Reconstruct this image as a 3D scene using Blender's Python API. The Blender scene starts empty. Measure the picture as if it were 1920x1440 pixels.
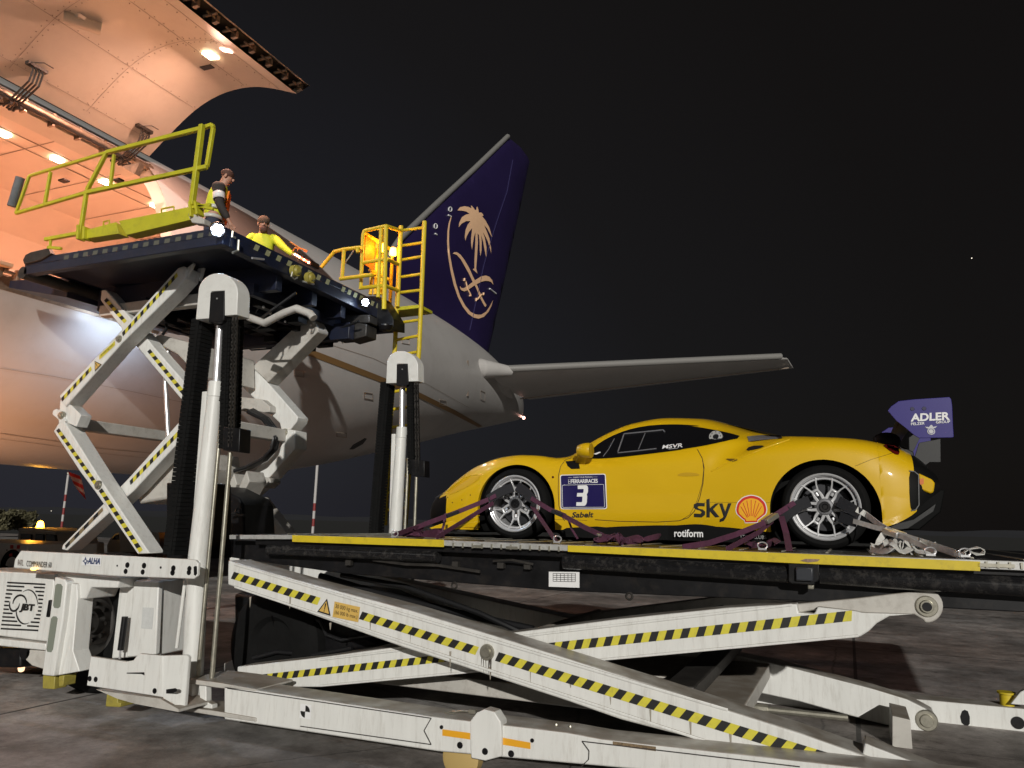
import bpy, bmesh, random
from math import sin, cos, tan, atan2, radians, degrees, sqrt, pi
from mathutils import Vector, Matrix, noise
from mathutils.bvhtree import BVHTree
from mathutils.geometry import delaunay_2d_cdt
random.seed(7)
V = Vector
S = bpy.context.scene
COL = S.collection

# ------------------------------------------------------------------ camera
FPX = 1440.0
YAW, PITCH, ROLL, EYE = radians(23.5), radians(10.3), radians(1.4), 1.6
F0 = V((-sin(YAW), cos(YAW), 0)); R0 = V((cos(YAW), sin(YAW), 0)); U0 = V((0, 0, 1))
CF = F0*cos(PITCH)+U0*sin(PITCH); CU = -F0*sin(PITCH)+U0*cos(PITCH)
CR = R0*cos(ROLL)+CU*sin(ROLL); CU = -R0*sin(ROLL)+CU*cos(ROLL)
cam = bpy.data.cameras.new('camera'); camo = bpy.data.objects.new('camera', cam); COL.objects.link(camo)
camo.matrix_world = Matrix(((CR.x, CU.x, -CF.x, 0), (CR.y, CU.y, -CF.y, 0), (CR.z, CU.z, -CF.z, EYE), (0, 0, 0, 1)))
cam.sensor_width = 36; cam.lens = 36*FPX/1920; cam.clip_start = 0.05; cam.clip_end = 3000
S.camera = camo

# ------------------------------------------------------------------ world, sun, exposure
SUN_EL, SUN_AZ = radians(17), radians(-64)      # floodlight direction: low, from behind the viewer and to the right
w = bpy.data.worlds.new('World'); S.world = w; w.use_nodes = True
nt = w.node_tree; bg = nt.nodes['Background']
sky = nt.nodes.new('ShaderNodeTexSky'); sky.sky_type = 'NISHITA'; sky.sun_disc = False
sky.sun_elevation = SUN_EL; sky.sun_rotation = radians(90)-SUN_AZ
sky.dust_density = 4
mixc = nt.nodes.new('ShaderNodeMixRGB'); mixc.blend_type = 'MIX'; mixc.inputs[0].default_value = 0.93
mixc.inputs[2].default_value = (1.0, 0.93, 0.90, 1)
nt.links.new(sky.outputs[0], mixc.inputs[1]); geo = nt.nodes.new('ShaderNodeTexCoord'); dt = nt.nodes.new('ShaderNodeVectorMath'); dt.operation = 'DOT_PRODUCT'
dt.inputs[1].default_value = (-.80, .58, -.12); nt.links.new(geo.outputs['Generated'], dt.inputs[0])
glow = nt.nodes.new('ShaderNodeValToRGB'); ge = glow.color_ramp.elements   # city glow: brighter towards the left horizon, darkest to the right
ge[0].position = .0; ge[0].color = (.60, .52, .50, 1); ge[1].position = 1.0; ge[1].color = (2.3, 2.5, 3.4, 1)
for p_, c_ in ((.45, (.72, .66, .63, 1)), (.70, (.92, .88, .90, 1)), (.88, (1.25, 1.3, 1.6, 1))): e_ = ge.new(p_); e_.color = c_
nt.links.new(dt.outputs['Value'], glow.inputs[0])
mul = nt.nodes.new('ShaderNodeMixRGB'); mul.blend_type = 'MULTIPLY'; mul.inputs[0].default_value = 1
nt.links.new(mixc.outputs[0], mul.inputs[1]); nt.links.new(glow.outputs[0], mul.inputs[2]); nt.links.new(mul.outputs[0], bg.inputs[0])
bg.inputs[1].default_value = 0.0092
sun = bpy.data.lights.new('sun', 'SUN'); sun.energy = 2.9; sun.angle = radians(0.6); sun.color = (1.0, 0.97, 0.91)
suno = bpy.data.objects.new('sun', sun); COL.objects.link(suno)
sd = V((cos(SUN_EL)*cos(SUN_AZ), cos(SUN_EL)*sin(SUN_AZ), sin(SUN_EL)))
suno.rotation_euler = (-sd).to_track_quat('-Z', 'Y').to_euler(); suno.location = (8, -12, 12)
S.view_settings.view_transform = 'Standard'; S.view_settings.look = 'None'
S.view_settings.exposure = 0; S.view_settings.gamma = 1
S.cycles.max_bounces = 6; S.cycles.use_denoising = True

# ------------------------------------------------------------------ picture measurements to world points
def ray(x, y): return CF + CR*((x-960)/FPX) - CU*((y-720)/FPX)
def P(x, y, Y):
    d = ray(x, y); p = d*(Y/d.y); p.z += EYE; return p
def PX(x, y, X):
    d = ray(x, y); p = d*(X/d.x); p.z += EYE; return p
def PZ(x, y, Z):
    d = ray(x, y); p = d*((Z-EYE)/d.z); p.z += EYE; return p

# ------------------------------------------------------------------ materials
MATS = {}
def mat(name, col, rough=0.5, metal=0.0, spec=0.5, var=0.0, vscale=3.0, stretch=None, dirt=None, dirtamt=0.0,
        bump=0.0, bscale=40.0, coat=0.0, emit=None, estr=0.0, rvar=0.0, trans=0.0):
    m = bpy.data.materials.new(name); m.use_nodes = True; n = m.node_tree; b = n.nodes['Principled BSDF']
    b.inputs['Base Color'].default_value = (*col, 1); b.inputs['Roughness'].default_value = rough
    b.inputs['Metallic'].default_value = metal
    b.inputs['Specular IOR Level'].default_value = spec
    b.inputs['Coat Weight'].default_value = coat; b.inputs['Coat Roughness'].default_value = 0.05
    if emit: b.inputs['Emission Color'].default_value = (*emit, 1); b.inputs['Emission Strength'].default_value = estr
    tc = n.nodes.new('ShaderNodeTexCoord'); mp = n.nodes.new('ShaderNodeMapping'); n.links.new(tc.outputs['Object'], mp.inputs[0])
    if stretch: mp.inputs['Scale'].default_value = stretch
    last = None
    if var or dirtamt or rvar:
        t = n.nodes.new('ShaderNodeTexNoise'); t.inputs['Scale'].default_value = vscale; t.inputs['Detail'].default_value = 8
        t.inputs['Roughness'].default_value = 0.65
        n.links.new(mp.outputs[0], t.inputs['Vector'])
    if var:
        r = n.nodes.new('ShaderNodeValToRGB'); r.color_ramp.elements[0].position = .3; r.color_ramp.elements[1].position = .7
        r.color_ramp.elements[0].color = (*[c*(1-var) for c in col], 1); r.color_ramp.elements[1].color = (*[min(1, c*(1+var*.6)) for c in col], 1)
        n.links.new(t.outputs[0], r.inputs[0]); last = r.outputs[0]
    if dirtamt:
        t2 = n.nodes.new('ShaderNodeTexNoise'); t2.inputs['Scale'].default_value = vscale*2.3; t2.inputs['Detail'].default_value = 10
        t2.inputs['Roughness'].default_value = .75
        n.links.new(mp.outputs[0], t2.inputs['Vector'])
        r2 = n.nodes.new('ShaderNodeValToRGB'); r2.color_ramp.elements[0].position = .5; r2.color_ramp.elements[1].position = .78
        r2.color_ramp.elements[0].color = (0, 0, 0, 1); r2.color_ramp.elements[1].color = (dirtamt, dirtamt, dirtamt, 1)
        n.links.new(t2.outputs[0], r2.inputs[0])
        mx = n.nodes.new('ShaderNodeMixRGB'); n.links.new(r2.outputs[0], mx.inputs[0])
        if last: n.links.new(last, mx.inputs[1])
        else: mx.inputs[1].default_value = (*col, 1)
        mx.inputs[2].default_value = (*(dirt or (.08, .06, .04)), 1); last = mx.outputs[0]
    if last: n.links.new(last, b.inputs['Base Color'])
    if rvar:
        mr = n.nodes.new('ShaderNodeMapRange'); mr.inputs[3].default_value = max(0, rough-rvar); mr.inputs[4].default_value = min(1, rough+rvar)
        n.links.new(t.outputs[0], mr.inputs[0]); n.links.new(mr.outputs[0], b.inputs['Roughness'])
    if bump:
        t3 = n.nodes.new('ShaderNodeTexNoise'); t3.inputs['Scale'].default_value = bscale; t3.inputs['Detail'].default_value = 4
        n.links.new(mp.outputs[0], t3.inputs['Vector'])
        bp = n.nodes.new('ShaderNodeBump'); bp.inputs['Strength'].default_value = bump; bp.inputs['Distance'].default_value = .01
        n.links.new(t3.outputs[0], bp.inputs['Height']); n.links.new(bp.outputs[0], b.inputs['Normal'])
    MATS[name] = m; return m
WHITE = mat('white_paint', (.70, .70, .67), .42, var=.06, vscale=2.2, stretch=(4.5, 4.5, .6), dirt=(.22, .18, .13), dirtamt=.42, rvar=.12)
TAPEP = None
def topdirt(m, col=(.20, .16, .12), amt=.85):
    """dust and grease that settle on upward faces"""
    n = m.node_tree; b = n.nodes['Principled BSDF']; src = b.inputs['Base Color'].links[0].from_socket
    g = n.nodes.new('ShaderNodeNewGeometry'); sp = n.nodes.new('ShaderNodeSeparateXYZ'); n.links.new(g.outputs['True Normal'], sp.inputs[0])
    mr = n.nodes.new('ShaderNodeMapRange'); mr.inputs[1].default_value = .75; mr.inputs[2].default_value = .93; n.links.new(sp.outputs['Z'], mr.inputs[0])
    tc = n.nodes.new('ShaderNodeTexCoord'); t = n.nodes.new('ShaderNodeTexNoise'); t.inputs['Scale'].default_value = 6; t.inputs['Detail'].default_value = 8; n.links.new(tc.outputs['Object'], t.inputs['Vector'])
    m2 = n.nodes.new('ShaderNodeMapRange'); m2.inputs[1].default_value = .35; m2.inputs[2].default_value = .6; m2.inputs[3].default_value = amt*.6; m2.inputs[4].default_value = amt; n.links.new(t.outputs[0], m2.inputs[0])
    mu = n.nodes.new('ShaderNodeMath'); mu.operation = 'MULTIPLY'; n.links.new(mr.outputs[0], mu.inputs[0]); n.links.new(m2.outputs[0], mu.inputs[1])
    mx = n.nodes.new('ShaderNodeMixRGB'); n.links.new(mu.outputs[0], mx.inputs[0]); n.links.new(src, mx.inputs[1]); mx.inputs[2].default_value = (*col, 1); n.links.new(mx.outputs[0], b.inputs['Base Color'])
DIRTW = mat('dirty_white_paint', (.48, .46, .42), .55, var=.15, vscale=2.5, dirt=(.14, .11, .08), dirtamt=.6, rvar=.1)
topdirt(WHITE); topdirt(DIRTW)
PLATEY = mat('plate_ochre', (.62, .40, .10), .5, var=.08, vscale=9)
CAPW = mat('clean_white_plastic', (.68, .68, .65), .4, var=.06, vscale=4, dirt=(.25, .22, .18), dirtamt=.25)
BLACK = mat('black_steel', (.006, .006, .007), .42, spec=.3, var=.4, vscale=5, dirt=(.05, .04, .032), dirtamt=.35, rvar=.15)
NAVY = mat('dark_platform_paint', (.012, .016, .035), .42, var=.4, vscale=3, dirt=(.05, .04, .035), dirtamt=.5)
RUBBER = mat('rubber', (.006, .006, .006), .85, spec=.15, var=.3, vscale=12, bump=.2)
YEL = mat('yellow_paint', (.62, .47, .02), .45, var=.1, vscale=5, dirt=(.16, .12, .04), dirtamt=.5)
YELG = mat('greenish_yellow_paint', (.50, .47, .02), .5, var=.12, vscale=4, dirt=(.14, .13, .04), dirtamt=.5)
TAPEY = mat('tape_yellow', (.62, .55, .05), .5, var=.1, vscale=9, dirt=(.2, .17, .08), dirtamt=.5)
TAPEB = mat('tape_black', (.015, .015, .015), .5)
TAPEO = mat('tape_orange', (.75, .36, .02), .4)
CHROME = mat('chrome_rod', (.85, .85, .86), .30, metal=.8)
STEEL = mat('galvanised_steel', (.42, .40, .33), .35, metal=.7, var=.3, vscale=14)
ALU = mat('aluminium_rail', (.5, .5, .48), .45, metal=.4, var=.2, vscale=12, dirt=(.12, .1, .08), dirtamt=.6)
GLASSB = mat('dark_glass', (.006, .006, .007), .06, spec=.6)
CARY = mat('car_yellow_paint', (.64, .395, .003), .45, coat=1, spec=.3, var=.03, vscale=2)
CARB = mat('car_black_trim', (.004, .004, .004), .6, spec=.12)
CARBON = mat('satin_black', (.02, .02, .02), .5)
RIM = mat('rim_silver', (.62, .62, .63), .30, metal=.45)
BRAKEG = mat('brake_grey', (.04, .04, .045), .45, metal=.6)  # dark metal of brake discs and calipers
BLUE = mat('plate_blue', (.010, .006, .075), .35)
WINGB = mat('wing_blue', (.028, .020, .17), .35, coat=.3)
WHT = mat('sticker_white', (.75, .75, .75), .5)
BLK = mat('sticker_black', (.012, .012, .012), .5)
RED = mat('sticker_red', (.6, .03, .02), .45)
SHY = mat('sticker_amber', (.85, .42, .02), .45)
PURP = mat('purple_webbing', (.085, .022, .05), .8, var=.25, vscale=20, bump=.4, bscale=200)
GREYW = mat('grey_webbing', (.62, .61, .57), .8, var=.3, vscale=12, bump=.4, bscale=200)
PADB = mat('black_webbing_pad', (.012, .012, .015), .85, bump=.5, bscale=120)
FUSE = mat('aircraft_paint', (.56, .54, .52), .30, var=.05, vscale=.5, dirt=(.3, .27, .24), dirtamt=.3, rvar=.06)
DOORI = mat('door_inner_skin', (.62, .56, .46), .45, var=.06, vscale=1.2, dirt=(.35, .27, .2), dirtamt=.2)
LINING = mat('cabin_lining', (.68, .58, .48), .45, var=.05, vscale=1.5)
GOLD = mat('gold_stripe', (.24, .14, .055), .45)
EMBL = mat('emblem_peach', (.95, .60, .36), .5)
FINB = mat('fin_blue', (.022, .015, .065), .3, var=.15, vscale=.4, coat=.15)
LEAD = mat('bare_leading_edge', (.42, .41, .39), .35, metal=.55)
SEAM = mat('panel_seam', (.30, .24, .19), .7)
DARKG = mat('dark_grey_metal', (.06, .055, .05), .5, metal=.5, var=.4, vscale=8)
BRONZE = mat('latch_alloy', (.35, .27, .2), .4, metal=.6, var=.4, vscale=9)
HOSE = mat('hose_black', (.012, .012, .013), .35)
SKIN = mat('skin', (.42, .22, .15), .55)
HAIR = mat('hair_brown', (.09, .04, .028), .8)
VEST = mat('hi_vis_yellow', (.62, .66, .03), .7, var=.1, vscale=8)
VESTO = mat('hi_vis_orange', (.8, .2, .02), .7)
REFL = mat('reflective_tape', (.55, .55, .5), .35)
DCLO = mat('dark_cloth', (.035, .03, .028), .85, var=.3, vscale=9)
JEAN = mat('navy_cloth', (.03, .035, .06), .85)
BEAN = mat('brown_knit', (.12, .075, .05), .9, bump=.5, bscale=150)
FOAM = mat('grey_foam', (.13, .14, .15), .85, var=.3, vscale=10)
ORPAN = mat('orange_panel', (.55, .2, .03), .5)
def emis(name, col, st): return mat(name, (0.1, .1, .1), .5, emit=col, estr=st)
LEDW = emis('led_white', (.75, .85, 1.0), 60)
WARM = emis('warm_lamp', (1.0, .72, .45), 22)
AMBER = emis('amber_beacon', (1.0, .38, .02), 40)
REDL = emis('red_lamp', (1.0, .05, .02), 14)
PINKL = emis('pale_red_lamp', (1.0, .5, .4), 9)

# ------------------------------------------------------------------ mesh helpers
class MB:
    def __init__(s): s.v = []; s.f = []; s.mi = []; s.cur = 0; s.gr = []
    def add(s, vs, fs):
        o = len(s.v); s.v += [tuple(p) for p in vs]; s.gr.append((o, len(s.v), len(s.f), len(s.f)+len(fs)))
        for f in fs: s.f.append(tuple(i+o for i in f)); s.mi.append(s.cur)
        return s
    def prism(s, pts, ext):
        pts = [V(p) for p in pts]; ext = V(ext); n = len(pts)
        nrm = V((0, 0, 0))
        for i in range(n): nrm += pts[i].cross(pts[(i+1) % n])
        if nrm.dot(ext) > 0: pts = pts[::-1]
        vs = pts+[p+ext for p in pts]
        fs = [tuple(range(n)), tuple(range(2*n-1, n-1, -1))]
        for i in range(n): j = (i+1) % n; fs.append((j, i, i+n, j+n))
        return s.add(vs, fs)
    def box(s, c, size, rot=None):
        c = V(c); hx, hy, hz = size[0]/2, size[1]/2, size[2]/2
        vs = [V((x, y, z)) for x in (-hx, hx) for y in (-hy, hy) for z in (-hz, hz)]
        if rot: vs = [rot @ v for v in vs]
        return s.add([c+v for v in vs], [(0, 1, 3, 2), (4, 6, 7, 5), (0, 4, 5, 1), (2, 3, 7, 6), (0, 2, 6, 4), (1, 5, 7, 3)])
    def bx(s, x0, x1, y0, y1, z0, z1): return s.box(((x0+x1)/2, (y0+y1)/2, (z0+z1)/2), (x1-x0, y1-y0, z1-z0))
    def tube(s, a, b, r, n=12, r2=None, cap=True):
        a = V(a); b = V(b); d = (b-a).normalized(); q = d.to_track_quat('Z', 'Y'); r2 = r if r2 is None else r2
        vs = []
        for p, rr in ((a, r), (b, r2)):
            for i in range(n): t = 2*pi*i/n; vs.append(p+q @ V((rr*cos(t), rr*sin(t), 0)))
        fs = [(i, (i+1) % n, n+(i+1) % n, n+i) for i in range(n)]
        if cap: fs += [tuple(range(n-1, -1, -1)), tuple(range(n, 2*n))]
        return s.add(vs, fs)
    def path(s, pts, r, n=8):
        pts = [V(p) for p in pts]; k = len(pts); vs = []; prev = None
        for i, p in enumerate(pts):
            d = (pts[min(i+1, k-1)]-pts[max(i-1, 0)]).normalized()
            if prev is None: u = d.orthogonal().normalized()
            else: u = (prev-d*prev.dot(d)).normalized()
            prev = u; wv = d.cross(u)
            for j in range(n): t = 2*pi*j/n; vs.append(p+u*(r*cos(t))+wv*(r*sin(t)))
        fs = [(i*n+j, i*n+(j+1) % n, (i+1)*n+(j+1) % n, (i+1)*n+j) for i in range(k-1) for j in range(n)]
        fs += [tuple(range(n-1, -1, -1)), tuple(range((k-1)*n, k*n))]
        return s.add(vs, fs)
    def sqbar(s, a, b, w, h=None, up=(0, 1, 0)):
        a = V(a); b = V(b); d = (b-a).normalized(); h = h or w; up = V(up)
        if abs(d.dot(up)) > .95: up = V((1, 0, 0))
        u = d.cross(up).normalized(); n = u.cross(d).normalized()
        pts = [a+u*(w/2)+n*(h/2), a-u*(w/2)+n*(h/2), a-u*(w/2)-n*(h/2), a+u*(w/2)-n*(h/2)]
        return s.prism(pts, b-a)
    def ribbon(s, pts, w, side, th=.004):
        pts = [V(p) for p in pts]; k = len(pts); vs = []
        for i, p in enumerate(pts):
            d = (pts[min(i+1, k-1)]-pts[max(i-1, 0)]).normalized(); sd_ = V(side); sd_ = (sd_-d*sd_.dot(d)).normalized(); n = d.cross(sd_)
            vs += [p+sd_*(w/2)+n*th/2, p-sd_*(w/2)+n*th/2, p-sd_*(w/2)-n*th/2, p+sd_*(w/2)-n*th/2]
        fs = []
        for i in range(k-1):
            for j in range(4): fs.append((i*4+j, i*4+(j+1) % 4, (i+1)*4+(j+1) % 4, (i+1)*4+j))
        fs += [(3, 2, 1, 0), (4*k-4, 4*k-3, 4*k-2, 4*k-1)]
        return s.add(vs, fs)
    def lathe(s, c, axis, prof, n=32, close=False):
        c = V(c); q = V(axis).normalized().to_track_quat('Z', 'Y'); vs = []; k = len(prof)
        for r, h in prof:
            for i in range(n): t = 2*pi*i/n; vs.append(c+q @ V((r*cos(t), r*sin(t), h)))
        fs = [(i*n+j, i*n+(j+1) % n, (i+1)*n+(j+1) % n, (i+1)*n+j) for i in range(k-1) for j in range(n)]
        return s.add(vs, fs)
    def sphere(s, c, r, n=12, sc=(1, 1, 1)):
        vs = []; m = n//2
        for i in range(m+1):
            a = pi*i/m
            for j in range(n): t = 2*pi*j/n; vs.append(V(c)+V((r*sc[0]*sin(a)*cos(t), r*sc[1]*sin(a)*sin(t), r*sc[2]*cos(a))))
        return s.add(vs, [(i*n+j, i*n+(j+1) % n, (i+1)*n+(j+1) % n, (i+1)*n+j) for i in range(m) for j in range(n)])
    def clusters(s):
        bb = []
        for v0, v1, f0, f1 in s.gr:
            p = s.v[v0:v1]
            if p: bb.append([tuple(min(q[k] for q in p)-.004 for k in range(3)), tuple(max(q[k] for q in p)+.004 for k in range(3)), [(v0, v1, f0, f1)]])
        ch = True
        while ch:
            ch = False; out = []
            for b_ in bb:
                for o in out:
                    if all(b_[0][k] <= o[1][k] and o[0][k] <= b_[1][k] for k in range(3)):
                        o[0] = tuple(min(o[0][k], b_[0][k]) for k in range(3)); o[1] = tuple(max(o[1][k], b_[1][k]) for k in range(3)); o[2] += b_[2]; ch = True; break
                else: out.append(b_)
            bb = out
        return bb
    def build(s, name, mats, parent=None, bevel=0.0, smooth=None, label=None, seg=2):
        if parent is not None and 1 < len(s.gr) < 600 and not name.endswith(('text', 'mark', 'marking', 'tape', 'grid', 'louvre_slot', 'crown', 'seam', 'bands', 'emblem', 'stripe', 'webbing', 'star', 'lining', 'spokes', 'tyre', 'disc', 'channel', 'cargo_door')):
            cl = s.clusters()
            if 1 < len(cl) <= 100:
                first = None
                for c in cl:
                    m = MB()
                    for v0, v1, f0, f1 in c[2]:
                        m.v += s.v[v0:v1]; o = len(m.v)-(v1-v0)
                        m.f += [tuple(i-v0+o for i in f) for f in s.f[f0:f1]]; m.mi += s.mi[f0:f1]
                    m.gr = [(0, len(m.v), 0, len(m.f))]; q = m.build(name, mats, parent, bevel, smooth, label, seg); first = first or q
                return first
        me = bpy.data.meshes.new(name); me.from_pydata(s.v, [], s.f)
        if not isinstance(mats, (list, tuple)): mats = [mats]
        for m in mats: me.materials.append(m)
        if len(mats) > 1: me.polygons.foreach_set('material_index', s.mi)
        bm = bmesh.new(); bm.from_mesh(me)
        bmesh.ops.recalc_face_normals(bm, faces=bm.faces); bm.to_mesh(me); bm.free()
        o = bpy.data.objects.new(name, me); COL.objects.link(o); attach(o, parent)
        if bevel:
            b = o.modifiers.new('b', 'BEVEL'); b.width = bevel; b.segments = seg; b.limit_method = 'ANGLE'; b.angle_limit = radians(38)
            b.use_clamp_overlap = True
        if smooth is None: smooth = 30
        if smooth:
            try: me.shade_smooth(); me.set_sharp_from_angle(angle=radians(smooth))
            except Exception: pass
        if label: o['label'] = label
        return o
def attach(o, parent):
    if parent is None: return
    o.parent = parent
    if parent.type == 'EMPTY': o.matrix_parent_inverse = parent.matrix_basis.inverted()
def thing(name, label, cat, loc=(0, 0, 0), group=None, rot=0):
    o = bpy.data.objects.new(name, None); COL.objects.link(o); o.location = loc; o.rotation_euler = (0, 0, rot)
    o['label'] = label; o['category'] = cat; o.empty_display_size = .3
    if group: o['group'] = group
    o.matrix_basis = Matrix.Translation(V(loc)) @ Matrix.Rotation(rot, 4, 'Z')
    return o
def tag(o, label, cat, group=None):
    o['label'] = label; o['category'] = cat
    if group: o['group'] = group
    return o
def pp(poly, Y): return [P(x, y, Y) for x, y in poly]
def pxprism(name, poly, Y, depth, m, parent, bevel=.006, smooth=None):
    return MB().prism(pp(poly, Y), (0, depth, 0)).build(name, m, parent, bevel, smooth)
def tape(p0, p1, w_, parent, off=.004, pitch=.105, name='hazard_tape', lean=1.0, nrm=(0, -1, 0), mats=None):
    p0 = V(p0); p1 = V(p1); d = p1-p0; L = d.length; d.normalize(); n = V(nrm).normalized(); u = d.cross(n).normalized()
    if u.z < 0: u = -u
    mb = MB(); k = max(1, int(L/pitch)); st = L/k; sk = w_*.55*lean
    for i in range(k*2):
        a = i*st/2; b = (i+1)*st/2
        a0, b0 = (a-sk/2, b-sk/2); a1, b1 = (a+sk/2, b+sk/2)
        cl = lambda t: min(max(t, 0), L)
        q = [p0+d*cl(a0)-u*w_/2, p0+d*cl(b0)-u*w_/2, p0+d*cl(b1)+u*w_/2, p0+d*cl(a1)+u*w_/2]
        q = [x+n*off for x in q]
        mb.cur = i % 2; mb.add(q, [(0, 1, 2, 3)])
    return mb.build(name, mats or [TAPEB, TAPEY], parent, smooth=0)
def text2d(body, bold=0.0, spacing=1.0):
    cu = bpy.data.curves.new('t', 'FONT'); cu.body = body; cu.size = 1; cu.offset = bold; cu.space_character = spacing
    cu.resolution_u = 3
    ob = bpy.data.objects.new('t', cu); COL.objects.link(ob)
    dg = bpy.context.evaluated_depsgraph_get(); me = bpy.data.meshes.new_from_object(ob.evaluated_get(dg))
    vs = [(v.co.x, v.co.y) for v in me.vertices]; fs = [tuple(p.vertices) for p in me.polygons]
    COL.objects.unlink(ob); bpy.data.objects.remove(ob); bpy.data.curves.remove(cu); bpy.data.meshes.remove(me)
    x0 = min(v[0] for v in vs); x1 = max(v[0] for v in vs); y0 = min(v[1] for v in vs); y1 = max(v[1] for v in vs)
    return [((x-x0)/(x1-x0), (y-y0)/(y1-y0)) for x, y in vs], fs
def quadmap(c, u, v):
    bl, br, tr, tl = [V(q) for q in c]
    return bl*(1-u)*(1-v)+br*u*(1-v)+tr*u*v+tl*(1-u)*v
def textq(name, body, corners, m, parent, off=(0, -.004, 0), bold=0.0, shear=0.0, spacing=1.0, drape=None):
    vs, fs = text2d(body, bold, spacing); out = []
    for u, v in vs:
        p = quadmap(corners, u+shear*(v-.5), v)
        if drape: p = drape(p)
        out.append(V(p)+V(off))
    return MB().add(out, fs).build(name, m, parent, smooth=0)

# ================================================================== GROUND AND FAR SETTING
gm = bpy.data.materials.new('apron_concrete'); gm.use_nodes = True; n = gm.node_tree; b = n.nodes['Principled BSDF']
tc = n.nodes.new('ShaderNodeTexCoord')
def nz(sc, det=6, rough=.6, vec=None):
    t = n.nodes.new('ShaderNodeTexNoise'); t.inputs['Scale'].default_value = sc; t.inputs['Detail'].default_value = det
    t.inputs['Roughness'].default_value = rough; n.links.new(vec or tc.outputs['Object'], t.inputs['Vector']); return t
a1 = nz(.35, 8, .6); a2 = nz(2.4, 10, .75); a3 = nz(60, 3, .6)
r1 = n.nodes.new('ShaderNodeValToRGB'); r1.color_ramp.elements[0].position = .38; r1.color_ramp.elements[1].position = .66
r1.color_ramp.elements[0].color = (.15, .145, .14, 1); r1.color_ramp.elements[1].color = (.48, .465, .45, 1)
r2 = n.nodes.new('ShaderNodeValToRGB'); r2.color_ramp.elements[0].position = .35; r2.color_ramp.elements[1].position = .65
r2.color_ramp.elements[0].color = (.45, .43, .41, 1); r2.color_ramp.elements[1].color = (1.15, 1.15, 1.15, 1)
mx = n.nodes.new('ShaderNodeMixRGB'); mx.blend_type = 'MULTIPLY'; mx.inputs[0].default_value = 1
n.links.new(a1.outputs[0], r1.inputs[0]); n.links.new(a2.outputs[0], r2.inputs[0])
a4 = nz(.22, 5, .55); r4 = n.nodes.new('ShaderNodeValToRGB'); r4.color_ramp.elements[0].position = .42; r4.color_ramp.elements[1].position = .62; r4.color_ramp.elements[0].color = (1.0, 1.0, 1.0, 1); r4.color_ramp.elements[1].color = (1.06, .95, .89, 1)
n.links.new(a4.outputs[0], r4.inputs[0]); mx4 = n.nodes.new('ShaderNodeMixRGB'); mx4.blend_type = 'MULTIPLY'; mx4.inputs[0].default_value = 1; n.links.new(r1.outputs[0], mx4.inputs[1]); n.links.new(r4.outputs[0], mx4.inputs[2])
a5 = nz(1.1, 12, .8); r5 = n.nodes.new('ShaderNodeValToRGB'); r5.color_ramp.elements[0].position = .56; r5.color_ramp.elements[1].position = .64; r5.color_ramp.elements[0].color = (1, 1, 1, 1); r5.color_ramp.elements[1].color = (.35, .32, .30, 1)
n.links.new(a5.outputs[0], r5.inputs[0]); mx5 = n.nodes.new('ShaderNodeMixRGB'); mx5.blend_type = 'MULTIPLY'; mx5.inputs[0].default_value = 1; n.links.new(mx4.outputs[0], mx5.inputs[1]); n.links.new(r5.outputs[0], mx5.inputs[2])
a6 = nz(9, 12, .8); r6 = n.nodes.new('ShaderNodeMapRange'); r6.inputs[1].default_value = .3; r6.inputs[2].default_value = .7; r6.inputs[3].default_value = .72; r6.inputs[4].default_value = 1.18; n.links.new(a6.outputs[0], r6.inputs[0])
vo = n.nodes.new('ShaderNodeTexVoronoi'); vo.feature = 'DISTANCE_TO_EDGE'; vo.inputs['Scale'].default_value = .28; wv = n.nodes.new('ShaderNodeMixRGB'); wv.inputs[0].default_value = .12; n.links.new(tc.outputs['Object'], wv.inputs[1]); n.links.new(a2.outputs['Color'], wv.inputs[2]); n.links.new(wv.outputs[0], vo.inputs['Vector'])
r7 = n.nodes.new('ShaderNodeMapRange'); r7.inputs[1].default_value = .0; r7.inputs[2].default_value = .004; r7.inputs[3].default_value = .45; r7.inputs[4].default_value = 1.0; n.links.new(vo.outputs['Distance'], r7.inputs[0])
m67 = n.nodes.new('ShaderNodeMath'); m67.operation = 'MULTIPLY'; n.links.new(r6.outputs[0], m67.inputs[0]); n.links.new(r7.outputs[0], m67.inputs[1])
mx6 = n.nodes.new('ShaderNodeMixRGB'); mx6.blend_type = 'MULTIPLY'; mx6.inputs[0].default_value = 1; n.links.new(mx5.outputs[0], mx6.inputs[1]); n.links.new(m67.outputs[0], mx6.inputs[2])
n.links.new(mx6.outputs[0], mx.inputs[1]); n.links.new(r2.outputs[0], mx.inputs[2])
br = n.nodes.new('ShaderNodeTexBrick'); br.inputs['Scale'].default_value = 1; br.offset = 0; br.inputs['Brick Width'].default_value = 6.3; br.inputs['Row Height'].default_value = 6.1
br.inputs['Mortar Size'].default_value = .02; br.inputs['Color1'].default_value = (1, 1, 1, 1); br.inputs['Color2'].default_value = (.9, .9, .9, 1); br.inputs['Mortar'].default_value = (.25, .25, .25, 1)
n.links.new(tc.outputs['Object'], br.inputs['Vector'])
mx2 = n.nodes.new('ShaderNodeMixRGB'); mx2.blend_type = 'MULTIPLY'; mx2.inputs[0].default_value = 1
n.links.new(mx.outputs[0], mx2.inputs[1]); n.links.new(br.outputs[0], mx2.inputs[2]); n.links.new(mx2.outputs[0], b.inputs['Base Color'])
bp = n.nodes.new('ShaderNodeBump'); bp.inputs['Strength'].default_value = .35; bp.inputs['Distance'].default_value = .01
n.links.new(a3.outputs[0], bp.inputs['Height']); n.links.new(bp.outputs[0], b.inputs['Normal']); 
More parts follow.
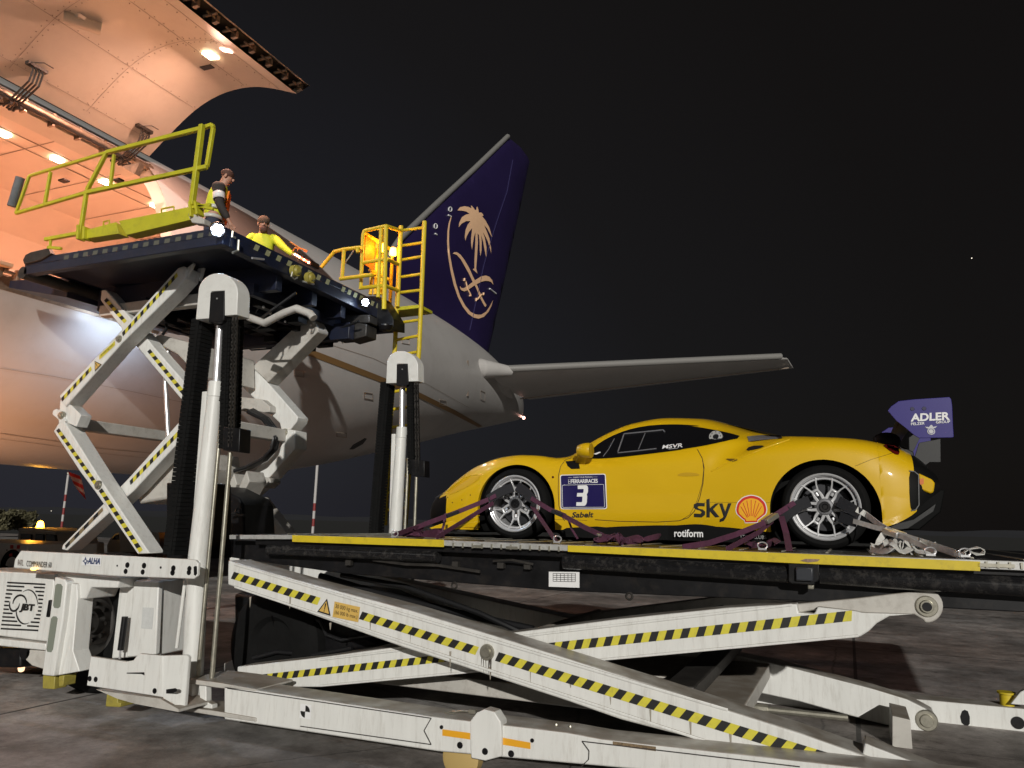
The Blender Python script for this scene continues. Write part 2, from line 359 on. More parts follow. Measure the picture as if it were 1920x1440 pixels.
mr = n.nodes.new('ShaderNodeMapRange'); mr.inputs[3].default_value = .45; mr.inputs[4].default_value = .95; n.links.new(a2.outputs[0], mr.inputs[0]); n.links.new(mr.outputs[0], b.inputs['Roughness'])
g = MB().add([(-1200, -1200, 0), (1200, -1200, 0), (1200, 1200, 0), (-1200, 1200, 0)], [(0, 1, 2, 3)]).build('apron_ground', gm, smooth=0); g['kind'] = 'structure'
g2 = MB().add([(-1200, 38, .004), (1200, 38, .004), (1200, 1200, .004), (-1200, 1200, .004)], [(0, 1, 2, 3)]).build('darkened_far_ground', mat('falloff_dark', (.005, .0055, .004), .95, var=.5, vscale=.2), smooth=0); g2['kind'] = 'structure'  # near-black sheet added: light falloff over the far ground put into its colour
# distant low hills
hm = mat('hill_dark', (.02, .022, .03), .95, var=.3, vscale=.01)
mb = MB(); NH = 120; top = []; 
for i in range(NH+1):
    a = radians(30+130*i/NH); x, y = 900*cos(a), 900*sin(a)
    hh = max(1, 5+5*noise.noise((i*.07, 2.3, 0))+2*noise.noise((i*.31, 7, 0)))
    top.append((x, y, hh))
vs = []; 
for x, y, hh in top: vs += [(x*.9, y*.9, -.5), (x, y, hh), (x*1.2, y*1.2, hh*.7), (x*1.25, y*1.25, -1)]
fs = [(i*4+j, i*4+j+1, (i+1)*4+j+1, (i+1)*4+j) for i in range(NH) for j in range(3)]
h_ = mb.add(vs, fs).build('distant_hills', hm); h_['kind'] = 'structure'

# ================================================================== AIRCRAFT
FX, FZ, FR = -13.2, 5.49, 3.1
air = thing('cargo_aircraft', 'white cargo aircraft with raised side door and dark blue fin with a palm emblem', 'aircraft', (FX, 8, 0))
def lerp_tab(t, x):
    if x <= t[0][0]: return t[0][1:]
    for a, b_ in zip(t, t[1:]):
        if x <= b_[0]:
            k = (x-a[0])/(b_[0]-a[0]); k2 = k*k*(3-2*k)*.0+k
            return tuple(a[i]+(b_[i]-a[i])*k2 for i in range(1, len(a)))
    return t[-1][1:]
# Y, keel z, crown z, half width
TAIL = [(-14, 2.39, 8.59, 3.1), (12.0, 2.39, 8.59, 3.1), (14.7, 2.62, 8.59, 3.02), (16.8, 2.98, 8.59, 2.85), (18.8, 3.42, 8.59, 2.6), (21.9, 4.1, 8.58, 2.15), (24, 4.6, 8.5, 1.8),
        (25.8, 5.0, 8.38, 1.5), (28, 5.45, 8.1, 1.08), (29.8, 5.85, 7.8, .66), (31.0, 6.1, 7.45, .28), (31.5, 6.3, 7.2, .10)]
def smooth_tab(t, x):
    return tuple(sum(lerp_tab(t, x+d)[i]*wt for d, wt in ((-.8, .25), (0, .5), (.8, .25))) for i in range(3)) if x < 30.5 else lerp_tab(t, x)
def hull(Y, phi):
    k, c, hw = smooth_tab(TAIL, Y) if Y > 11 else (2.39, 8.59, 3.1)
    return V((FX+hw*cos(phi), Y, (k+c)/2+(c-k)/2*sin(phi)))
DY0, DY1, DP0, DP1 = 5.15, 8.95, radians(-14.7), radians(45)
ys = [-14, -8, -2, 2, 4, DY0, 6, 7, 8, DY1]+[9.5+.5*i for i in range(44)]+[31.25, 31.5]
ys = sorted(set(y for y in ys if y <= 31.5))
NP = 96
phis = [-pi+2*pi*i/NP for i in range(NP)]
def snap(lst, v_):
    i = min(range(len(lst)), key=lambda j: abs(lst[j]-v_)); lst[i] = v_
snap(phis, DP0); snap(phis, DP1)
vs = [hull(y, ph) for y in ys for ph in phis]; fs = []
for i in range(len(ys)-1):
    for j in range(NP):
        p0 = phis[j]; p1 = phis[(j+1) % NP]
        if ys[i] >= DY0-.01 and ys[i+1] <= DY1+.01 and p0 >= DP0-.001 and p1 <= DP1+.001 and p1 > p0: continue
        fs.append((i*NP+j, i*NP+(j+1) % NP, (i+1)*NP+(j+1) % NP, (i+1)*NP+j))
fs.append(tuple(range(NP))); fs.append(tuple(range((len(ys)-1)*NP, len(ys)*NP)))
fus_mb = MB().add(vs, fs); fus = fus_mb.build('fuselage', FUSE, air, smooth=60)
FB = BVHTree.FromPolygons([tuple(v) for v in fus_mb.v], fus_mb.f)
def on_hull(x, y, off=.012):
    d = ray(x, y).normalized(); h = FB.ray_cast(V((0, 0, EYE)), d)
    if h[0] is None: return None
    nn = h[1] if h[1].dot(d) < 0 else -h[1]
    return h[0]+nn*off
def hull_strip(name, pts, w_, m, off=.01, n_=60):
    """strip laid over the hull through picture points"""
    out = []
    L = [0]
    for a, b_ in zip(pts, pts[1:]): L.append(L[-1]+sqrt((a[0]-b_[0])**2+(a[1]-b_[1])**2))
    for i in range(n_+1):
        t = L[-1]*i/n_
        for k in range(len(pts)-1):
            if t <= L[k+1]+1e-6:
                u = (t-L[k])/(L[k+1]-L[k]); x = pts[k][0]+(pts[k+1][0]-pts[k][0])*u; y = pts[k][1]+(pts[k+1][1]-pts[k][1])*u; break
        q = on_hull(x, y, off)
        if q: out.append(q)
    vs = []
    for i, p in enumerate(out):
        d = (out[min(i+1, len(out)-1)]-out[max(i-1, 0)]).normalized()
        c = V((FX, p.y, sum(lerp_tab(TAIL, p.y)[:2])/2)); nr = (p-c).normalized(); u = d.cross(nr).normalized()
        vs += [p+u*w_/2, p-u*w_/2]
    fs = [(2*i, 2*i+1, 2*i+3, 2*i+2) for i in range(len(out)-1)]
    return MB().add(vs, fs).build(name, m, air, smooth=60)
hull_strip('gold_cheat_stripe', [(380, 585), (500, 632), (600, 668), (700, 706), (780, 738), (850, 772), (912, 806)], .14, GOLD, .012, 90)
hull_strip('belly_panel_seam', [(0, 812), (107, 827), (187, 840), (275, 848), (350, 857)], .012, SEAM)
hull_strip('lower_panel_seam', [(0, 822), (107, 836), (187, 849), (275, 858)], .008, SEAM)
hull_strip('side_panel_seam', [(0, 690), (100, 705), (230, 730), (420, 770)], .007, SEAM)
hull_strip('tail_panel_seam', [(600, 640), (700, 672), (800, 720), (880, 765)], .010, SEAM)
# tail drain outlet (dark scoop near the keel)
q = on_hull(672, 832, .01)
mb = MB(); mb.prism([on_hull(655, 842), on_hull(662, 834), on_hull(683, 822), on_hull(687, 823), on_hull(680, 832), on_hull(662, 842)], (0, 0, .02)); mb.build('outflow_vent', BLACK, air)
# tail cone lamp
q = V((FX+.1, 31.53, 6.28)); MB().sphere(q, .07, 10).build('tail_lamp', PINKL, air)
# stabiliser root plate and slots
mb = MB(); a_, b_ = on_hull(876, 676, .015), on_hull(876, 742, .015)
mb.ribbon([a_, (a_+b_)/2+V((.02, 0, 0)), b_], .10, (0, 1, 0), .02); mb.build('trim_slot', SEAM, air)
# fin
FINX = -13.2
fin = [(752, 447), (950, 257), (960, 263), (975, 275), (988, 292), (993, 303), (962, 450), (929, 600), (913, 672), (905, 700), (850, 700), (800, 640), (715, 545), (690, 508)]
fp = [PX(x, y, FINX) for x, y in fin]
def lensfin(poly, half, name, m, parent, c0=None):
    """thin lens shaped slab between y-min and y-max of outline, thickest inboard"""
    pts2 = [(p.y, p.z) for p in poly]
    ymin, ymax = min(p[0] for p in pts2), max(p[0] for p in pts2); zmin, zmax = min(p[1] for p in pts2), max(p[1] for p in pts2)
    grid = [(y, z) for y in frange(ymin, ymax, .35) for z in frange(zmin, zmax, .35) if inpoly(y, z, pts2)]
    allp = pts2+grid; n0 = len(pts2)
    r = delaunay_2d_cdt([V(p) for p in allp], [(i, (i+1) % n0) for i in range(n0)], [], 1, 1e-5)
    def dist(y, z):
        dm = 9e9
        for i in range(n0):
            a, b__ = V(pts2[i]), V(pts2[(i+1) % n0]); q = V((y, z)); e = b__-a; t = max(0, min(1, (q-a).dot(e)/e.dot(e))); dm = min(dm, (q-a-e*t).length)
        return dm
    vs = []; k = len(r[0])
    T = [half*min(1, sqrt(max(0, dist(v.x, v.y))/1.6)) for v in r[0]]
    vs = [(FINX+t, v.x, v.y) for v, t in zip(r[0], T)]+[(FINX-t, v.x, v.y) for v, t in zip(r[0], T)]
    fs = [tuple(f) for f in r[2]]+[tuple(i+k for i in f) for f in r[2]]
    mb = MB().add(vs, fs); o = mb.build(name, m, parent, smooth=60)
    return o, mb
def frange(a, b_, st):
    o = []; x = a+st/2
    while x < b_: o.append(x); x += st
    return o
def inpoly(x, y, poly):
    c = False; n_ = len(poly)
    for i in range(n_):
        x1, y1 = poly[i]; x2, y2 = poly[(i+1) % n_]
        if (y1 > y) != (y2 > y) and x < (x2-x1)*(y-y1)/(y2-y1)+x1: c = not c
    return c
fino, finmb = lensfin(fp, .26, 'tail_fin', FINB, air)
FNB = BVHTree.FromPolygons([tuple(v) for v in finmb.v], [f for f in finmb.f])
def on_fin(x, y, off=.02):
    d = ray(x, y).normalized(); h = FNB.ray_cast(V((0, 0, EYE)), d)
    p = h[0] if h[0] is not None else PX(x, y, FINX+.26)
    return p+V((off, 0, 0))
def fpx(l): return [(820+a/6, 370+b_/6) for a, b_ in l]
def drape_poly(name, poly, fn, m, parent, cell=3.0, off=None):
    n0 = len(poly); xs = [p[0] for p in poly]; yy = [p[1] for p in poly]
    grid = [(x, y) for x in frange(min(xs), max(xs), cell) for y in frange(min(yy), max(yy), cell) if inpoly(x, y, poly)]
    r = delaunay_2d_cdt([V(p) for p in poly+grid], [(i, (i+1) % n0) for i in range(n0)], [], 1, 1e-6)
    return MB().add([fn(v.x, v.y) for v in r[0]], [tuple(f) for f in r[2]]).build(name, m, parent, smooth=60)
palm = [(222, 148), (250, 112), (300, 100), (345, 108), (380, 125), (372, 95), (378, 92), (402, 118), (420, 145), (432, 140), (438, 108), (446, 106), (456, 135), (462, 172), (490, 172), (508, 190), (514, 210), (498, 212),
        (540, 265), (580, 340), (600, 410), (614, 456), (590, 415), (555, 350), (522, 315), (550, 380), (580, 460), (598, 560), (602, 632), (585, 570), (560, 490), (530, 430), (508, 395), (530, 460), (548, 560), (546, 680), (530, 610),
        (510, 500), (488, 425), (494, 500), (492, 600), (480, 664), (472, 600), (470, 500), (462, 425), (448, 405), (452, 510), (446, 600), (440, 700), (432, 800), (446, 858), (392, 810), (412, 800), (412, 700), (418, 600), (422, 500), (424, 395),
        (408, 440), (395, 520), (386, 590), (376, 540), (374, 460), (388, 345), (350, 390), (325, 440), (310, 490), (303, 440), (312, 370), (335, 310), (368, 268), (320, 268), (270, 295), (236, 336), (240, 290), (270, 225), (315, 195), (358, 186), (320, 160), (270, 150)]
drape_poly('palm_emblem', fpx(palm), on_fin, EMBL, fino)
arc = [(158, 212), (138, 290), (128, 380), (126, 500), (136, 640), (165, 800), (205, 970), (250, 1110), (310, 1220), (370, 1290), (430, 1318), (490, 1320), (545, 1285), (585, 1225), (622, 1155), (605, 1220), (570, 1290), (520, 1345), (460, 1366), (400, 1352),
       (340, 1310), (280, 1230), (225, 1120), (180, 990), (145, 840), (118, 680), (104, 500), (108, 380), (122, 290), (145, 225)]
drape_poly('emblem_ring', fpx(arc), on_fin, EMBL, fino)
sw1 = [(168, 634), (185, 618), (215, 618), (255, 645), (300, 705), (350, 790), (395, 890), (430, 960), (470, 1060), (500, 1130), (530, 1185), (548, 1212), (538, 1234), (525, 1225), (500, 1180), (465, 1110), (430, 1020), (395, 960), (355, 870), (310, 790), (260, 700), (215, 650), (185, 638)]
sw2 = [(625, 985), (612, 935), (580, 895), (540, 880), (490, 888), (430, 925), (380, 960), (330, 1000), (290, 1022), (262, 1020), (250, 1000), (246, 1015), (262, 1045), (295, 1058), (335, 1045), (390, 1005), (440, 975), (490, 950), (530, 940), (570, 942), (600, 955)]
drape_poly('sword_emblem', fpx(sw1), lambda x, y: on_fin(x, y, .022), EMBL, fino); drape_poly('sword_emblem', fpx(sw2), lambda x, y: on_fin(x, y, .027), EMBL, fino)
def fin_line(name, pts, r, m): return MB().path([on_fin(*q_, .02) for q_ in fpx(pts)], r, 5).build(name, m, fino)
fin_line('sword_guard', [(300, 915), (295, 935), (315, 950), (335, 1030), (365, 1085), (372, 1110), (360, 1105)], .035, EMBL)
fin_line('sword_guard', [(515, 1075), (512, 1100), (490, 1095), (470, 1120), (445, 1150), (432, 1160), (434, 1135)], .035, EMBL)
fin_line('fin_mark', [(585, 1028), (657, 1085)], .03, WHT); fin_line('fin_mark', [(118, 200), (150, 218)], .03, WHT)
for cx, cy in ((140, 135), ):
    fin_line('fin_ring', [(cx+18*cos(t*.63), cy+26*sin(t*.63)) for t in range(11)], .02, WHT)
fin_line('fin_ring', [(-24+18*cos(t*.63), 325+28*sin(t*.63)) for t in range(11)], .02, WHT)
fin_line('fin_mark', [(-30, 408), (-10, 422)], .03, WHT)
fin_line('rudder_seam', [(845, -420), (780, -60), (690, 200), (600, 480), (520, 760), (430, 1180), (360, 1500)], .016, mat('fin_seam', (.03, .025, .09), .6))
# bare metal leading edge
le = [PX(x, y, FINX) for x, y in ((952, 256), (890, 316), (820, 381), (752, 446), (715, 500))]
mb = MB()
for a_, b_ in zip(le, le[1:]): mb.tube(a_+V((.0, 0, .0)), b_+V((.0, 0, 0)), .115, 14)
mb.build('fin_leading_edge', LEAD, fino, smooth=60)
# horizontal stabiliser (left) and its mirror
def stab(sx):
    rl, rt, tl, tt = V((-11.5, 24.4, 6.98)), V((-12.0, 29.6, 6.75)), V((-2.0, 33.0, 8.68)), V((-1.85, 35.3, 8.62))
    NS, NC = 16, 24; vs = []
    for i in range(NS+1):
        s_ = i/NS; le_ = rl.lerp(tl, s_); te_ = rt.lerp(tt, s_)
        if s_ > .97: le_ = le_.lerp(te_, .12)
        ch = (te_-le_).length; th = ch*.062*(1 if s_ < .97 else .4)
        for j in range(NC):
            t = 2*pi*j/NC; u = .5-.5*cos(t); yt = th*(1.5*sqrt(max(u, 0))*(1-u)+.02)*1.25*(1 if sin(t) >= 0 else -1)
            p = le_.lerp(te_, u)+V((0, 0, yt)); 
            if sx < 0: p.x = 2*FX-p.x
            vs.append(p)
    fs = [(i*NC+j, i*NC+(j+1) % NC, (i+1)*NC+(j+1) % NC, (i+1)*NC+j) for i in range(NS) for j in range(NC)]
    fs += [tuple(range(NC)), tuple(range(NS*NC, NS*NC+NC))]
    o = MB().add(vs, fs).build('horizontal_stabilizer', FUSE, air, smooth=50)
    return o
st = stab(1); stab(-1)
MB().path([V((-11.5+9.3*t, 24.38+8.4*t, 7.0+1.66*t)) for t in [i/10 for i in range(11)]], .13, 14).build('stabilizer_leading_edge', LEAD, st, smooth=70)
MB().path([V((-11.9+9.9*t, 28.2+6.2*t, 6.56+1.92*t)) for t in [i/8 for i in range(9)]], .022, 5).build('elevator_hinge_line', SEAM, st)
# root fairing: blend between hull and stabiliser
mb = MB(); mb.tube(V((-12.25, 21.3, 6.72)), V((-11.85, 22.4, 6.80)), .06, 18, .30); mb.tube(V((-11.85, 22.4, 6.80)), V((-11.5, 23.6, 6.88)), .30, 18, .36); mb.tube(V((-11.5, 23.6, 6.88)), V((-11.0, 25.0, 7.03)), .36, 18, .20)
mb.path([V((-12.4, 22.2, 6.6)), V((-11.9, 24.2, 6.8)), V((-11.9, 26.5, 6.75)), V((-12.6, 28.6, 6.7))], .30, 14)
mb.build('root_fairing', FUSE, air, smooth=70)
# ---------------- cargo compartment lining
sec = [(-11.18, 7.60), (-11.45, 7.66), (-11.75, 7.7), (-14.6, 7.7), (-15.5, 7.2), (-15.95, 6.3), (-16.0, 4.78), (-10.40, 4.78)]
mb = MB(); Y0_, Y1_ = 1.5, 12.0
for (x1, z1), (x2, z2) in zip(sec, sec[1:]): 
    mb.add([(x1, Y0_, z1), (x2, Y0_, z2), (x2, Y1_, z2), (x1, Y1_, z1)], [(0, 1, 2, 3)])
mb.add([(x, Y1_, z) for x, z in sec], [tuple(range(len(sec)))]); mb.add([(x, Y0_, z) for x, z in sec], [tuple(range(len(sec)))])
for y0, y1 in ((Y0_, DY0-.02), (DY1+.02, Y1_)):
    ww = [(-11.18, 7.60), (-10.80, 7.2), (-10.50, 6.6), (-10.35, 5.6), (-10.40, 4.78)]
    for (x1, z1), (x2, z2) in zip(ww, ww[1:]): mb.add([(x1, y0, z1), (x2, y0, z2), (x2, y1, z2), (x1, y1, z1)], [(0, 1, 2, 3)])
lin = mb.build('hold_lining', LINING, air, smooth=0)
# opening frame: header above, jambs
mb = MB()
for yj0, yj1 in ((DY0-.14, DY0-.02), (DY1+.02, DY1+.14)):
    NN = 16; inner = []; outer = []
    for i in range(NN+1):
        ph = DP0+(DP1-DP0)*i/NN; outer.append((FX+3.085*cos(ph), FZ+3.085*sin(ph))); inner.append((FX+2.84*cos(ph), FZ+2.84*sin(ph)))
    for i in range(NN):
        q = [outer[i], outer[i+1], inner[i+1], inner[i]]
        mb.prism([(a, yj0, c) for a, c in q], (0, yj1-yj0, 0))
mb.build('door_jamb', DOORI, air, smooth=0)
hx, hz = FX+3.0*cos(DP1), FZ+3.0*sin(DP1)
mb = MB(); mb.prism([(hx+.05, DY0, hz+.06), (hx-.28, DY0, hz+.02), (hx-.35, DY0, hz-.14), (hx+.02, DY0, hz-.10)], (0, DY1-DY0, 0))
mb.build('door_header', DOORI, air, smooth=0)
mb = MB(); mb.tube((hx+.10, DY0, hz-.02), (hx+.10, DY1+.1, hz-.02), .065, 12)
for i in range(9): yy_ = DY0+.25+i*.45; mb.box((hx+.08, yy_, hz-.05), (.12, .04, .2))
mb.build('hinge_tube', BRONZE, air)
mb = MB(); mb.tube((hx+.16, DY0, hz-.09), (hx+.16, DY1-.4, hz-.09), .025, 8); mb.build('hydraulic_line', DARKG, air)
# ceiling strip seams and lamps
mb = MB()
for xx in (-12.22, -12.58): mb.bx(xx-.007, xx+.007, Y0_, Y1_, 7.680, 7.692)
for yy_ in frange(2, 11.9, 1.3): mb.bx(-14.5, -11.8, yy_-.004, yy_+.004, 7.684, 7.693)
mb.build('ceiling_joint', SEAM, lin)
for Yl in (5.4, 6.4, 7.36, 8.31, 9.28, 10.44, 11.5):
    o = MB().bx(-12.47, -12.33, Yl-.09, Yl+.09, 7.66, 7.69).build('ceiling_lamp', WARM, air, smooth=0)
def arealight(name, loc, d, size, size_y, power, col, spread=pi):
    l = bpy.data.lights.new(name, 'AREA'); l.shape = 'RECTANGLE'; l.size = size; l.size_y = size_y; l.energy = power; l.color = col; l.spread = spread
    o = bpy.data.objects.new(name, l); COL.objects.link(o); o.location = loc; o.rotation_euler = V(d).to_track_quat('-Z', 'Y').to_euler(); return o
for Yl in (6.0, 8.2, 10.4):
    arealight('hold_lamp_light', (-12.4, Yl, 7.64), (0, 0, -1), .2, 1.4, 110, (1.0, .49, .35))
# little tie rings on the wall lining
mb = MB()
for (x, y) in ((125, 263), (120, 339), (313, 355), (222, 338)):
    c = PZ(x, y, 7.55); mb.box(c, (.16, .12, .03))
mb.build('ceiling_recess', BLACK, lin)
textq('station_text', 'STA', [V((-10.9, 6.55, 4.95)), V((-10.9, 6.9, 4.95)), V((-10.9, 6.9, 5.05)), V((-10.9, 6.55, 5.05))], BLK, lin, off=(0, 0, 0))
# sill with latches and rollers
mb = MB(); mb.prism([(-10.19, DY0, 4.70), (-10.40, DY0, 4.74), (-10.5, DY0, 4.6), (-10.25, DY0, 4.52)], (0, DY1-DY0, 0)); sill = mb.build('door_sill', BRONZE, air, .004)
mb = MB()
for i in range(16):
    yy_ = DY0+.15+i*.235; mb.box((-10.17, yy_, 4.73), (.12, .05, .16)); mb.tube((-10.12, yy_+.03, 4.75), (-10.12, yy_+.17, 4.75), .035, 8)
mb.build('sill_latch', BRONZE, sill, .004)
mb = MB()
for i in range(6): yy_ = 5.35+i*.6; mb.bx(-10.14, -10.02, yy_, yy_+.38, 4.78, 4.84)
mb.build('sill_roller', mat('roller_tan', (.6, .4, .25), .4), sill, .01)
# ---------------- raised door
DYf = 8.93
arcpx = [(280, 293), (303, 268), (330, 240), (362, 208), (400, 182), (440, 167), (480, 161), (520, 167), (556, 176)]
inn = [P(x, y, DYf) for x, y in arcpx]
def resample(pts, k):
    L = [0]
    for a, b__ in zip(pts, pts[1:]): L.append(L[-1]+(b__-a).length)
    out = []
    for i in range(k+1):
        t = L[-1]*i/k
        for j in range(len(pts)-1):
            if t <= L[j+1]+1e-6: out.append(pts[j].lerp(pts[j+1], (t-L[j])/(L[j+1]-L[j]))); break
    return out
inn = resample(inn, 20)
for _ in range(2): inn = [inn[0]]+[(inn[i-1]+inn[i]*2+inn[i+1])/4 for i in range(1, 20)]+[inn[-1]]
end_out = P(580, 161, DYf)
outr = []
for i, p in enumerate(inn):
    d = (inn[min(i+1, 20)]-inn[max(i-1, 0)]).normalized(); nn = V((-d.z, 0, d.x)); 
    if nn.z < 0: nn = -nn
    outr.append(p+nn*(.05+.13*min(1, i/8)))
outr[-1] = end_out; outr[-2] = outr[-2].lerp(end_out, .3)+V((0, 0, .05))
LD = DYf-5.2
mb = MB()
def sheet(mb, A, L_, rev=False):
    k = len(A); vs = list(A)+[p-V((0, L_, 0)) for p in A]
    mb.add(vs, [(i, i+1, k+i+1, k+i) for i in range(k-1)])
sheet(mb, inn[:-1]+[inn[-1]], LD); sheet(mb, outr, LD)
k = len(inn)
for y in (0, LD):
    e = V((0, -y, 0)); mb.add([p+e for p in inn]+[p+e for p in outr], [(i, i+1, k+i+1, k+i) for i in range(k-1)])
door = mb.build('cargo_door', DOORI, air, smooth=50)
door['label'] = 'raised upper deck cargo door with riveted pale inner skin'
# free edge channel
a_, b_ = inn[-1], outr[-1]
mb = MB(); rec = V((-.12, 0, .09))
mb.add([a_, a_+rec, a_+rec-V((0, LD, 0)), a_-V((0, LD, 0))], [(0, 1, 2, 3)]); mb.add([b_, b_+rec*.9, b_+rec*.9-V((0, LD, 0)), b_-V((0, LD, 0))], [(0, 1, 2, 3)])
mb.add([a_+rec, b_+rec*.9, b_+rec*.9-V((0, LD, 0)), a_+rec-V((0, LD, 0))], [(0, 1, 2, 3)])
mb.add([a_, b_, b_+rec*.9, a_+rec], [(0, 1, 2, 3)])
mb.build('latch_channel', DARKG, door, smooth=0)
mb = MB(); mid = a_.lerp(b_, .5)+rec*.35
for i in range(11):
    c = mid-V((0, .12+i*.36, 0)); mb.tube(c+V((-.1, -.04, -.01)), c+V((.09, .02, .03)), .022, 8); mb.box(c+V((0, .09, 0)), (.10, .05, .10)); mb.tube(c+V((.02, -.1, 0)), c+V((.02, .12, 0)), .016, 8)
    mb.sphere(c+V((-.06, .14, 0)), .035, 8)
mb.build('door_latch', BRONZE, door)
# inner skin seams, rivets
def on_door(s_, t): # s_ 0..1 along arc, t metres forward from the aft edge
    f = s_*20; i = min(19, int(f)); p = inn[i].lerp(inn[i+1], f-i); d = (inn[i+1]-inn[i]).normalized(); nn = V((d.z, 0, -d.x))
    if nn.z > 0: nn = -nn
    return p-V((0, t, 0))+nn*.005, nn
mb = MB(); riv = MB()
def door_seam(pts):
    q = []
    for (s0, t0), (s1, t1) in zip(pts, pts[1:]):
        m_ = max(2, int(abs(s1-s0)*30)+int(abs(t1-t0)*6))
        q += [on_door(s0+(s1-s0)*i/m_, t0+(t1-t0)*i/m_)[0] for i in range(m_)]
    mb.path(q, .0022, 4)
    for i in range(0, len(q)-1):
        d = (q[i+1]-q[i]); 
        for kk in range(max(1, int(d.length/.14))):
            c = q[i]+d*(kk*.14/max(d.length, .01)); side = d.normalized().cross(V((0, 0, 1)));
            if side.length < .3: side = V((0, 1, 0))
            for sg in (-1, 1): riv.sphere(c+side.normalized()*.05*sg, .0095, 5)
door_seam([(.35, .08), (.35, LD-.1)]); door_seam([(.68, .08), (.68, LD-.1)]); door_seam([(.90, .05), (.90, LD-.1)]); door_seam([(.08, .1), (.08, LD-.1)])
door_seam([(.05, 1.35), (.93, 1.35)]); door_seam([(.05, 2.6), (.93, 2.6)])
mb.build('skin_seam', SEAM, door); o = riv.build('rivet_row', SEAM, door); o['kind'] = 'stuff'
# lamps on the door
c, nn = on_door(.72, .95); lm = mat('lamp_frame', (.3, .25, .2), .5)
qr = nn.to_track_quat('Z', 'Y').to_matrix()
o = MB().box(c+nn*.01, (.17, .18, .03), qr).build('door_lamp', WARM, door, smooth=0)
arealight('door_lamp_light', c+nn*.05, nn, .25, .25, 190, (1.0, .53, .39))
c, nn = on_door(.88, 1.15); MB().box(c+nn*.01, (.08, .2, .02), nn.to_track_quat('Z', 'Y').to_matrix()).build('door_lamp', PINKL, door, smooth=0)
c, nn = on_door(.66, .88); 
mb = MB(); c, nn = on_door(.62, .68); mb.box(c+nn*.005, (.10, .22, .012), nn.to_track_quat('Z', 'Y').to_matrix()); mb.build('data_plate', DARKG, door)
# cylinder actuator housing
c = PZ(212, 33, 7.9); c2, nn = on_door(.42, 2.35)
mb = MB(); mb.tube(c2+nn*.06+V((-.14, -.2, 0)), c2+nn*.06+V((.12, .2, 0)), .085, 16); mb.box(c2+nn*.03, (.16, .26, .06)); mb.build('actuator_housing', DOORI, door, .005)
mb = MB()
for t0 in (.45, 2.35):
    base, nn = on_door(.12, t0)
    for k_ in range(4):
        off_ = V((0, .05*k_-.08, 0)); mb.path([base+off_+nn*.02, base+off_+nn*.16+V((-.02, 0, 0)), base+off_+nn*.24+V((-.12, 0, -.10)), V((hx+.02, base.y+off_.y, hz-.18))], .014, 6)
    mb.box(base+nn*.04, (.08, .3, .05)); mb.path([base+nn*.05+V((0, -.1, 0)), base+nn*.12+V((.1, -.18, 0)), base+nn*.05+V((.22, -.05, 0)), base+nn*.02+V((.2, .12, 0))], .008, 5)
    for k_ in range(3): mb.tube(V((hx+.16, base.y-.2+.15*k_, hz-.14)), V((hx-.06, base.y-.25+.15*k_, hz-.14)), .022, 8)
mb.build('hose_bundle', DARKG, door)
mb = MB(); mb.prism([P(228, 312, 8.1), P(262, 304, 8.1), P(252, 326, 8.1)], (0, .1, 0)); mb.build('hinge_bracket', BRONZE, air)
# hanging red-white board below the belly
fl = MB(); pts = [(127, 886), (150, 888), (160, 928), (150, 925), (140, 908), (128, 893)]
Yb = 11.0
st_ = thing('remove_before_flight_streamer', 'red and white diagonally striped streamer hanging below the aircraft belly behind the scissor arm', 'streamer', P(140, 886, Yb))
fl = MB()
prof = [((127, 884), (150, 886)), ((131, 892), (153, 893)), ((135, 900), (155, 902)), ((139, 908), (157, 911)), ((144, 916), (159, 920)), ((150, 924), (161, 929))]
for i in range(len(prof)-1):
    (a0, a1), (b0, b1) = prof[i], prof[i+1]
    for kx in range(4):
        f = lambda A, B, u: (A[0]+(B[0]-A[0])*u, A[1]+(B[1]-A[1])*u+7*u)
        q = [f(a0, a1, kx/4), f(a0, a1, (kx+1)/4), f(b0, b1, (kx+1)/4), f(b0, b1, kx/4)]
        fl.cur = i % 2; w1 = .03*sin(i*1.3+kx); w2 = .03*sin((i+1)*1.3+kx)
        fl.add([P(*q[0], Yb+w1), P(*q[1], Yb+w1+.02), P(*q[2], Yb+w2+.02), P(*q[3], Yb+w2)], [(0, 1, 2, 3)])
o = fl.build('fabric', [RED, mat('pale_pink_cloth', (.6, .4, .36), .8)], st_, smooth=0); sm = o.modifiers.new('s', 'SOLIDIFY'); sm.thickness = .006

# small markings and hatches on the rear fuselage
def hatch(x, y, w_, h_):
    q = [on_hull(a, b_, .012) for a, b_ in ((x-w_, y-h_), (x+w_, y-h_*.6), (x+w_, y+h_), (x-w_, y+h_*.6))]
    if all(q): MB().path(q+q[:1], .008, 4).build('access_hatch', SEAM, air)
for h__ in ((560, 700, 9, 7), (690, 742, 8, 7), (760, 640, 7, 6), (830, 755, 6, 6), (640, 815, 9, 5), (905, 742, 4, 10), (150, 720, 10, 8)): hatch(*h__)

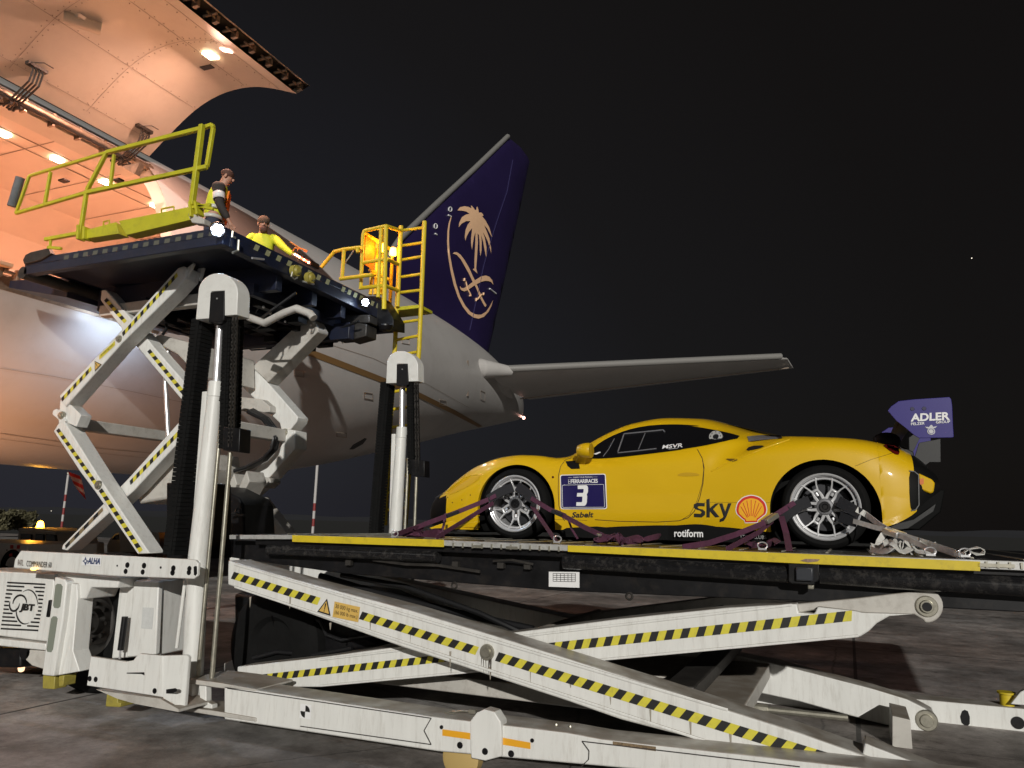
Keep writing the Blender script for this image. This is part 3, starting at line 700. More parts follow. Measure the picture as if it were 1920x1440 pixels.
# ================================================================== CARGO LOADER
LO = thing('cargo_loader', 'tall white and black scissor lift cargo loader with yellow handrails, carrying the car', 'cargo loader', (-3.5, 6.5, 0))
def zz(sc, ox, oy): return lambda l: [(a/sc+ox, b_/sc+oy) for a, b_ in l]
z3 = zz(3, 420, 960); z4 = zz(3.428, 960, 1020); z5 = zz(3.43, 1440, 1020); z7 = zz(4, 0, 1020); z6 = zz(4, 0, 760); zA = zz(4, 0, 480)
def pin(c, r, parent, name='pivot_pin'):
    mb = MB(); c = V(c); mb.lathe(c, (0, -1, 0), [(0, .03), (r*.55, .03), (r*.6, .022), (r*.62, .012), (r*.9, .012), (r, 0), (r, -.02)], 24)
    return mb.build(name, STEEL, parent)
mat('dull_yellow', (.32, .27, .05), .5, dirt=(.1, .08, .04), dirtamt=.8, vscale=6)
# --- lower (main deck) scissor, near pair
YA = 4.98
armA = pxprism('scissor_arm', z3([(20, 270), (45, 280), (490, 405), (1000, 540), (1500, 690), (1920, 820)])+z4([(1000, 940), (1390, 1070), (1851, 1215)])+z5([(615, 1360)])+[(1720, 1452), (1740, 1480), (1420, 1460)]+z4([(1240, 1270), (700, 1130)])+z3([(1920, 1060), (1400, 890), (1000, 760), (500, 580), (20, 410)]), YA, .27, WHITE, LO, .012)
pxprism('arm_end_fork', [(1622, 1393), (1641, 1401), (1745, 1441), (1800, 1464), (1800, 1490), (1600, 1490), (1560, 1440), (1617, 1417)], YA+.03, .2, WHITE, armA, .008)
# lips (flanges) along the edges of arm A
mb = MB()
for a_, b_ in (((440, 1058), (1365, 1331)), ((440, 1100), (1322, 1389))):
    mb.sqbar(P(*a_, YA-.004), P(*b_, YA-.004), .018, .012)
mb.build('edge_flange', WHITE, armA, .004)
tape(P(435, 1078, YA), P(600, 1128, YA), .058, armA); tape(P(675, 1153, YA), P(897, 1221, YA), .058, armA); tape(P(930, 1230, YA), P(1562, 1425, YA), .062, armA)
pin(P(913, 1223, YA-.004), .055, armA)
GREASE = mat('grease', (.05, .035, .025), .6, var=.5, vscale=30)
def stain(c, r, parent, seed, drips=4):
    rg = random.Random(seed); c = V(c); mb = MB()
    k = 18; mb.add([c+V((0, -.0015, 0))]+[c+V((r*rg.uniform(.8, 1.25)*cos(i*2*pi/k), -.0015, r*rg.uniform(.8, 1.25)*sin(i*2*pi/k))) for i in range(k)], [(0, 1+i, 1+(i+1) % k) for i in range(k)])
    for i in range(drips):
        x = rg.uniform(-r, r); L = rg.uniform(.06, .16); w_ = rg.uniform(.002, .005); mb.add([c+V((x-w_, -.002, -.3*r)), c+V((x+w_, -.002, -.3*r)), c+V((x+rg.uniform(-.02, .02), -.002, -r-L))], [(0, 1, 2)])
    mb.build('grease_mark', GREASE, parent, smooth=0)
stain(P(913, 1223, YA-.002), .040, armA, 1, 8)
for i in range(14):
    rg = random.Random(i); x0 = 470+i*75; c = P(x0, 1098+(x0-470)*.296+rg.uniform(-8, 30), YA-.002); mb = MB(); w_ = rg.uniform(.004, .014); L = rg.uniform(.03, .10)
    mb.add([c+V((-w_, -.0015, .01)), c+V((w_*.6, -.0015, .014)), c+V((w_*.3, -.0015, -L)), c+V((-w_*.1, -.0015, -L*1.2))], [(0, 1, 2, 3)]); mb.build('grime_mark', mat('grime', (.30, .27, .22), .7) if 'grime' not in MATS else MATS['grime'], armA, smooth=0)
# warning triangle and load plate
def warn(parent, ctr, ux, uy, s_, Y, off=-.006):
    c = V(ctr); ux = V(ux); uy = V(uy)
    def tri(k, m, o_, nm):
        q = [c+(uy*.62*k-uy*.1)*s_, c+(-ux*.55*k-uy*.38*k-uy*.1)*s_, c+(ux*.55*k-uy*.38*k-uy*.1)*s_]
        return MB().add([p+V((0, o_, 0)) for p in q], [(0, 1, 2)]).build(nm, m, parent, smooth=0)
    tri(1, TAPEB, off, 'warning_triangle'); t_ = tri(.74, PLATEY, off-.002, 'warning_triangle')
    q = [c+(ux*a+uy*b__)*s_+V((0, off-.004, 0)) for a, b__ in ((-.05, .2), (.05, .2), (.025, -.2), (-.025, -.2))]
    q2 = [c+(ux*a+uy*b__)*s_+V((0, off-.004, 0)) for a, b__ in ((-.035, -.25), (.035, -.25), (.035, -.33), (-.035, -.33))]
    MB().add(q+q2, [(0, 1, 2, 3), (4, 5, 6, 7)]).build('warning_mark', TAPEB, parent, smooth=0)
dA = (P(1060, 1268, YA)-P(440, 1078, YA)).normalized(); uA = V((-dA.z, 0, dA.x))
warn(armA, P(611, 1137, YA), dA, uA, .115, YA)
q = z3([(610, 590), (755, 620), (765, 535), (622, 503)]); q = [P(x, y, YA-.006) for x, y in q]
MB().add(q, [(0, 1, 2, 3)]).build('load_plate', PLATEY, armA, smooth=0)
for t_, (v0, v1) in (('30 000 kg max.', (.52, .86)), ('(66 000 lb max.)', (.14, .46))):
    cc = [quadmap(q, .07, v0), quadmap(q, .95, v0), quadmap(q, .95, v1), quadmap(q, .07, v1)]; textq('plate_text', t_, cc, BLK, armA, off=(0, -.003, 0))
# arm B
YB = 5.27
armB = pxprism('scissor_arm', z3([(75, 870), (520, 820), (1000, 755)])+z4([(0, 570), (700, 480), (1380, 410), (1800, 385)])+z5([(185, 385), (195, 440), (300, 448), (320, 402), (575, 432), (600, 440), (930, 452), (780, 465), (700, 510), (650, 560), (595, 595), (0, 640)])+z4([(1430, 670), (530, 750)])+z3([(1390, 900), (530, 985), (280, 985), (70, 985)]), YB, .22, WHITE, LO, .01)
hd = []
cx, cy, rr = 1737.5, 1137, 31
for i in range(15): a = radians(95-190*i/14); hd.append((cx+rr*cos(a), cy-rr*sin(a)))
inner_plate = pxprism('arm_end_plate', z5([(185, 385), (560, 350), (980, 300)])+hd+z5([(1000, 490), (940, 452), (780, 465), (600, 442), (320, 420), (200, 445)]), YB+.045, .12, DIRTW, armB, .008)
c = P(cx, cy, YB+.04); pin(c, .062, inner_plate)
MB().lathe(c, (0, -1, 0), [(0, .034), (.026, .034), (.026, .02)], 16).build('pin_bore', BLACK, inner_plate)
mb = MB()
for a_, b_ in (((600, 1237), (1485, 1134)), ((600, 1286), (1610, 1192))): mb.sqbar(P(*a_, YB-.004), P(*b_, YB-.004), .016, .010)
mb.build('edge_flange', WHITE, armB, .004)
tape(P(452, 1275, YB), P(860, 1231, YB), .052, armB); tape(P(1000, 1217, YB), P(1600, 1154, YB), .06, armB)
# far pair
YC = 7.55
farA = pxprism('scissor_arm', [(430, 1022), (700, 1078), (960, 1135), (1120, 1169), (1348, 1221), (1456, 1245), (1638, 1292), (1700, 1311), (1732, 1327), (1752, 1338), (1757, 1352), (1752, 1366), (1738, 1372), (1708, 1371), (1627, 1351), (1498, 1315), (1362, 1286), (960, 1190), (430, 1070)], YC, .26, WHITE, LO, .01)
pin(P(1737.5, 1351, YC-.004), .085, farA)
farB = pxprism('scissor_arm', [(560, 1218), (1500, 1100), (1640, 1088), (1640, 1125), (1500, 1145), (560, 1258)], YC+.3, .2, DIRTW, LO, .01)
mb = MB(); mb.tube(P(913, 1223, YA+.2), P(913, 1223, YA+.2)+V((0, 2.7, 0)), .06, 16); mb.tube(P(cx, cy, YB+.1), P(cx, cy, YB+.1)+V((0, 2.4, 0)), .05, 16)
mb.build('cross_shaft', DIRTW, LO)
mb = MB(); mb.bx(-1.15, -.95, YA+.25, YC+.1, .50, .60); mb.build('scissor_cross_tie', DARKG, LO, .01)
MB().tube(V((-2.9, 6.3, .45)), V((-.9, 6.3, .95)), .075, 18).build('lift_cylinder', BLACK, LO)
# --- near chassis beam
YN = 4.74
nb = z3([(0, 975), (1160, 1150), (1920, 1240)])+z4([(580, 1255)])+[(1500, 1427), (1760, 1456), (2050, 1489), (2050, 1546)]+[(1230, 1446)]+z3([(1200, 1347), (0, 1167)])
beamN = pxprism('chassis_beam', nb, YN, .26, WHITE, LO, .01)
mb = MB()
for l in (z3([(20, 992), (1165, 1160), (1125, 1230), (1165, 1308), (430, 1205)]), z4([(450, 1268), (495, 1330), (492, 1385), (440, 1437)]), z4([(450, 1268), (1851, 1432)])):
    for a_, b_ in zip(l, l[1:]): mb.sqbar(P(*a_, YN-.003), P(*b_, YN-.003), .005, .006)
mb.build('panel_outline', DARKG, beamN)
# target marker
c = P(*z3([(458, 1122)])[0], YN-.004); r_ = .048
MB().add([c+V((x, 0, z)) for x, z in ((-r_, -r_), (r_, -r_), (r_, r_), (-r_, r_))], [(0, 1, 2, 3)]).build('marker_plate', WHT, beamN, smooth=0)
mb = MB()
for k0 in (0, pi): mb.add([c+V((0, -.003, 0))]+[c+V((r_*.85*cos(k0+i*pi/16), -.003, r_*.85*sin(k0+i*pi/16))) for i in range(9)], [tuple(range(10))])
mb.build('marker_disc', BLK, beamN, smooth=0)
for a_ in (z3([(1228, 1222), (1385, 1243), (1385, 1280), (1228, 1258)]), z3([(1560, 1268), (1724, 1297), (1724, 1334), (1560, 1308)])):
    MB().add([P(x, y, YN-.004) for x, y in a_], [(0, 1, 2, 3)]).build('orange_reflector', TAPEO, beamN, smooth=0)
hump = z3([(1385, 1330), (1385, 1175), (1420, 1130), (1465, 1110), (1520, 1125), (1555, 1180), (1560, 1240), (1560, 1375), (1470, 1400), (1390, 1385)])
hp = pxprism('wheel_cover_plate', hump, YN-.03, .10, WHITE, beamN, .006)
MB().lathe(P(*z3([(1345, 1375)])[0], YN+.13), (0, 1, 0), [(0, -.05), (.10, -.05), (.13, -.04), (.13, .04), (.10, .05), (0, .05)], 28).build('roller_wheel', mat('tan_polyurethane', (.45, .32, .12), .5), beamN)
mb = MB()
for x, y in z3([(1327, 1312), (1468, 1347), (1615, 1360)]): mb.lathe(P(x, y, YN-.034 if 1430 < (x-420)*3 < 1500 else YN-.004), (0, -1, 0), [(0, .003), (.02, .003), (.021, 0)], 16)
for x, y in z3([(1224, 1210), (1734, 1285)]): mb.lathe(P(x, y, YN-.004), (0, -1, 0), [(0, .006), (.012, .006), (.013, 0)], 10)
mb.build('bolt_hole', BLACK, beamN)
q = z4([(648, 1268), (925, 1303), (925, 1332), (648, 1294)]); MB().add([P(x, y, YN-.004) for x, y in q], [(0, 1, 2, 3)]).build('worn_label', mat('worn_brown_label', (.2, .14, .08), .8, var=.6, vscale=60), beamN, smooth=0)
mb = MB()
for x, y in z3([(1265, 1128), (1760, 1198)]): mb.sphere(P(x, y, YN+.12), .045, 10, (1, .35, .12))
for x, y in z4([(250, 1180), (285, 1163), (375, 1175), (340, 1193)]): mb.sphere(P(x, y, YN+.12), .012, 8)
mb.path([P(*z3([(1250, 1130)])[0], YN+.15), P(*z3([(1330, 1128)])[0], YN+.13)+V((0, 0, .01)), P(*z3([(1400, 1122)])[0], YN+.12)], .008, 6)
mb.box(P(*z3([(1400, 1122)])[0], YN+.12), (.05, .03, .025)); mb.build('grease_fitting', STEEL, beamN)
# far chassis beam
YF = 7.95
fb = [(560, 1175), (1694, 1308.6), (1920, 1329), (2100, 1344), (2100, 1398), (1920, 1381), (1752, 1367), (1740, 1366), (560, 1235)]
beamF = pxprism('chassis_beam', fb, YF, .24, WHITE, LO, .01)
mb = MB(); q0 = z5([(1248, 1075), (1265, 1066), (1285, 1075), (1298, 1110), (1298, 1155), (1285, 1170), (1262, 1165), (1245, 1150), (1236, 1110)]); mb.prism([P(x, y, YF-.003) for x, y in q0], (0, .02, 0))
c = P(*z5([(1607, 1150)])[0], YF-.003); mb.lathe(c, (0, -1, 0), [(0, .004), (.05, .004), (.05, 0)], 20); mb.build('beam_cutout', BLACK, beamF)
c = P(1888, 1312, YF+.1); mb = MB(); mb.lathe(c, (0, 0, 1), [(0, -.06), (.055, -.06), (.055, .05), (.07, .05), (.07, .065), (0, .065)], 18); mb.build('yellow_cap', YEL, beamF)
pxprism('lug', z5([(1560, 1030), (1625, 950), (1660, 935), (1690, 960), (1690, 1040)]), YF-.02, .05, WHITE, beamF)
MB().prism([P(x, y, 6.9) for x, y in ((1673, 1342), (1707, 1350), (1712, 1418), (1673, 1418))], (0, .5, 0)).build('arm_stop_plate', DIRTW, LO, .005)
mb = MB(); mb.tube(P(1440, 1331, 6.6), P(1590, 1346, 6.6), .025, 10); mb.tube(P(1440, 1331, 6.6), P(1200, 1305, 6.6), .04, 10); mb.build('steering_rod', STEEL, LO)
mb = MB(); mb.bx(-3.9, -.7, 5.6, 7.7, .30, .42); mb.build('lower_frame_plate', DIRTW, LO, .01)
pxprism('hydraulic_box', [(1065, 1252), (1165, 1256), (1290, 1276), (1290, 1296), (1160, 1290), (1065, 1266)], 6.4, .25, DIRTW, LO)
pxprism('service_cover', z3([(0, 850), (170, 790), (350, 790), (400, 830), (60, 900), (0, 930)]), 5.9, .5, DIRTW, LO)
MB().prism([P(x, y, 5.75) for x, y in ((438, 1112), (560, 1128), (650, 1168), (712, 1212), (600, 1228), (440, 1240))], (0, 1.7, 0)).build('drive_unit', BLACK, LO, .03)
c = P(520, 1200, 5.72); c.z = .50; MB().lathe(c, (0, -1, 0), [(0, .02), (.2, .03), (.24, .08), (.40, .10), (.48, .05), (.50, -.02), (.50, -.25), (0, -.25)], 40).build('inner_wheel', RUBBER, LO, smooth=40)
mb = MB(); mb.path([P(x, y, 5.7) for x, y in ((560, 1150), (600, 1165), (612, 1190), (640, 1200), (700, 1192))], .016, 7); mb.path([P(x, y, 5.66) for x, y in ((470, 1235), (520, 1222), (590, 1228), (660, 1215))], .02, 7); mb.build('drive_hose', HOSE, LO)
# --- main deck
YD = 5.2
deckz = 1.465
deck = MB().bx(-4.62, 2.6, YD+.05, 8.75, deckz-.09, deckz-.004).build('main_deck', BLACK, LO, .005)
mb = MB()
for i in range(26): xx = -4.45+i*.27; mb.tube((xx, YD+.25, deckz-.008), (xx, 8.6, deckz-.008), .012, 8)
mb.build('deck_roller', STEEL, deck)
er = MB().prism([P(430, 1003, YD), P(545, 1003, YD), P(1920, 1053, YD)+V((0, 0, 0)), P(2400, 1072, YD), P(2400, 1092, YD), P(1920, 1070, YD), P(545, 1011, YD), P(430, 1011, YD)], (0, .09, 0)).build('edge_rail', ALU, LO, .003)
mb = MB()
for x in list(range(850, 1060, 18))+list(range(1850, 2100, 22)):
    y = 1003+.0365*(x-545)+6; mb.box(P(x, y+2, YD-.004), (.012, .01, .035))
for x in (895, 960, 1850, 1885): mb.box(P(x, 1003+.0365*(x-545)+9, YD-.006), (.09, .012, .02))
mb.build('rail_clip', STEEL, er)
for q in (z3([(383, 130), (1235, 156), (1235, 197), (383, 168)]), z4([(357, 8), (1851, 62)])+[(1838, 1053), (1838, 1071)]+z4([(1851, 126), (357, 50)])):
    MB().prism([P(x, y, YD-.012) for x, y in q], (0, .012, 0)).build('yellow_edge_strip', YEL, er, .002)
mb = MB(); q = z5([(205, 108), (240, 95), (335, 98), (320, 112), (260, 118)]); mb.add([P(x, y, YD-.016) for x, y in q], [tuple(range(5))]); mb.build('scrape_mark', mat('bare_scrape', (.3, .2, .14), .7, var=.5, vscale=40), er)
tubez = []
mb = MB()
for a_, b_, r_ in (((1058, 1052), (1478, 1077), .055), ((1537, 1078), (2300, 1122), .058), ((505, 1030), (822, 1043), .05)): mb.tube(P(*a_, YD+.08), P(*b_, YD+.08), r_, 20)
mb.build('side_tube', mat('glossy_black_tube', (.01, .01, .011), .18, var=.3, vscale=9, dirt=(.12, .11, .1), dirtamt=.5), LO)
pxprism('deck_underframe', [(432, 1012), (700, 1022), (1500, 1052), (1920, 1068), (2400, 1090), (2400, 1178), (1920, 1148), (1500, 1127), (1050, 1108), (640, 1075), (432, 1045)], YD+.16, 3.1, BLACK, LO)
j = pxprism('tube_bracket', z5([(130, 122), (330, 122), (330, 232), (300, 250), (300, 265), (150, 255), (130, 240)]), YD+.0, .10, BLACK, LO)
pxprism('junction_box', z5([(178, 148), (290, 152), (290, 240), (178, 236)]), YD-.03, .05, mat('box_charcoal', (.03, .033, .04), .35), j, .008)
pxprism('lower_latch', z5([(255, 255), (295, 257), (295, 292), (255, 290)]), YD+.02, .06, STEEL, j)
q = [(1029, 1072), (1086, 1072.5), (1086, 1102), (1029, 1100)]
np_ = MB().prism([P(x, y, YD+.12) for x, y in q], (0, .01, 0)).build('data_label', WHT, LO, smooth=0)
mb = MB()
for i in range(7):
    a = (1037+i*7, 1075); mb.sqbar(P(a[0], 1075, YD+.118), P(a[0], 1090, YD+.118), .003, .002)
for i in range(5): mb.sqbar(P(1037, 1075+i*3.7, YD+.118), P(1079, 1076+i*3.7, YD+.118), .003, .002)
mb.build('label_grid', DARKG, np_)
mb = MB()
for x, y in ((990, 1062), (1270, 1062), (855, 1058), (940, 1060), (655, 1055)): mb.box(P(x, y, YD+.12), (.05, .04, .04))
for x, y in ((852, 1098), (1180, 1118)): mb.lathe(P(x, y, YD+.12), (0, 1, 0), [(.03, 0), (.022, .01), (.014, 0), (.022, -.01), (.03, 0)], 14)
mb.path([P(700, 1050, YD+.1), P(760, 1058, YD+.08), P(820, 1060, YD+.1), P(900, 1072, YD+.1)], .012, 6); mb.path([P(925, 1052, YD+.1), P(960, 1050, YD+.06), P(1000, 1058, YD+.1)], .009, 6)
mb.build('underframe_fitting', DARKG, LO)
mb = MB(); mb.path([P(640, 1078, 5.6), P(760, 1100, 5.6), P(900, 1150, 5.6), P(1040, 1215, 5.6), P(1100, 1240, 5.7)], .022, 8); mb.path([P(600, 1080, 5.8), P(700, 1110, 5.8), P(860, 1150, 5.8), P(1000, 1180, 5.8)], .03, 8); mb.build('hydraulic_hose', HOSE, LO)
# --- lift columns (near and far are alike)
def column(dY, dX):
    T = V((dX, dY, 0))
    YK = 4.9
    p = lambda x, y, o_=0: P(x, y, YK+o_)+T
    root = MB().tube(p(360, 1290), p(372, 1044), .082, 26, .080).tube(p(372, 1044), p(404, 740), .080, 26, .066).build('outer_cylinder', WHITE, LO, smooth=40)
    mb = MB(); mb.sqbar(p(350, 1250), p(388, 735), .05, .06); mb.build('guide_strip', WHITE, root, .004)
    mb = MB(); mb.tube(p(404, 745), p(406.5, 716), .070, 26, .066); mb.build('cylinder_collar', CAPW, root, .004)
    q = [p(412, 742, -.07), p(418, 742, -.07), p(416, 752, -.07), p(410, 752, -.07)]; MB().prism(q, (0, .01, 0)).build('collar_slot', DARKG, root)
    MB().tube(p(406, 722), p(413, 612), .036, 24).build('chrome_rod', CHROME, root, smooth=50)
    # arched cap
    arcp = [(366.7, 599)]
    for i in range(15):
        a = pi-pi*i/14; arcp.append((408.5+37*cos(a)+(i/14)*2.5*0, 549-37*sin(a)*1.0))
    arcp += [(444, 590), (421, 592), (421, 545), (395, 546), (391, 597)]
    cap = MB().prism([p(x, y, -.12) for x, y in arcp], (0, .15, 0)).build('arched_cap', CAPW, root, .006)
    MB().prism([p(x, y, -.125) for x, y in ((394.5, 548), (420, 545), (420, 600), (411, 604), (391, 604))], (0, .07, 0)).build('carriage_block', BLACK, root, .004)
    MB().sphere(p(407, 560, -.13), .009, 8).build('bolt_head', CHROME, root)
    # drag chains
    def chain(name, top, bot, w_, d_, yo):
        a, b__ = p(*top, yo), p(*bot, yo); L = (b__-a).length; k = int(L/.036); mb = MB(); d = (b__-a)/k
        for i in range(k):
            c = a+d*(i+.5); mb.box(c, (w_, d_, d.length*.9)); mb.box(c+V((w_*.12, -d_*.02, 0)), (w_*.25, d_*1.04, d.length*.99)); 
        mb.sqbar(a, b__, w_*.7, d_*.7); mb.gr = [(0, len(mb.v), 0, len(mb.f))]; return mb.build(name, RUBBER, root, 0, smooth=0)
    chain('drag_chain', (381, 600), (328, 1040), .13, .14, .03); chain('drag_chain', (438, 592), (430, 842), .085, .16, .0); 
    a, b__ = p(444, 600, -.09), p(436, 840, -.09); mb = MB()
    for sx in (-.035, .0):
        for i in range(34):
            c = a.lerp(b__, i/34)+V((sx, 0, 0)); mb.box(c, (.012 if i % 2 else .018, .02, .05))
    mb.gr = [(0, len(mb.v), 0, len(mb.f))]; mb.build('leaf_chain', DARKG, root)
    q = [(419, 800), (450, 803), (448, 848), (417, 844)]; MB().prism([p(x, y, -.10) for x, y in q], (0, .13, 0)).build('chain_anchor', BLACK, root, .006)
    q = [(412, 735), (421, 735), (420, 797), (411, 797)]; MB().prism([p(x, y, -.06) for x, y in q], (0, .10, 0)).build('guide_block', BLACK, root, .004)
    mb = MB(); mb.tube(p(414, 796, -.06), p(370, 1276, -.06), .017, 12); mb.build('guide_rod', STEEL, root, smooth=50)
    mb = MB(); mb.tube(p(432, 848, -.05), p(397, 1274, -.05), .019, 12); mb.build('guide_rod', STEEL, root, smooth=50)
    mb = MB(); mb.prism([p(x, y, .08) for x, y in ((368, 600), (376, 603), (372, 628), (364, 622))], (0, .06, 0)); mb.build('chain_guard', CAPW, root, .003)
    return root
column(0, 0); column(3.12, -.07)
# black mast block behind the near column
MB().prism([P(x, y, 5.25) for x, y in ((312, 905), (388, 905), (388, 1048), (312, 1048))], (0, .3, 0)).build('mast_housing', BLACK, LO, .01)
# --- chassis head beam with name
YH = 4.62
hb = z7([(155, 50), (470, 65), (1400, 113), (1462, 120), (1486, 145), (1480, 240), (1452, 262), (840, 240), (460, 210), (100, 180), (110, 115)])
head = pxprism('name_beam', hb, YH, .03, WHITE, LO, .008)
mb = MB()
for x, y, r_ in ((955, 158, .024), (942, 205, .022), (1080, 162, .024), (1070, 210, .022), (1300, 182, .024), (1294, 215, .024), (1420, 185, .022), (1416, 213, .022), (1205, 176, .01), (879, 163, .008)):
    mb.lathe(P(*z7([(x, y)])[0], YH-.003), (0, -1, 0), [(0, .002), (r_*.9, .002), (r_*.95, 0)], 16)
mb.build('bolt_hole', BLACK, head)
MB().prism([P(x, y, YH-.002) for x, y in z7([(1452, 172), (1462, 165), (1477, 168), (1476, 225), (1466, 238), (1454, 232)])], (0, .01, 0)).build('lifting_slot', BLACK, head)
textq('name_text', 'COMMANDER 60', [P(x, y, YH) for x, y in z7([(202, 168), (390, 178), (392, 136), (205, 124)])], BLK, head, off=(0, -.006, 0), bold=.0)
textq('tail_number_text', 'R47L', [P(x, y, YH) for x, y in z7([(136, 160), (178, 163), (180, 118), (140, 116)])], mat('faded_text', (.16, .12, .1), .6), head, off=(0, -.006, 0))
MB().add([P(x, y, YH-.004) for x, y in z7([(612, 158), (757, 166), (762, 100), (618, 94)])], [(0, 1, 2, 3)]).build('sticker', WHT, head, smooth=0)
SKB = mat('sticker_navy', (.01, .03, .12), .5)
textq('sticker_text', 'ALHA', [P(x, y, YH) for x, y in z7([(664, 148), (757, 152), (762, 106), (668, 100)])], SKB, head, off=(0, -.008, 0), bold=.03, shear=.05)
cc_ = z7([(641, 94), (648, 118), (663, 128), (649, 138), (640, 162), (632, 138), (618, 128), (633, 118)]); MB().add([P(x, y, YH-.008) for x, y in cc_], [tuple(range(8))]).build('sticker_star', SKB, head, smooth=0)
cc_ = z7([(641, 118), (650, 128), (641, 138), (631, 128)]); MB().add([P(x, y, YH-.010) for x, y in cc_], [(0, 1, 2, 3)]).build('sticker_star', WHT, head, smooth=0)
MB().sphere(P(63, 1067, YH-.02), .02, 10, (1.6, 1, .6)).build('marker_lamp', emis('amber_marker', (1, .55, .1), 6), head)
# --- front body: engine housing with grille and logo
YE = 4.95
eng = pxprism('engine_housing', z7([(-260, 190), (30, 205), (410, 225), (360, 735), (-20, 690), (-300, 670)]), YE, 1.6, WHITE, LO, .015)
pxprism('bumper_rail', z7([(-300, 690), (0, 708), (345, 745), (340, 800), (-10, 765), (-300, 740)]), YE-.05, 1.6, WHITE, LO, .012)
pxprism('under_skirt', z7([(200, 790), (345, 800), (330, 940), (240, 915), (190, 870)]), YE, .5, DIRTW, LO, .01)
MB().tube(P(46, 1222, YE), P(46, 1222, YE)+V((0, .5, 0)), .07, 16).build('exhaust_pipe', BLACK, LO)
pxprism('fuel_tank', z7([(-300, 770), (155, 785), (150, 930), (-300, 920)]), YE+.12, 1.2, BLACK, LO, .02)
E0 = lambda x, y: P(x/12, 1080+y/12, YE-.004)
gr = MB()
rows = [(145, 165, 1010, [(0, 1)]), (222, 155, 1000, [(0, .45), (.72, 1)]), (312, 145, 985, [(0, .40), (.78, 1)]), (398, 130, 970, [(0, .16), (.86, 1)]), (485, 118, 958, [(0, .13), (.89, 1)]), (572, 105, 945, [(0, .11), (.90, 1)]), (658, 92, 932, [(0, .11), (.92, 1)]),
        (745, 80, 918, [(0, .13), (.92, 1)]), (832, 70, 905, [(0, .24), (.89, 1)]), (918, 55, 890, [(0, .32), (.85, 1)]), (1003, 45, 877, [(0, .40), (.78, 1)]), (1092, 30, 863, [(0, .52), (.70, 1)]), (1183, 18, 850, [(0, 1)])]
for y, xa, xb, segs in rows:
    for s0, s1 in segs:
        x0 = xa+(xb-xa)*s0; x1 = xa+(xb-xa)*s1; sl = .05
        gr.prism([E0(x0, y-17+(x0-xa)*sl), E0(x1, y-17+(x1-xa)*sl), E0(x1+6, y+(x1-xa)*sl), E0(x1, y+19+(x1-xa)*sl), E0(x0, y+19+(x0-xa)*sl), E0(x0-6, y+(x0-xa)*sl)], (0, .01, 0))
gr.build('louvre_slot', BLK, eng, smooth=0)
def swoosh(cx_, cy_, ra, rb, rot, a0, a1, w0, w1, nm):
    k = 28; o_ = []; i_ = []
    for i in range(k+1):
        t = i/k; a = radians(a0+(a1-a0)*t); w_ = w0+(w1-w0)*sin(pi*t)
        x = ra*cos(a); y = rb*sin(a); l = sqrt((cos(a))**2+(sin(a))**2); cr, sr = cos(radians(rot)), sin(radians(rot))
        for lst, f in ((o_, 1), (i_, -1)):
            xx = x+f*w_/2*cos(a); yy_ = y+f*w_/2*sin(a); lst.append(E0(cx_+xx*cr-yy_*sr, cy_+xx*sr+yy_*cr))
    vs = o_+i_; n_ = k+1
    return MB().add(vs, [(i, i+1, n_+i+1, n_+i) for i in range(k)]).build(nm, BLK, eng, smooth=0)
swoosh(600, 700, 240, 390, 8, -125, -12, 4, 30, 'logo_ring'); swoosh(590, 720, 225, 360, 8, 60, 175, 4, 38, 'logo_ring')
swoosh(440, 620, 150, 190, 15, -195, -15, 14, 44, 'logo_ring'); swoosh(325, 620, 110, 170, 12, -10, 190, 6, 46, 'logo_ring')
textq('logo_text', 'JBT', [E0(430, 815), E0(760, 835), E0(790, 635), E0(490, 615)], BLK, eng, off=(0, -.004, 0), bold=.05)
# post with slots, feet, tyre
YP = 4.72
post = pxprism('jack_post', z7([(410, 245), (480, 265), (500, 290), (470, 560), (400, 992), (312, 985), (360, 620)]), YP, .20, WHITE, LO, .012)
pxprism('post_web', z7([(500, 290), (575, 300), (580, 410), (545, 800), (595, 955), (400, 992), (470, 560)]), YP+.05, .16, WHITE, post, .008)
mb = MB(); mb.prism([P(x, y, YP-.004) for x, y in z7([(415, 310), (430, 298), (455, 300), (468, 320), (450, 470), (435, 482), (405, 478), (398, 460)])], (0, .01, 0)); mb.build('post_slot', mat('slot_green_grey', (.2, .22, .18), .6), post)
mb = MB(); mb.prism([P(x, y, YP-.004) for x, y in z7([(382, 560), (398, 542), (420, 544), (430, 560), (395, 790), (382, 812), (355, 808), (348, 790)])], (0, .01, 0)); mb.build('post_slot', MATS['slot_green_grey'], post)
pxprism('rubber_stop', z7([(362, 420), (384, 420), (366, 550), (342, 548)]), YP+.1, .1, BLACK, LO)
for q in (z7([(320, 985), (412, 992), (405, 1090), (318, 1085)]), z7([(440, 990), (480, 985), (470, 1065), (440, 1070)])): pxprism('jack_foot', q, YP+.06, .12, MATS['dull_yellow'], LO)
for q in (z7([(800, 1120), (885, 1135), (880, 1190), (905, 1190), (900, 1225), (790, 1220)]),): pxprism('jack_foot', q, 4.62, .14, MATS['dull_yellow'], LO)
pxprism('chassis_side', z7([(410, 215), (900, 250), (880, 330), (680, 325), (640, 412), (560, 412), (575, 300), (500, 285)]), YP+.08, .3, WHITE, LO, .01)
pxprism('wheel_arch_backing', z7([(400, 300), (900, 320), (900, 1000), (560, 1010), (400, 900)]), 6.1, .1, BLACK, LO)
c = P(184, 1205, 5.3); R_ = .62; c.z = R_
mb = MB(); mb.lathe(c, (0, -1, 0), [(.30, .10), (.36, .14), (.50, .16), (.58, .13), (R_, .06), (R_, -.16), (.56, -.2), (.3, -.2)], 56)
wh = thing_wheel = mb.build('drive_wheel', RUBBER, LO, smooth=40)
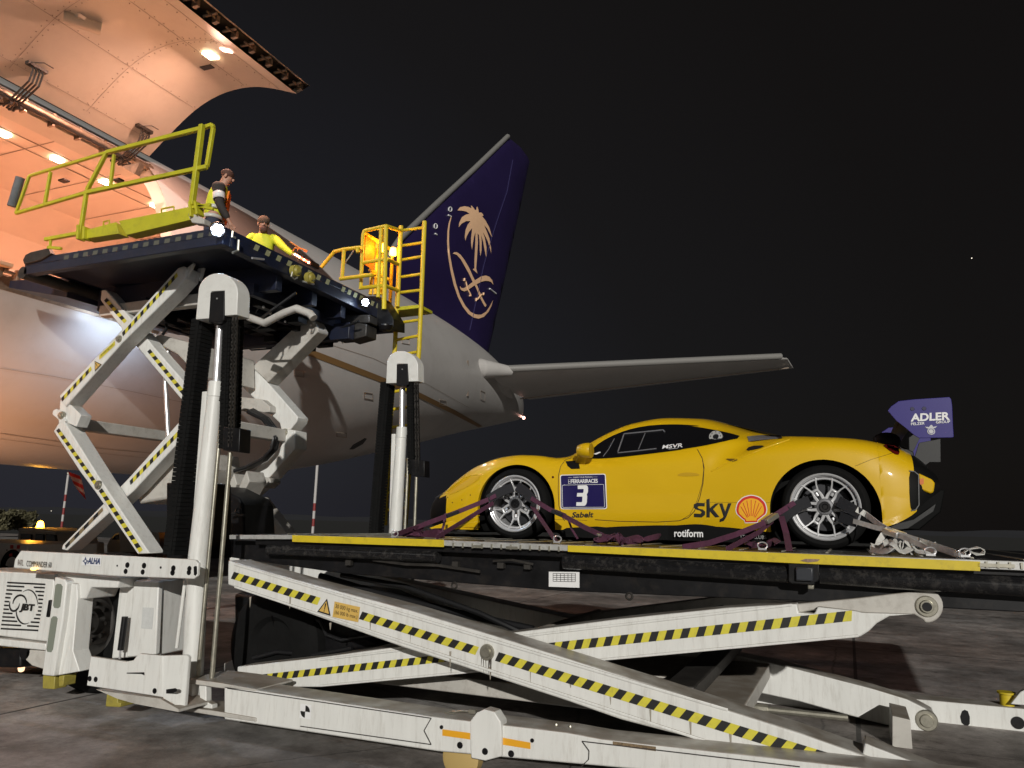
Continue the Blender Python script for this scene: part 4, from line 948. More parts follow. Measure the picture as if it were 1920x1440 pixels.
mb = MB(); mb.lathe(c, (0, -1, 0), [(0, .06), (.06, .06), (.08, .10), (.10, .10), (.12, .05), (.20, .03), (.26, .08), (.30, .10)], 40)
for i in range(8): a = i*pi/4; mb.lathe(c+V((.16*cos(a), -.05, .16*sin(a))), (0, -1, 0), [(0, .03), (.02, .03), (.02, 0)], 8)
mb.build('wheel_hub', mat('hub_grey', (.09, .085, .08), .4, metal=.4), wh)
# tank box
tk = MB().prism([P(x, y, 4.98) for x, y in z7([(903, 262), (1200, 272), (1170, 835), (835, 862)])], (0, .42, 0)).build('tank_box', WHITE, LO, .012)
mb = MB(); mb.prism([P(x, y, 4.95) for x, y in z7([(1005, 275), (1190, 280), (1165, 830), (950, 850)])], (0, .05, 0)); mb.build('tank_front_panel', WHITE, tk, .01)
MB().prism([P(x, y, 4.946) for x, y in z7([(1070, 475), (1155, 478), (1140, 640), (1058, 632)])], (0, .005, 0)).build('paper_label', mat('paper_faded', (.55, .56, .55), .7, var=.1, vscale=30), tk, smooth=0)
mb = MB(); mb.tube(P(*z7([(938, 545)])[0], 4.9), P(*z7([(905, 795)])[0], 4.9), .026, 14); mb.build('gas_strut', BLACK, tk)
MB().tube(P(*z7([(905, 795)])[0], 4.9), P(*z7([(898, 862)])[0], 4.9), .010, 10).build('strut_rod', CHROME, tk)
MB().tube(P(*z7([(1390, 265)])[0], 4.85), P(*z7([(1325, 780)])[0], 4.85), .014, 8).build('conduit', CAPW, LO)
# outrigger plate
YO = 4.45
og = pxprism('bumper_plate', z7([(680, 842), (945, 882), (1000, 872), (1020, 845), (1050, 822), (1222, 838), (1222, 1150), (1150, 1138), (650, 1062)]), YO, .03, WHITE, LO, .005)
MB().prism([P(*z7([(1222, 838)])[0], YO), P(*z7([(1400, 832)])[0], YO+.12), P(*z7([(1415, 850)])[0], YO+.13), P(*z7([(1385, 1222)])[0], YO+.13), P(*z7([(1360, 1235)])[0], YO+.12), P(*z7([(1222, 1158)])[0], YO)], (0, .03, 0)).build('folded_plate', WHITE, og, .005)
mb = MB()
for x, y in ((673, 1010), (718, 1015), (1160, 1102)): mb.lathe(P(*z7([(x, y)])[0], YO-.002), (0, -1, 0), [(0, .002), (.02, .002), (.02, 0)], 16)
mb.prism([P(x, y, YO+.02) for x, y in z7([(1228, 1105), (1240, 1092), (1310, 1082), (1322, 1092), (1318, 1108), (1300, 1118), (1240, 1122)])], (0, .01, 0)); mb.prism([P(x, y, YO-.003) for x, y in z7([(950, 965), (1080, 962), (1082, 985), (1060, 975), (950, 972)])], (0, .004, 0))
mb.build('plate_slot', BLACK, og)
mb = MB(); mb.prism([P(x, y, YO+.05) for x, y in z7([(720, 1090), (780, 1105), (900, 1120), (1200, 1160), (1340, 1240), (1340, 1260), (1020, 1200), (880, 1160)])], (0, .3, 0)); mb.build('plate_bracket', DIRTW, og)
# base corner: plate and posts under the rods
pxprism('base_plate', z7([(1400, 1010), (1640, 1040), (1700, 1050), (1920, 1090), (1920, 1110), (1620, 1078), (1400, 1045)]), YN+.0, .42, DIRTW, LO, .006)
pxprism('base_post', z7([(1490, 1060), (1545, 1065), (1545, 1180), (1590, 1205), (1590, 1245), (1485, 1232), (1500, 1180)]), YN+.04, .06, WHITE, LO)
pxprism('base_bracket', z7([(1370, 1040), (1440, 1050), (1438, 1180), (1400, 1200), (1368, 1235)]), YN, .2, WHITE, LO)
pxprism('base_rail', z7([(1370, 1230), (1480, 1235), (1600, 1250), (1920, 1305), (1920, 1335), (1600, 1288), (1370, 1250)]), YN-.01, .3, DIRTW, LO)

# --- upper scissor (bridge), near pair plane and far pair plane
YU = 6.3
def uarm(poly, Y, depth, m=WHITE, name='bridge_scissor_arm'): return pxprism(name, poly, Y, depth, m, LO, .012)
u1 = uarm(zA([(1335, 88), (1375, 75), (1410, 88), (1390, 170), (1300, 270), (915, 650), (490, 1130), (470, 1100), (442, 1050), (870, 600)]), YU, .20)
tape(P(*zA([(462, 1082)])[0], YU), P(*zA([(690, 838)])[0], YU), .05, u1); tape(P(*zA([(918, 592)])[0], YU), P(*zA([(1335, 135)])[0], YU), .05, u1)
pin(P(*zA([(893, 622)])[0], YU-.003), .045, u1)
d1 = (P(335, 520, YU)-P(125, 745, YU)).normalized(); n1 = V((-d1.z, 0, d1.x))
warn(u1, P(*zA([(727, 815)])[0], YU), d1, n1, .12, YU)
q = [P(x, y, YU-.006) for x, y in zA([(745, 778), (862, 668), (862, 635), (745, 745)])]; MB().add(q, [(0, 1, 2, 3)]).build('load_plate', TAPEY, u1, smooth=0)
cc = [quadmap(q, .1, .2), quadmap(q, .92, .2), quadmap(q, .92, .8), quadmap(q, .1, .8)]; textq('plate_text', '30 000 kg max.', cc, BLK, u1, off=(0, -.003, 0))
mb = MB()
mb.prism([P(x, y, YU+.01) for x, y in zA([(1400, 90), (1445, 55), (1450, 40), (1440, 35), (1452, 60), (1440, 90), (1420, 130), (1392, 165)])], (0, .03, 0)); mb.prism([P(x, y, YU+.2) for x, y in zA([(1480, 100), (1500, 60), (1530, 85), (1500, 190), (1480, 180)])], (0, .03, 0)); mb.build('arm_fork', WHITE, u1, .003)
u2 = uarm(zA([(760, 255), (790, 250), (830, 290), (990, 480), (1150, 680), (1430, 1000), (1500, 1100), (1420, 1150), (1060, 720), (900, 530), (752, 330)]), YU+.24, .2)
tape(P(*zA([(790, 322)])[0], YU+.24), P(*zA([(945, 498)])[0], YU+.24), .05, u2, pitch=.12); tape(P(*zA([(1115, 705)])[0], YU+.24), P(*zA([(1405, 1060)])[0], YU+.24), .05, u2, pitch=.12)
u3 = uarm(z6([(400, 195), (440, 130), (480, 120), (560, 250), (760, 570), (1120, 1110), (1030, 1115), (720, 660), (600, 500)]), YU, .22)
tape(P(*z6([(432, 178)])[0], YU), P(*z6([(722, 590)])[0], YU), .05, u3, pitch=.115); tape(P(*z6([(752, 628)])[0], YU), P(*z6([(1062, 1098)])[0], YU), .055, u3, pitch=.115)
pin(P(*z6([(738, 598)])[0], YU-.003), .055, u3)
u4 = uarm(z6([(1350, 115), (1400, 110), (1408, 200), (1000, 640), (500, 1090), (460, 1080), (470, 1045), (950, 560)]), YU+.24, .2)
tape(P(*z6([(975, 585)])[0], YU+.24), P(*z6([(1382, 165)])[0], YU+.24), .05, u4, pitch=.115)
tape(P(*z6([(490, 1065)])[0], YU+.24), P(*z6([(775, 775)])[0], YU+.24), .045, u4, pitch=.16, mats=[TAPEB, mat('dirty_tape', (.2, .15, .08), .6)])
MB().prism([P(x, y, YU+.03) for x, y in ((113, 750), (111, 772), (124, 792), (143, 800), (152, 778), (134, 760))], (0, .15, 0)).build('pivot_link', WHITE, LO, .006)
# pivot lugs, cross tubes
mb = MB(); mb.prism([P(x, y, YU+.02) for x, y in z6([(395, 40), (420, 25), (470, 45), (500, 80), (500, 120), (470, 125), (440, 110), (392, 70)])], (0, .14, 0)); mb.prism([P(x, y, YU+.0) for x, y in z6([(435, 70), (470, 60), (495, 120), (440, 135)])], (0, .2, 0)); mb.build('pivot_lug', WHITE, LO, .008)
pin(P(*z6([(460, 75)])[0], YU-.004), .05, LO)
mb = MB(); a_ = P(*z6([(560, 95)])[0], YU+.15)
mb.bx(a_.x-.10, a_.x+.06, YU+.2, YU+1.75, a_.z-.14, a_.z+.0); mb.build('cross_tube', DIRTW, LO, .012)
mb = MB(); a_ = P(395, 795, YU+.3); mb.bx(a_.x-.08, a_.x+.08, YU+.3, YU+1.8, a_.z-.08, a_.z+.08); mb.build('cross_tube', DIRTW, LO, .012)
mb = MB(); a_ = P(*zA([(1200, 600)])[0], YU+.5); b_ = P(*zA([(1440, 800)])[0], YU+1.0)
mb.prism([P(x, y, YU+.5) for x, y in zA([(1080, 600), (1200, 590), (1480, 660), (1480, 900), (1330, 740), (1180, 660)])], (0, 1.0, 0)); mb.build('scissor_torsion_box', DIRTW, LO, .02)
MB().prism([P(x, y, YU+.5) for x, y in z6([(1010, 600), (1200, 440), (1390, 330), (1400, 460), (1340, 600), (1250, 700), (1040, 740)])], (0, .9, 0)).build('scissor_torsion_box', DIRTW, LO, .03)
mb = MB(); mb.tube(P(*zA([(1240, 940)])[0], 6.9), P(*z6([(1262, 235)])[0], 6.9), .028, 12); mb.tube(P(*zA([(1265, 660)])[0], 6.9), P(*zA([(1240, 940)])[0], 6.9), .028, 12); mb.build('bridge_cylinder_rod', CHROME, LO, smooth=50)
# far pair (seen to the right of the near column)
YV = 7.8
z8 = zz(3.79, 300, 680); zb = zz(6, 300, 480)
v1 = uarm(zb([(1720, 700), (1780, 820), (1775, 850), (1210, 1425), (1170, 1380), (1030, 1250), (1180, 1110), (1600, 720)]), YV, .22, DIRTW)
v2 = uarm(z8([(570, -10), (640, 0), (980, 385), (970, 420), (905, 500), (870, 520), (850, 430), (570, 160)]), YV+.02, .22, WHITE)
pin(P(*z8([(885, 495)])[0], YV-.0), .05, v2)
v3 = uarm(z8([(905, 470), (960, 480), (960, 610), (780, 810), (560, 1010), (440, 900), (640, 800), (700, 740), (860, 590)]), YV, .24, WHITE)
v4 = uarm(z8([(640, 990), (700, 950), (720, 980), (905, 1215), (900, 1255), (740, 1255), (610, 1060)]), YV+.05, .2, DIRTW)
MB().prism([P(x, y, YV-.1) for x, y in z8([(560, 240), (720, 260), (780, 310), (780, 350), (740, 355), (600, 325), (555, 340)])], (0, .16, 0)).build('hose_shelf', DIRTW, v2, .01)
MB().prism([P(x, y, YV-.15) for x, y in z8([(440, 780), (780, 820), (785, 850), (740, 890), (440, 860)])], (0, .2, 0)).build('hose_shelf', DIRTW, v3, .01)
mb = MB(); mb.path([P(x, y, 6.75) for x, y in zb([(1000, 690), (1180, 755), (1400, 640), (1540, 590), (1690, 650), (1730, 700)])], .045, 14); mb.build('bent_support_pipe', DIRTW, LO)
mb = MB()
for k in range(5):
    o_ = k*9; mb.path([P(x+random.uniform(-1, 1), y, YV-.10-.03*k) for x, y in z8([(660-o_, 335+o_*.4), (770-o_, 400), (830-o_, 480), (845-o_, 540), (825-o_, 610), (760-o_, 685), (650-o_, 745), (540-o_, 775)])], .026, 8)
mb.build('hydraulic_hose', HOSE, LO)
MB().prism([P(x, y, 6.6) for x, y in z8([(380, 870), (560, 960), (590, 1010), (600, 1255), (370, 1300)])], (0, .5, 0)).build('mast_housing', BLACK, LO, .02)
mb = MB()
for x, y in z8([(430, 1000), (470, 900), (560, 880)]): mb.prism([P(x, y, 7.1), P(x+14, y-30, 7.1), P(x+20, y-10, 7.1), P(x+6, y+16, 7.1)], (0, .3, 0))
mb.build('gusset', DIRTW, LO, .01)
mb = MB(); mb.path([P(x, y, 6.5) for x, y in z8([(500, 1080), (530, 1070), (600, 1085)])], .014, 7); mb.path([P(x, y, 6.5) for x, y in z8([(535, 1060), (550, 1035), (575, 1040), (570, 1080)])], .01, 6); mb.path([P(x, y, 6.9) for x, y in zA([(1220, 590), (1250, 540), (1240, 500), (1260, 480)])], .02, 7)
mb.build('hose_fitting', HOSE, LO)

# --- bridge platform
XR, XF_, BY0, BY1, BZ = -5.78, -8.86, 5.72, 9.05, 4.56
bridge = MB().bx(XF_, XR, BY0, BY1, BZ-.08, BZ).build('bridge_deck', NAVY, LO, .008)
mb = MB(); mb.bx(XF_, XR, BY0, BY0+.10, BZ-.19, BZ-.08); mb.build('bridge_side_beam', NAVY, LO, .008); MB().bx(XF_, XR, BY1-.10, BY1, BZ-.34, BZ-.08).build('bridge_side_beam', NAVY, LO, .008)
mb = MB(); mb.prism([(XR, BY0+.1, BZ-.08), (XR, BY1-.1, BZ-.08), (XR, BY1-.1, BZ-.24), (XR, BY0+.1, BZ-.19)], (-.12, 0, 0)); mb.build('bridge_rear_beam', NAVY, LO, .008)
mb = MB()
for yy_ in (6.75, 7.4, 8.0, 8.5): MB().bx(XF_+.05, XR-.12, yy_-.05, yy_+.05, BZ-.38, BZ-.08).build('bridge_floor_bearer', NAVY, LO, .005)
mb = MB()
for xx in (-8.5, -7.9, -7.3, -6.7, -6.2): MB().bx(xx-.045, xx+.045, BY0+.9, BY1-.1, BZ-.44, BZ-.3).build('bridge_cross_bearer', NAVY, LO, .005)
MB().bx(-8.6, -6.3, BY0+.85, BY0+.97, BZ-.50, BZ-.36).build('scissor_slide_rail', DIRTW, LO, .008)
MB().bx(-8.3, -5.9, 8.15, 8.27, BZ-.62, BZ-.40).build('scissor_slide_rail', NAVY, LO, .008)
mb = MB()
rng = random.Random(3)
for i in range(26):
    c = V((rng.uniform(-8.5, -6.05), rng.uniform(6.8, 8.9), BZ-.42-rng.uniform(0, .12))); mb.box(c, (rng.uniform(.05, .3), rng.uniform(.05, .25), rng.uniform(.04, .16)))
mb.build('underside_equipment', BLACK, LO, .006)
mb = MB()
for i in range(9):
    y_ = rng.uniform(6.8, 8.7); x_ = rng.uniform(-8.3, -6.6); z_ = BZ-.46
    mb.path([V((x_, y_, z_)), V((x_+.3, y_+rng.uniform(-.2, .2), z_-rng.uniform(.05, .2))), V((x_+.7, y_+rng.uniform(-.3, .3), z_-rng.uniform(.0, .15))), V((x_+1.0, y_, z_+.05))], rng.uniform(.010, .02), 6)
mb.build('underside_hose', HOSE, LO)
mb = MB()
for i in range(12): mb.sphere(V((rng.uniform(-8.4, -5.9), rng.uniform(6.8, 8.9), BZ-.50)), .018, 8)
for q in (zz(4, 360, 280)([(450, 815), (540, 825)]), zz(4, 360, 280)([(830, 990), (915, 1010)])): mb.tube(PX(*q[0], XR+.03), PX(*q[1], XR+.03), .012, 6)
mb.build('underside_fastener', CHROME, LO)
# front lip reaching the sill
lip = MB().prism([(XF_, 6.3, BZ-.04), (XF_-1.15, 6.3, BZ+.04), (XF_-1.15, 6.3, BZ-.06), (XF_, 6.3, BZ-.3)], (0, 2.4, 0)).build('front_lip', NAVY, LO, .006)
MB().tube((XF_-.02, BY0+.0, BZ-.16), (XF_-.02, BY1, BZ-.16), .075, 18).build('front_roller_tube', DARKG, LO)
pxprism('tip_bracket', zz(4, 0, 200)([(190, 1110), (230, 1090), (360, 1060), (380, 1100), (300, 1150), (180, 1180), (170, 1150)]), BY0-.03, .06, DARKG, LO)
# chequer marks on near edge and rear edge
tape(V((-8.25, BY0, BZ-.06)), V((XR-.12, BY0, BZ-.06)), .05, bridge, pitch=.15, mats=[NAVY, mat('faded_marks', (.10, .10, .08), .6)], name='edge_marking', lean=.2)
mb = MB(); MK = mat('pale_yellow_marks', (.30, .30, .17), .6)
for a0, a1, n_ in ((6.1, 7.55, 8), (7.72, 8.65, 7)):
    for i in range(n_):
        y_ = a0+(a1-a0)*(i+.5)/n_; wv_ = .035; mb.add([(XR+.004, y_-wv_, BZ-.10), (XR+.004, y_+wv_, BZ-.10), (XR+.004, y_+wv_+.03, BZ-.03), (XR+.004, y_-wv_+.03, BZ-.03)], [(0, 1, 2, 3)])
mb.build('marking_square', MK, bridge, smooth=0)
for x, y in ((554, 508), (581, 521)):
    c = PX(x, y, XR+.05); o = MB().lathe(c, (1, -.1, 0), [(0, .05), (.03, .05), (.05, .03), (.065, .03), (.07, .0), (.07, -.03)], 20).build('cable_reel', mat('dull_yellow', (.32, .27, .05), .5) if 'dull_yellow' not in MATS else MATS['dull_yellow'], LO)
mb = MB(); mb.path([PX(x, y, XR+.08) for x, y in ((548, 510), (546, 518), (552, 524), (558, 520))], .010, 6); mb.build('reel_hook', STEEL, LO)
# steps / hinges at the near corner
mb = MB(); mb.path([PX(x, y, XR+.05) for x, y in zz(4, 360, 280)([(305, 615), (300, 655), (325, 662)])], .012, 6); mb.path([PX(x, y, XR+.05) for x, y in zz(4, 360, 280)([(350, 680), (345, 760), (305, 775)])], .014, 6); mb.build('side_hook', STEEL, LO)
# floodlights
def flood(name, c, d, r_, power, vis=True):
    c = V(c); d = V(d).normalized()
    hs = MB().lathe(c-d*.03, d, [(0, -.08), (r_*.5, -.07), (r_, -.01), (r_*1.05, .03), (r_*.98, .035)], 20).build('floodlight', BLACK, LO)
    qf = d.to_track_quat('Z', 'Y')
    for k_ in range(7):
        rr_ = 0 if k_ == 0 else r_*.58; cc__ = c+qf @ V((rr_*cos(k_*pi/3), rr_*sin(k_*pi/3), .0)); MB().sphere(cc__, r_*(.42 if k_ == 0 else .27), 10).build('floodlight_lens', LEDW, hs)
    pl = bpy.data.lights.new(name+'_spill', 'POINT'); pl.energy = power*.07; pl.color = (.6, .76, 1.0); pl.shadow_soft_size = .05; po = bpy.data.objects.new(name+'_spill', pl); COL.objects.link(po); po.location = c+d*.12
    l = bpy.data.lights.new(name, 'SPOT'); l.energy = power; l.spot_size = radians(140); l.spot_blend = .6; l.color = (.60, .76, 1.0); l.shadow_soft_size = .05
    o = bpy.data.objects.new(name, l); COL.objects.link(o); o.location = c+d*.05; o.rotation_euler = d.to_track_quat('-Z', 'Y').to_euler()
    return hs
camd = lambda c: (V((0, 0, EYE))-V(c)).normalized()
c = PX(408, 431, XR+.08); flood('flood_near', c, camd(c)+V((.5, 0, -.55)), .075, 90)
c = PX(685, 567, XR+.10); flood('flood_far', c, camd(c)+V((.9, 0, -.4)), .06, 40)
c = V((-9.55, 8.05, 4.28)); hs = flood('flood_sill', c, (-.8, .05, -.5), .07, 42)
# rear corner extension at the far end, brackets beneath
pxprism('corner_bracket', zz(4, 360, 280)([(1290, 1100), (1400, 1100), (1480, 1220), (1510, 1270), (1510, 1340), (1420, 1330), (1290, 1240)]), 8.6, .3, BLACK, LO)
mb = MB(); mb.prism([P(x, y, 8.3) for x, y in zz(4, 360, 280)([(1120, 1355), (1160, 1350), (1240, 1300), (1310, 1310), (1305, 1400), (1180, 1435), (1165, 1420)])], (0, .25, 0)); mb.prism([P(x, y, 8.3) for x, y in zz(4, 360, 280)([(1010, 1250), (1160, 1240), (1330, 1240), (1330, 1300), (1100, 1300), (1060, 1280)])], (0, .2, 0)); mb.build('lamp_bracket', DARKG, LO, .01)
mb = MB(); mb.lathe(P(723, 613, 8.5), (0, 0, 1), [(0, -.06), (.07, -.05), (.1, 0), (.1, .02)], 16); mb.build('pulley_guard', BLACK, LO)
mb = MB(); mb.prism([P(x, y, 7.9) for x, y in zb([(990, 800), (1300, 770), (1440, 760), (1440, 800), (1080, 830), (1080, 860), (990, 880)])], (0, .2, 0)); mb.build('platform_stop', BLACK, LO, .005)
# --- yellow guard rail along the near edge of the bridge
YR = BY0-.03
gr_ = None
def T(mb, pts, w_=.045, Y=YR):
    q = [P(x, y, Y) for x, y in pts]
    for a_, b__ in zip(q, q[1:]): mb.sqbar(a_, b__, w_*.84, w_*.84)
m1 = MB(); T(m1, [(200, 286), (378, 241)], .055); T(m1, [(378, 241), (398, 234), (400, 240), (388, 313)], .05, YR+.1); T(m1, [(388, 313), (163, 361)], .055); T(m1, [(163, 361), (30, 400)], .045); T(m1, [(200, 286), (55, 330), (30, 400)], .04)
gr_ = m1.build('guard_rail', YELG, LO, .006)
m1 = MB(); T(m1, [(379, 234), (360, 385)], .065); m1.build('rail_post', YELG, gr_, .006)
m1 = MB(); T(m1, [(200, 286), (163, 357), (150, 440)], .05); m1.build('rail_post', YELG, gr_, .006)
m1 = MB(); T(m1, [(214, 290), (207, 348)], .04); m1.build('rail_post', YELG, gr_, .006)
m1 = MB(); T(m1, [(95, 322), (84, 383)], .042); m1.build('rail_post', YELG, gr_, .006)
MB().tube(P(38, 333, YR-.02), P(22, 387, YR-.02), .052, 18).build('foam_buffer', FOAM, gr_)
for q in ([(157, 432), (217, 416), (222, 438), (157, 448)], [(222, 414), (352, 388), (356, 412), (236, 441)]):
    k_ = pxprism('kick_board', q, YR, .14, YELG, LO, .006)
    x0, y0 = q[0]; x1, y1 = q[1]; f = lambda t, o_: (x0+(x1-x0)*t, y0+(y1-y0)*t+o_)
    mb = MB(); mb.path([P(*f(.62, 1), YR+.05), P(*f(.62, -6), YR+.05), P(*f(.80, -6), YR+.05), P(*f(.80, 1), YR+.05)], .010, 6); mb.build('lift_handle', YELG, k_)
m1 = MB(); T(m1, [(85, 449), (150, 437)], .05); T(m1, [(95, 449), (94, 462)], .03); T(m1, [(90, 464), (115, 466)], .04); T(m1, [(355, 390), (395, 384)], .04); T(m1, [(368, 385), (400, 392)], .04); m1.build('toe_rail', YELG, LO, .005)
mb = MB()
for q in ([(143, 421), (147, 421), (146, 447), (142, 448)], [(154, 424), (158, 424), (157, 447), (153, 448)], [(352, 378), (356, 377), (358, 404), (354, 406)], [(362, 376), (366, 376), (370, 400), (366, 402)]): mb.prism([P(x, y, YR-.04) for x, y in q], (0, .1, 0))
mb.build('post_socket', YELG, LO, .003)
pxprism('corner_plate', zz(4, 0, 200)([(1400, 800), (1440, 800), (1530, 840), (1530, 880), (1440, 870)]), YR, .1, DIRTW, LO)
# --- far ladder and operator cage
zc = zz(4, 360, 280)
YL = 9.0
lad = MB()
for l in (((796, 415), (786, 655), (776, 760), (760, 985)), ((752, 424), (744, 577), (741, 640), (733, 775), (722, 985))):
    q = [P(x, y, YL) for x, y in l]
    for a_, b__ in zip(q, q[1:]): lad.tube(a_, b__, .032, 10)
lad = lad.build('ladder_rails', YEL, LO)
mb = MB()
for a_, b_ in (((754, 432), (794, 427)), ((753, 461), (792, 455)), ((750, 488), (791, 481)), ((748, 520), (789, 514)), ((746, 549), (788, 544)), ((742, 606), (785, 600)), ((740, 638), (783, 630)), ((738, 668), (781, 660)), ((736, 700), (780, 692)), ((735, 735), (778, 728)), ((733, 768), (774, 762)), ((731, 802), (772, 796)), ((729, 836), (769, 830)), ((727, 868), (767, 862)), ((725, 895), (764, 890)), ((724, 924), (762, 919)), ((722, 957), (760, 952))):
    mb.tube(P(*a_, YL), P(*b_, YL), .022, 8)
mb.build('ladder_rung', YEL, lad)
mb = MB(); mb.prism([P(x, y, YL-.02) for x, y in ((728, 577), (788, 571), (788, 577), (728, 584))], (0, .35, 0)); mb.build('ladder_step', YELG, lad, .004)
cage = MB()
YC1 = 8.75
def TC(pts, Ys, r_=.027):
    q = [P(x, y, Y) for (x, y), Y in zip(zc(pts), Ys)]
    for a_, b__ in zip(q, q[1:]): cage.tube(a_, b__, r_, 10)
A_, B_, C_, D_ = 8.55, 8.55, 8.95, 9.3
TC([(1285, 640), (1292, 612), (1455, 575)], (A_, A_, B_)); TC([(1455, 575), (1570, 612)], (B_, C_)); TC([(1283, 640), (1265, 1050)], (A_, A_)); TC([(1455, 575), (1440, 1200)], (B_, B_), .032); TC([(1418, 595), (1395, 1110)], (A_, A_)); TC([(1570, 575), (1543, 1180)], (C_, C_))
TC([(1275, 852), (1460, 822)], (A_, B_)); TC([(1460, 822), (1550, 865)], (B_, C_)); TC([(1265, 1040), (1440, 1020)], (A_, B_)); TC([(1440, 1020), (1548, 1060)], (B_, C_))
TC([(1290, 625), (1505, 760)], (A_, D_)); TC([(1505, 760), (1480, 1250)], (D_, D_)); TC([(1360, 700), (1338, 1090)], (9.0, 9.0)); TC([(1388, 700), (1372, 1090)], (9.1, 9.1)); TC([(1436, 740), (1412, 1090)], (9.2, 9.2))
TC([(1275, 945), (1370, 940)], (A_, 9.0)); TC([(1330, 900), (1480, 980)], (9.0, D_))
cage = cage.build('operator_cage', YEL, LO)
cg2 = MB()
for pts in ([(970, 885), (1068, 768), (1140, 750), (1270, 735)], [(1140, 760), (1125, 975)], [(1110, 972), (1355, 940)], [(1240, 745), (1245, 775)]):
    q = [P(x, y, 8.45) for x, y in zc(pts)]
    for a_, b__ in zip(q, q[1:]): cg2.tube(a_, b__, .027, 10)
cg2.build('cage_side_rail', YEL, LO)
MB().tube(P(*zc([(1215, 755)])[0], 8.5), P(*zc([(1150, 850)])[0], 8.5), .010, 6).build('gate_rod', STEEL, LO)
MB().prism([P(*zc([(1296, 645)])[0], 8.62), P(*zc([(1372, 695)])[0], 8.95), P(*zc([(1352, 905)])[0], 8.95), P(*zc([(1285, 860)])[0], 8.62)], (.01, .01, 0)).build('cage_panel', ORPAN, LO, smooth=0)
for x, y, s_ in ((1432, 742, 1), (1508, 772, .9)):
    c = P(*zc([(x, y)])[0], 8.95); o = MB().lathe(c, (0, 0, 1), [(0, .07), (.04, .06), (.05, 0), (.05, -.04)], 16).build('warning_beacon', AMBER, LO)
l = bpy.data.lights.new('beacon_light', 'POINT'); l.energy = 9; l.color = (1, .42, .06); l.shadow_soft_size = .06; o = bpy.data.objects.new('beacon_light', l); COL.objects.link(o); o.location = P(*zc([(1470, 742)])[0], 8.85)
# control panel with red lamps
mb = MB(); mb.prism([P(x, y, 8.3) for x, y in zc([(745, 790), (790, 775), (890, 830), (890, 870), (860, 870)])], (0, .2, 0)); cp = mb.build('control_panel', BLACK, LO, .01)
for i in range(7):
    c = P(*zc([(772+i*17, 788+i*10)])[0], 8.28); MB().sphere(c, .017, 8).build('panel_lamp', REDL if i in (3, 5) else emis('panel_amber', (1, .45, .2), 14) if 'panel_amber' not in MATS else MATS['panel_amber'], cp)
mb = MB()
for l_ in ([(735, 690), (780, 720), (860, 770)], [(740, 700), (800, 735), (865, 760)], [(750, 770), (770, 740), (830, 745)], [(790, 760), (800, 730)]): mb.path([P(x, y, 8.3) for x, y in zc(l_)], .009, 5)
mb.build('panel_cables', ORPAN, LO)
l = bpy.data.lights.new('panel_light', 'POINT'); l.energy = 5; l.color = (1, .2, .1); l.shadow_soft_size = .05; o = bpy.data.objects.new('panel_light', l); COL.objects.link(o); o.location = P(575, 487, 8.2)

# warm lamp low at the front of the loader; the belly spot is added
q = P(40, 1252, 5.2); MB().lathe(q, (-.5, .3, .5), [(0, .01), (.025, .01), (.03, 0), (.025, -.03), (0, -.035)], 14).build('low_work_lamp', emis('warm_work_lamp', (1, .6, .35), 2), LO)
l = bpy.data.lights.new('belly_fill_light', 'SPOT'); l.energy = 700; l.spot_size = radians(110); l.spot_blend = .8; l.color = (1, .44, .20); l.shadow_soft_size = .25  # added off-frame spot that warms the fuselage belly, set apart from the lamp
o = bpy.data.objects.new('belly_fill_light', l); COL.objects.link(o); o.location = V((-10.6, 4.6, .6)); o.rotation_euler = V((-.30, .50, .95)).to_track_quat('-Z', 'Y').to_euler()

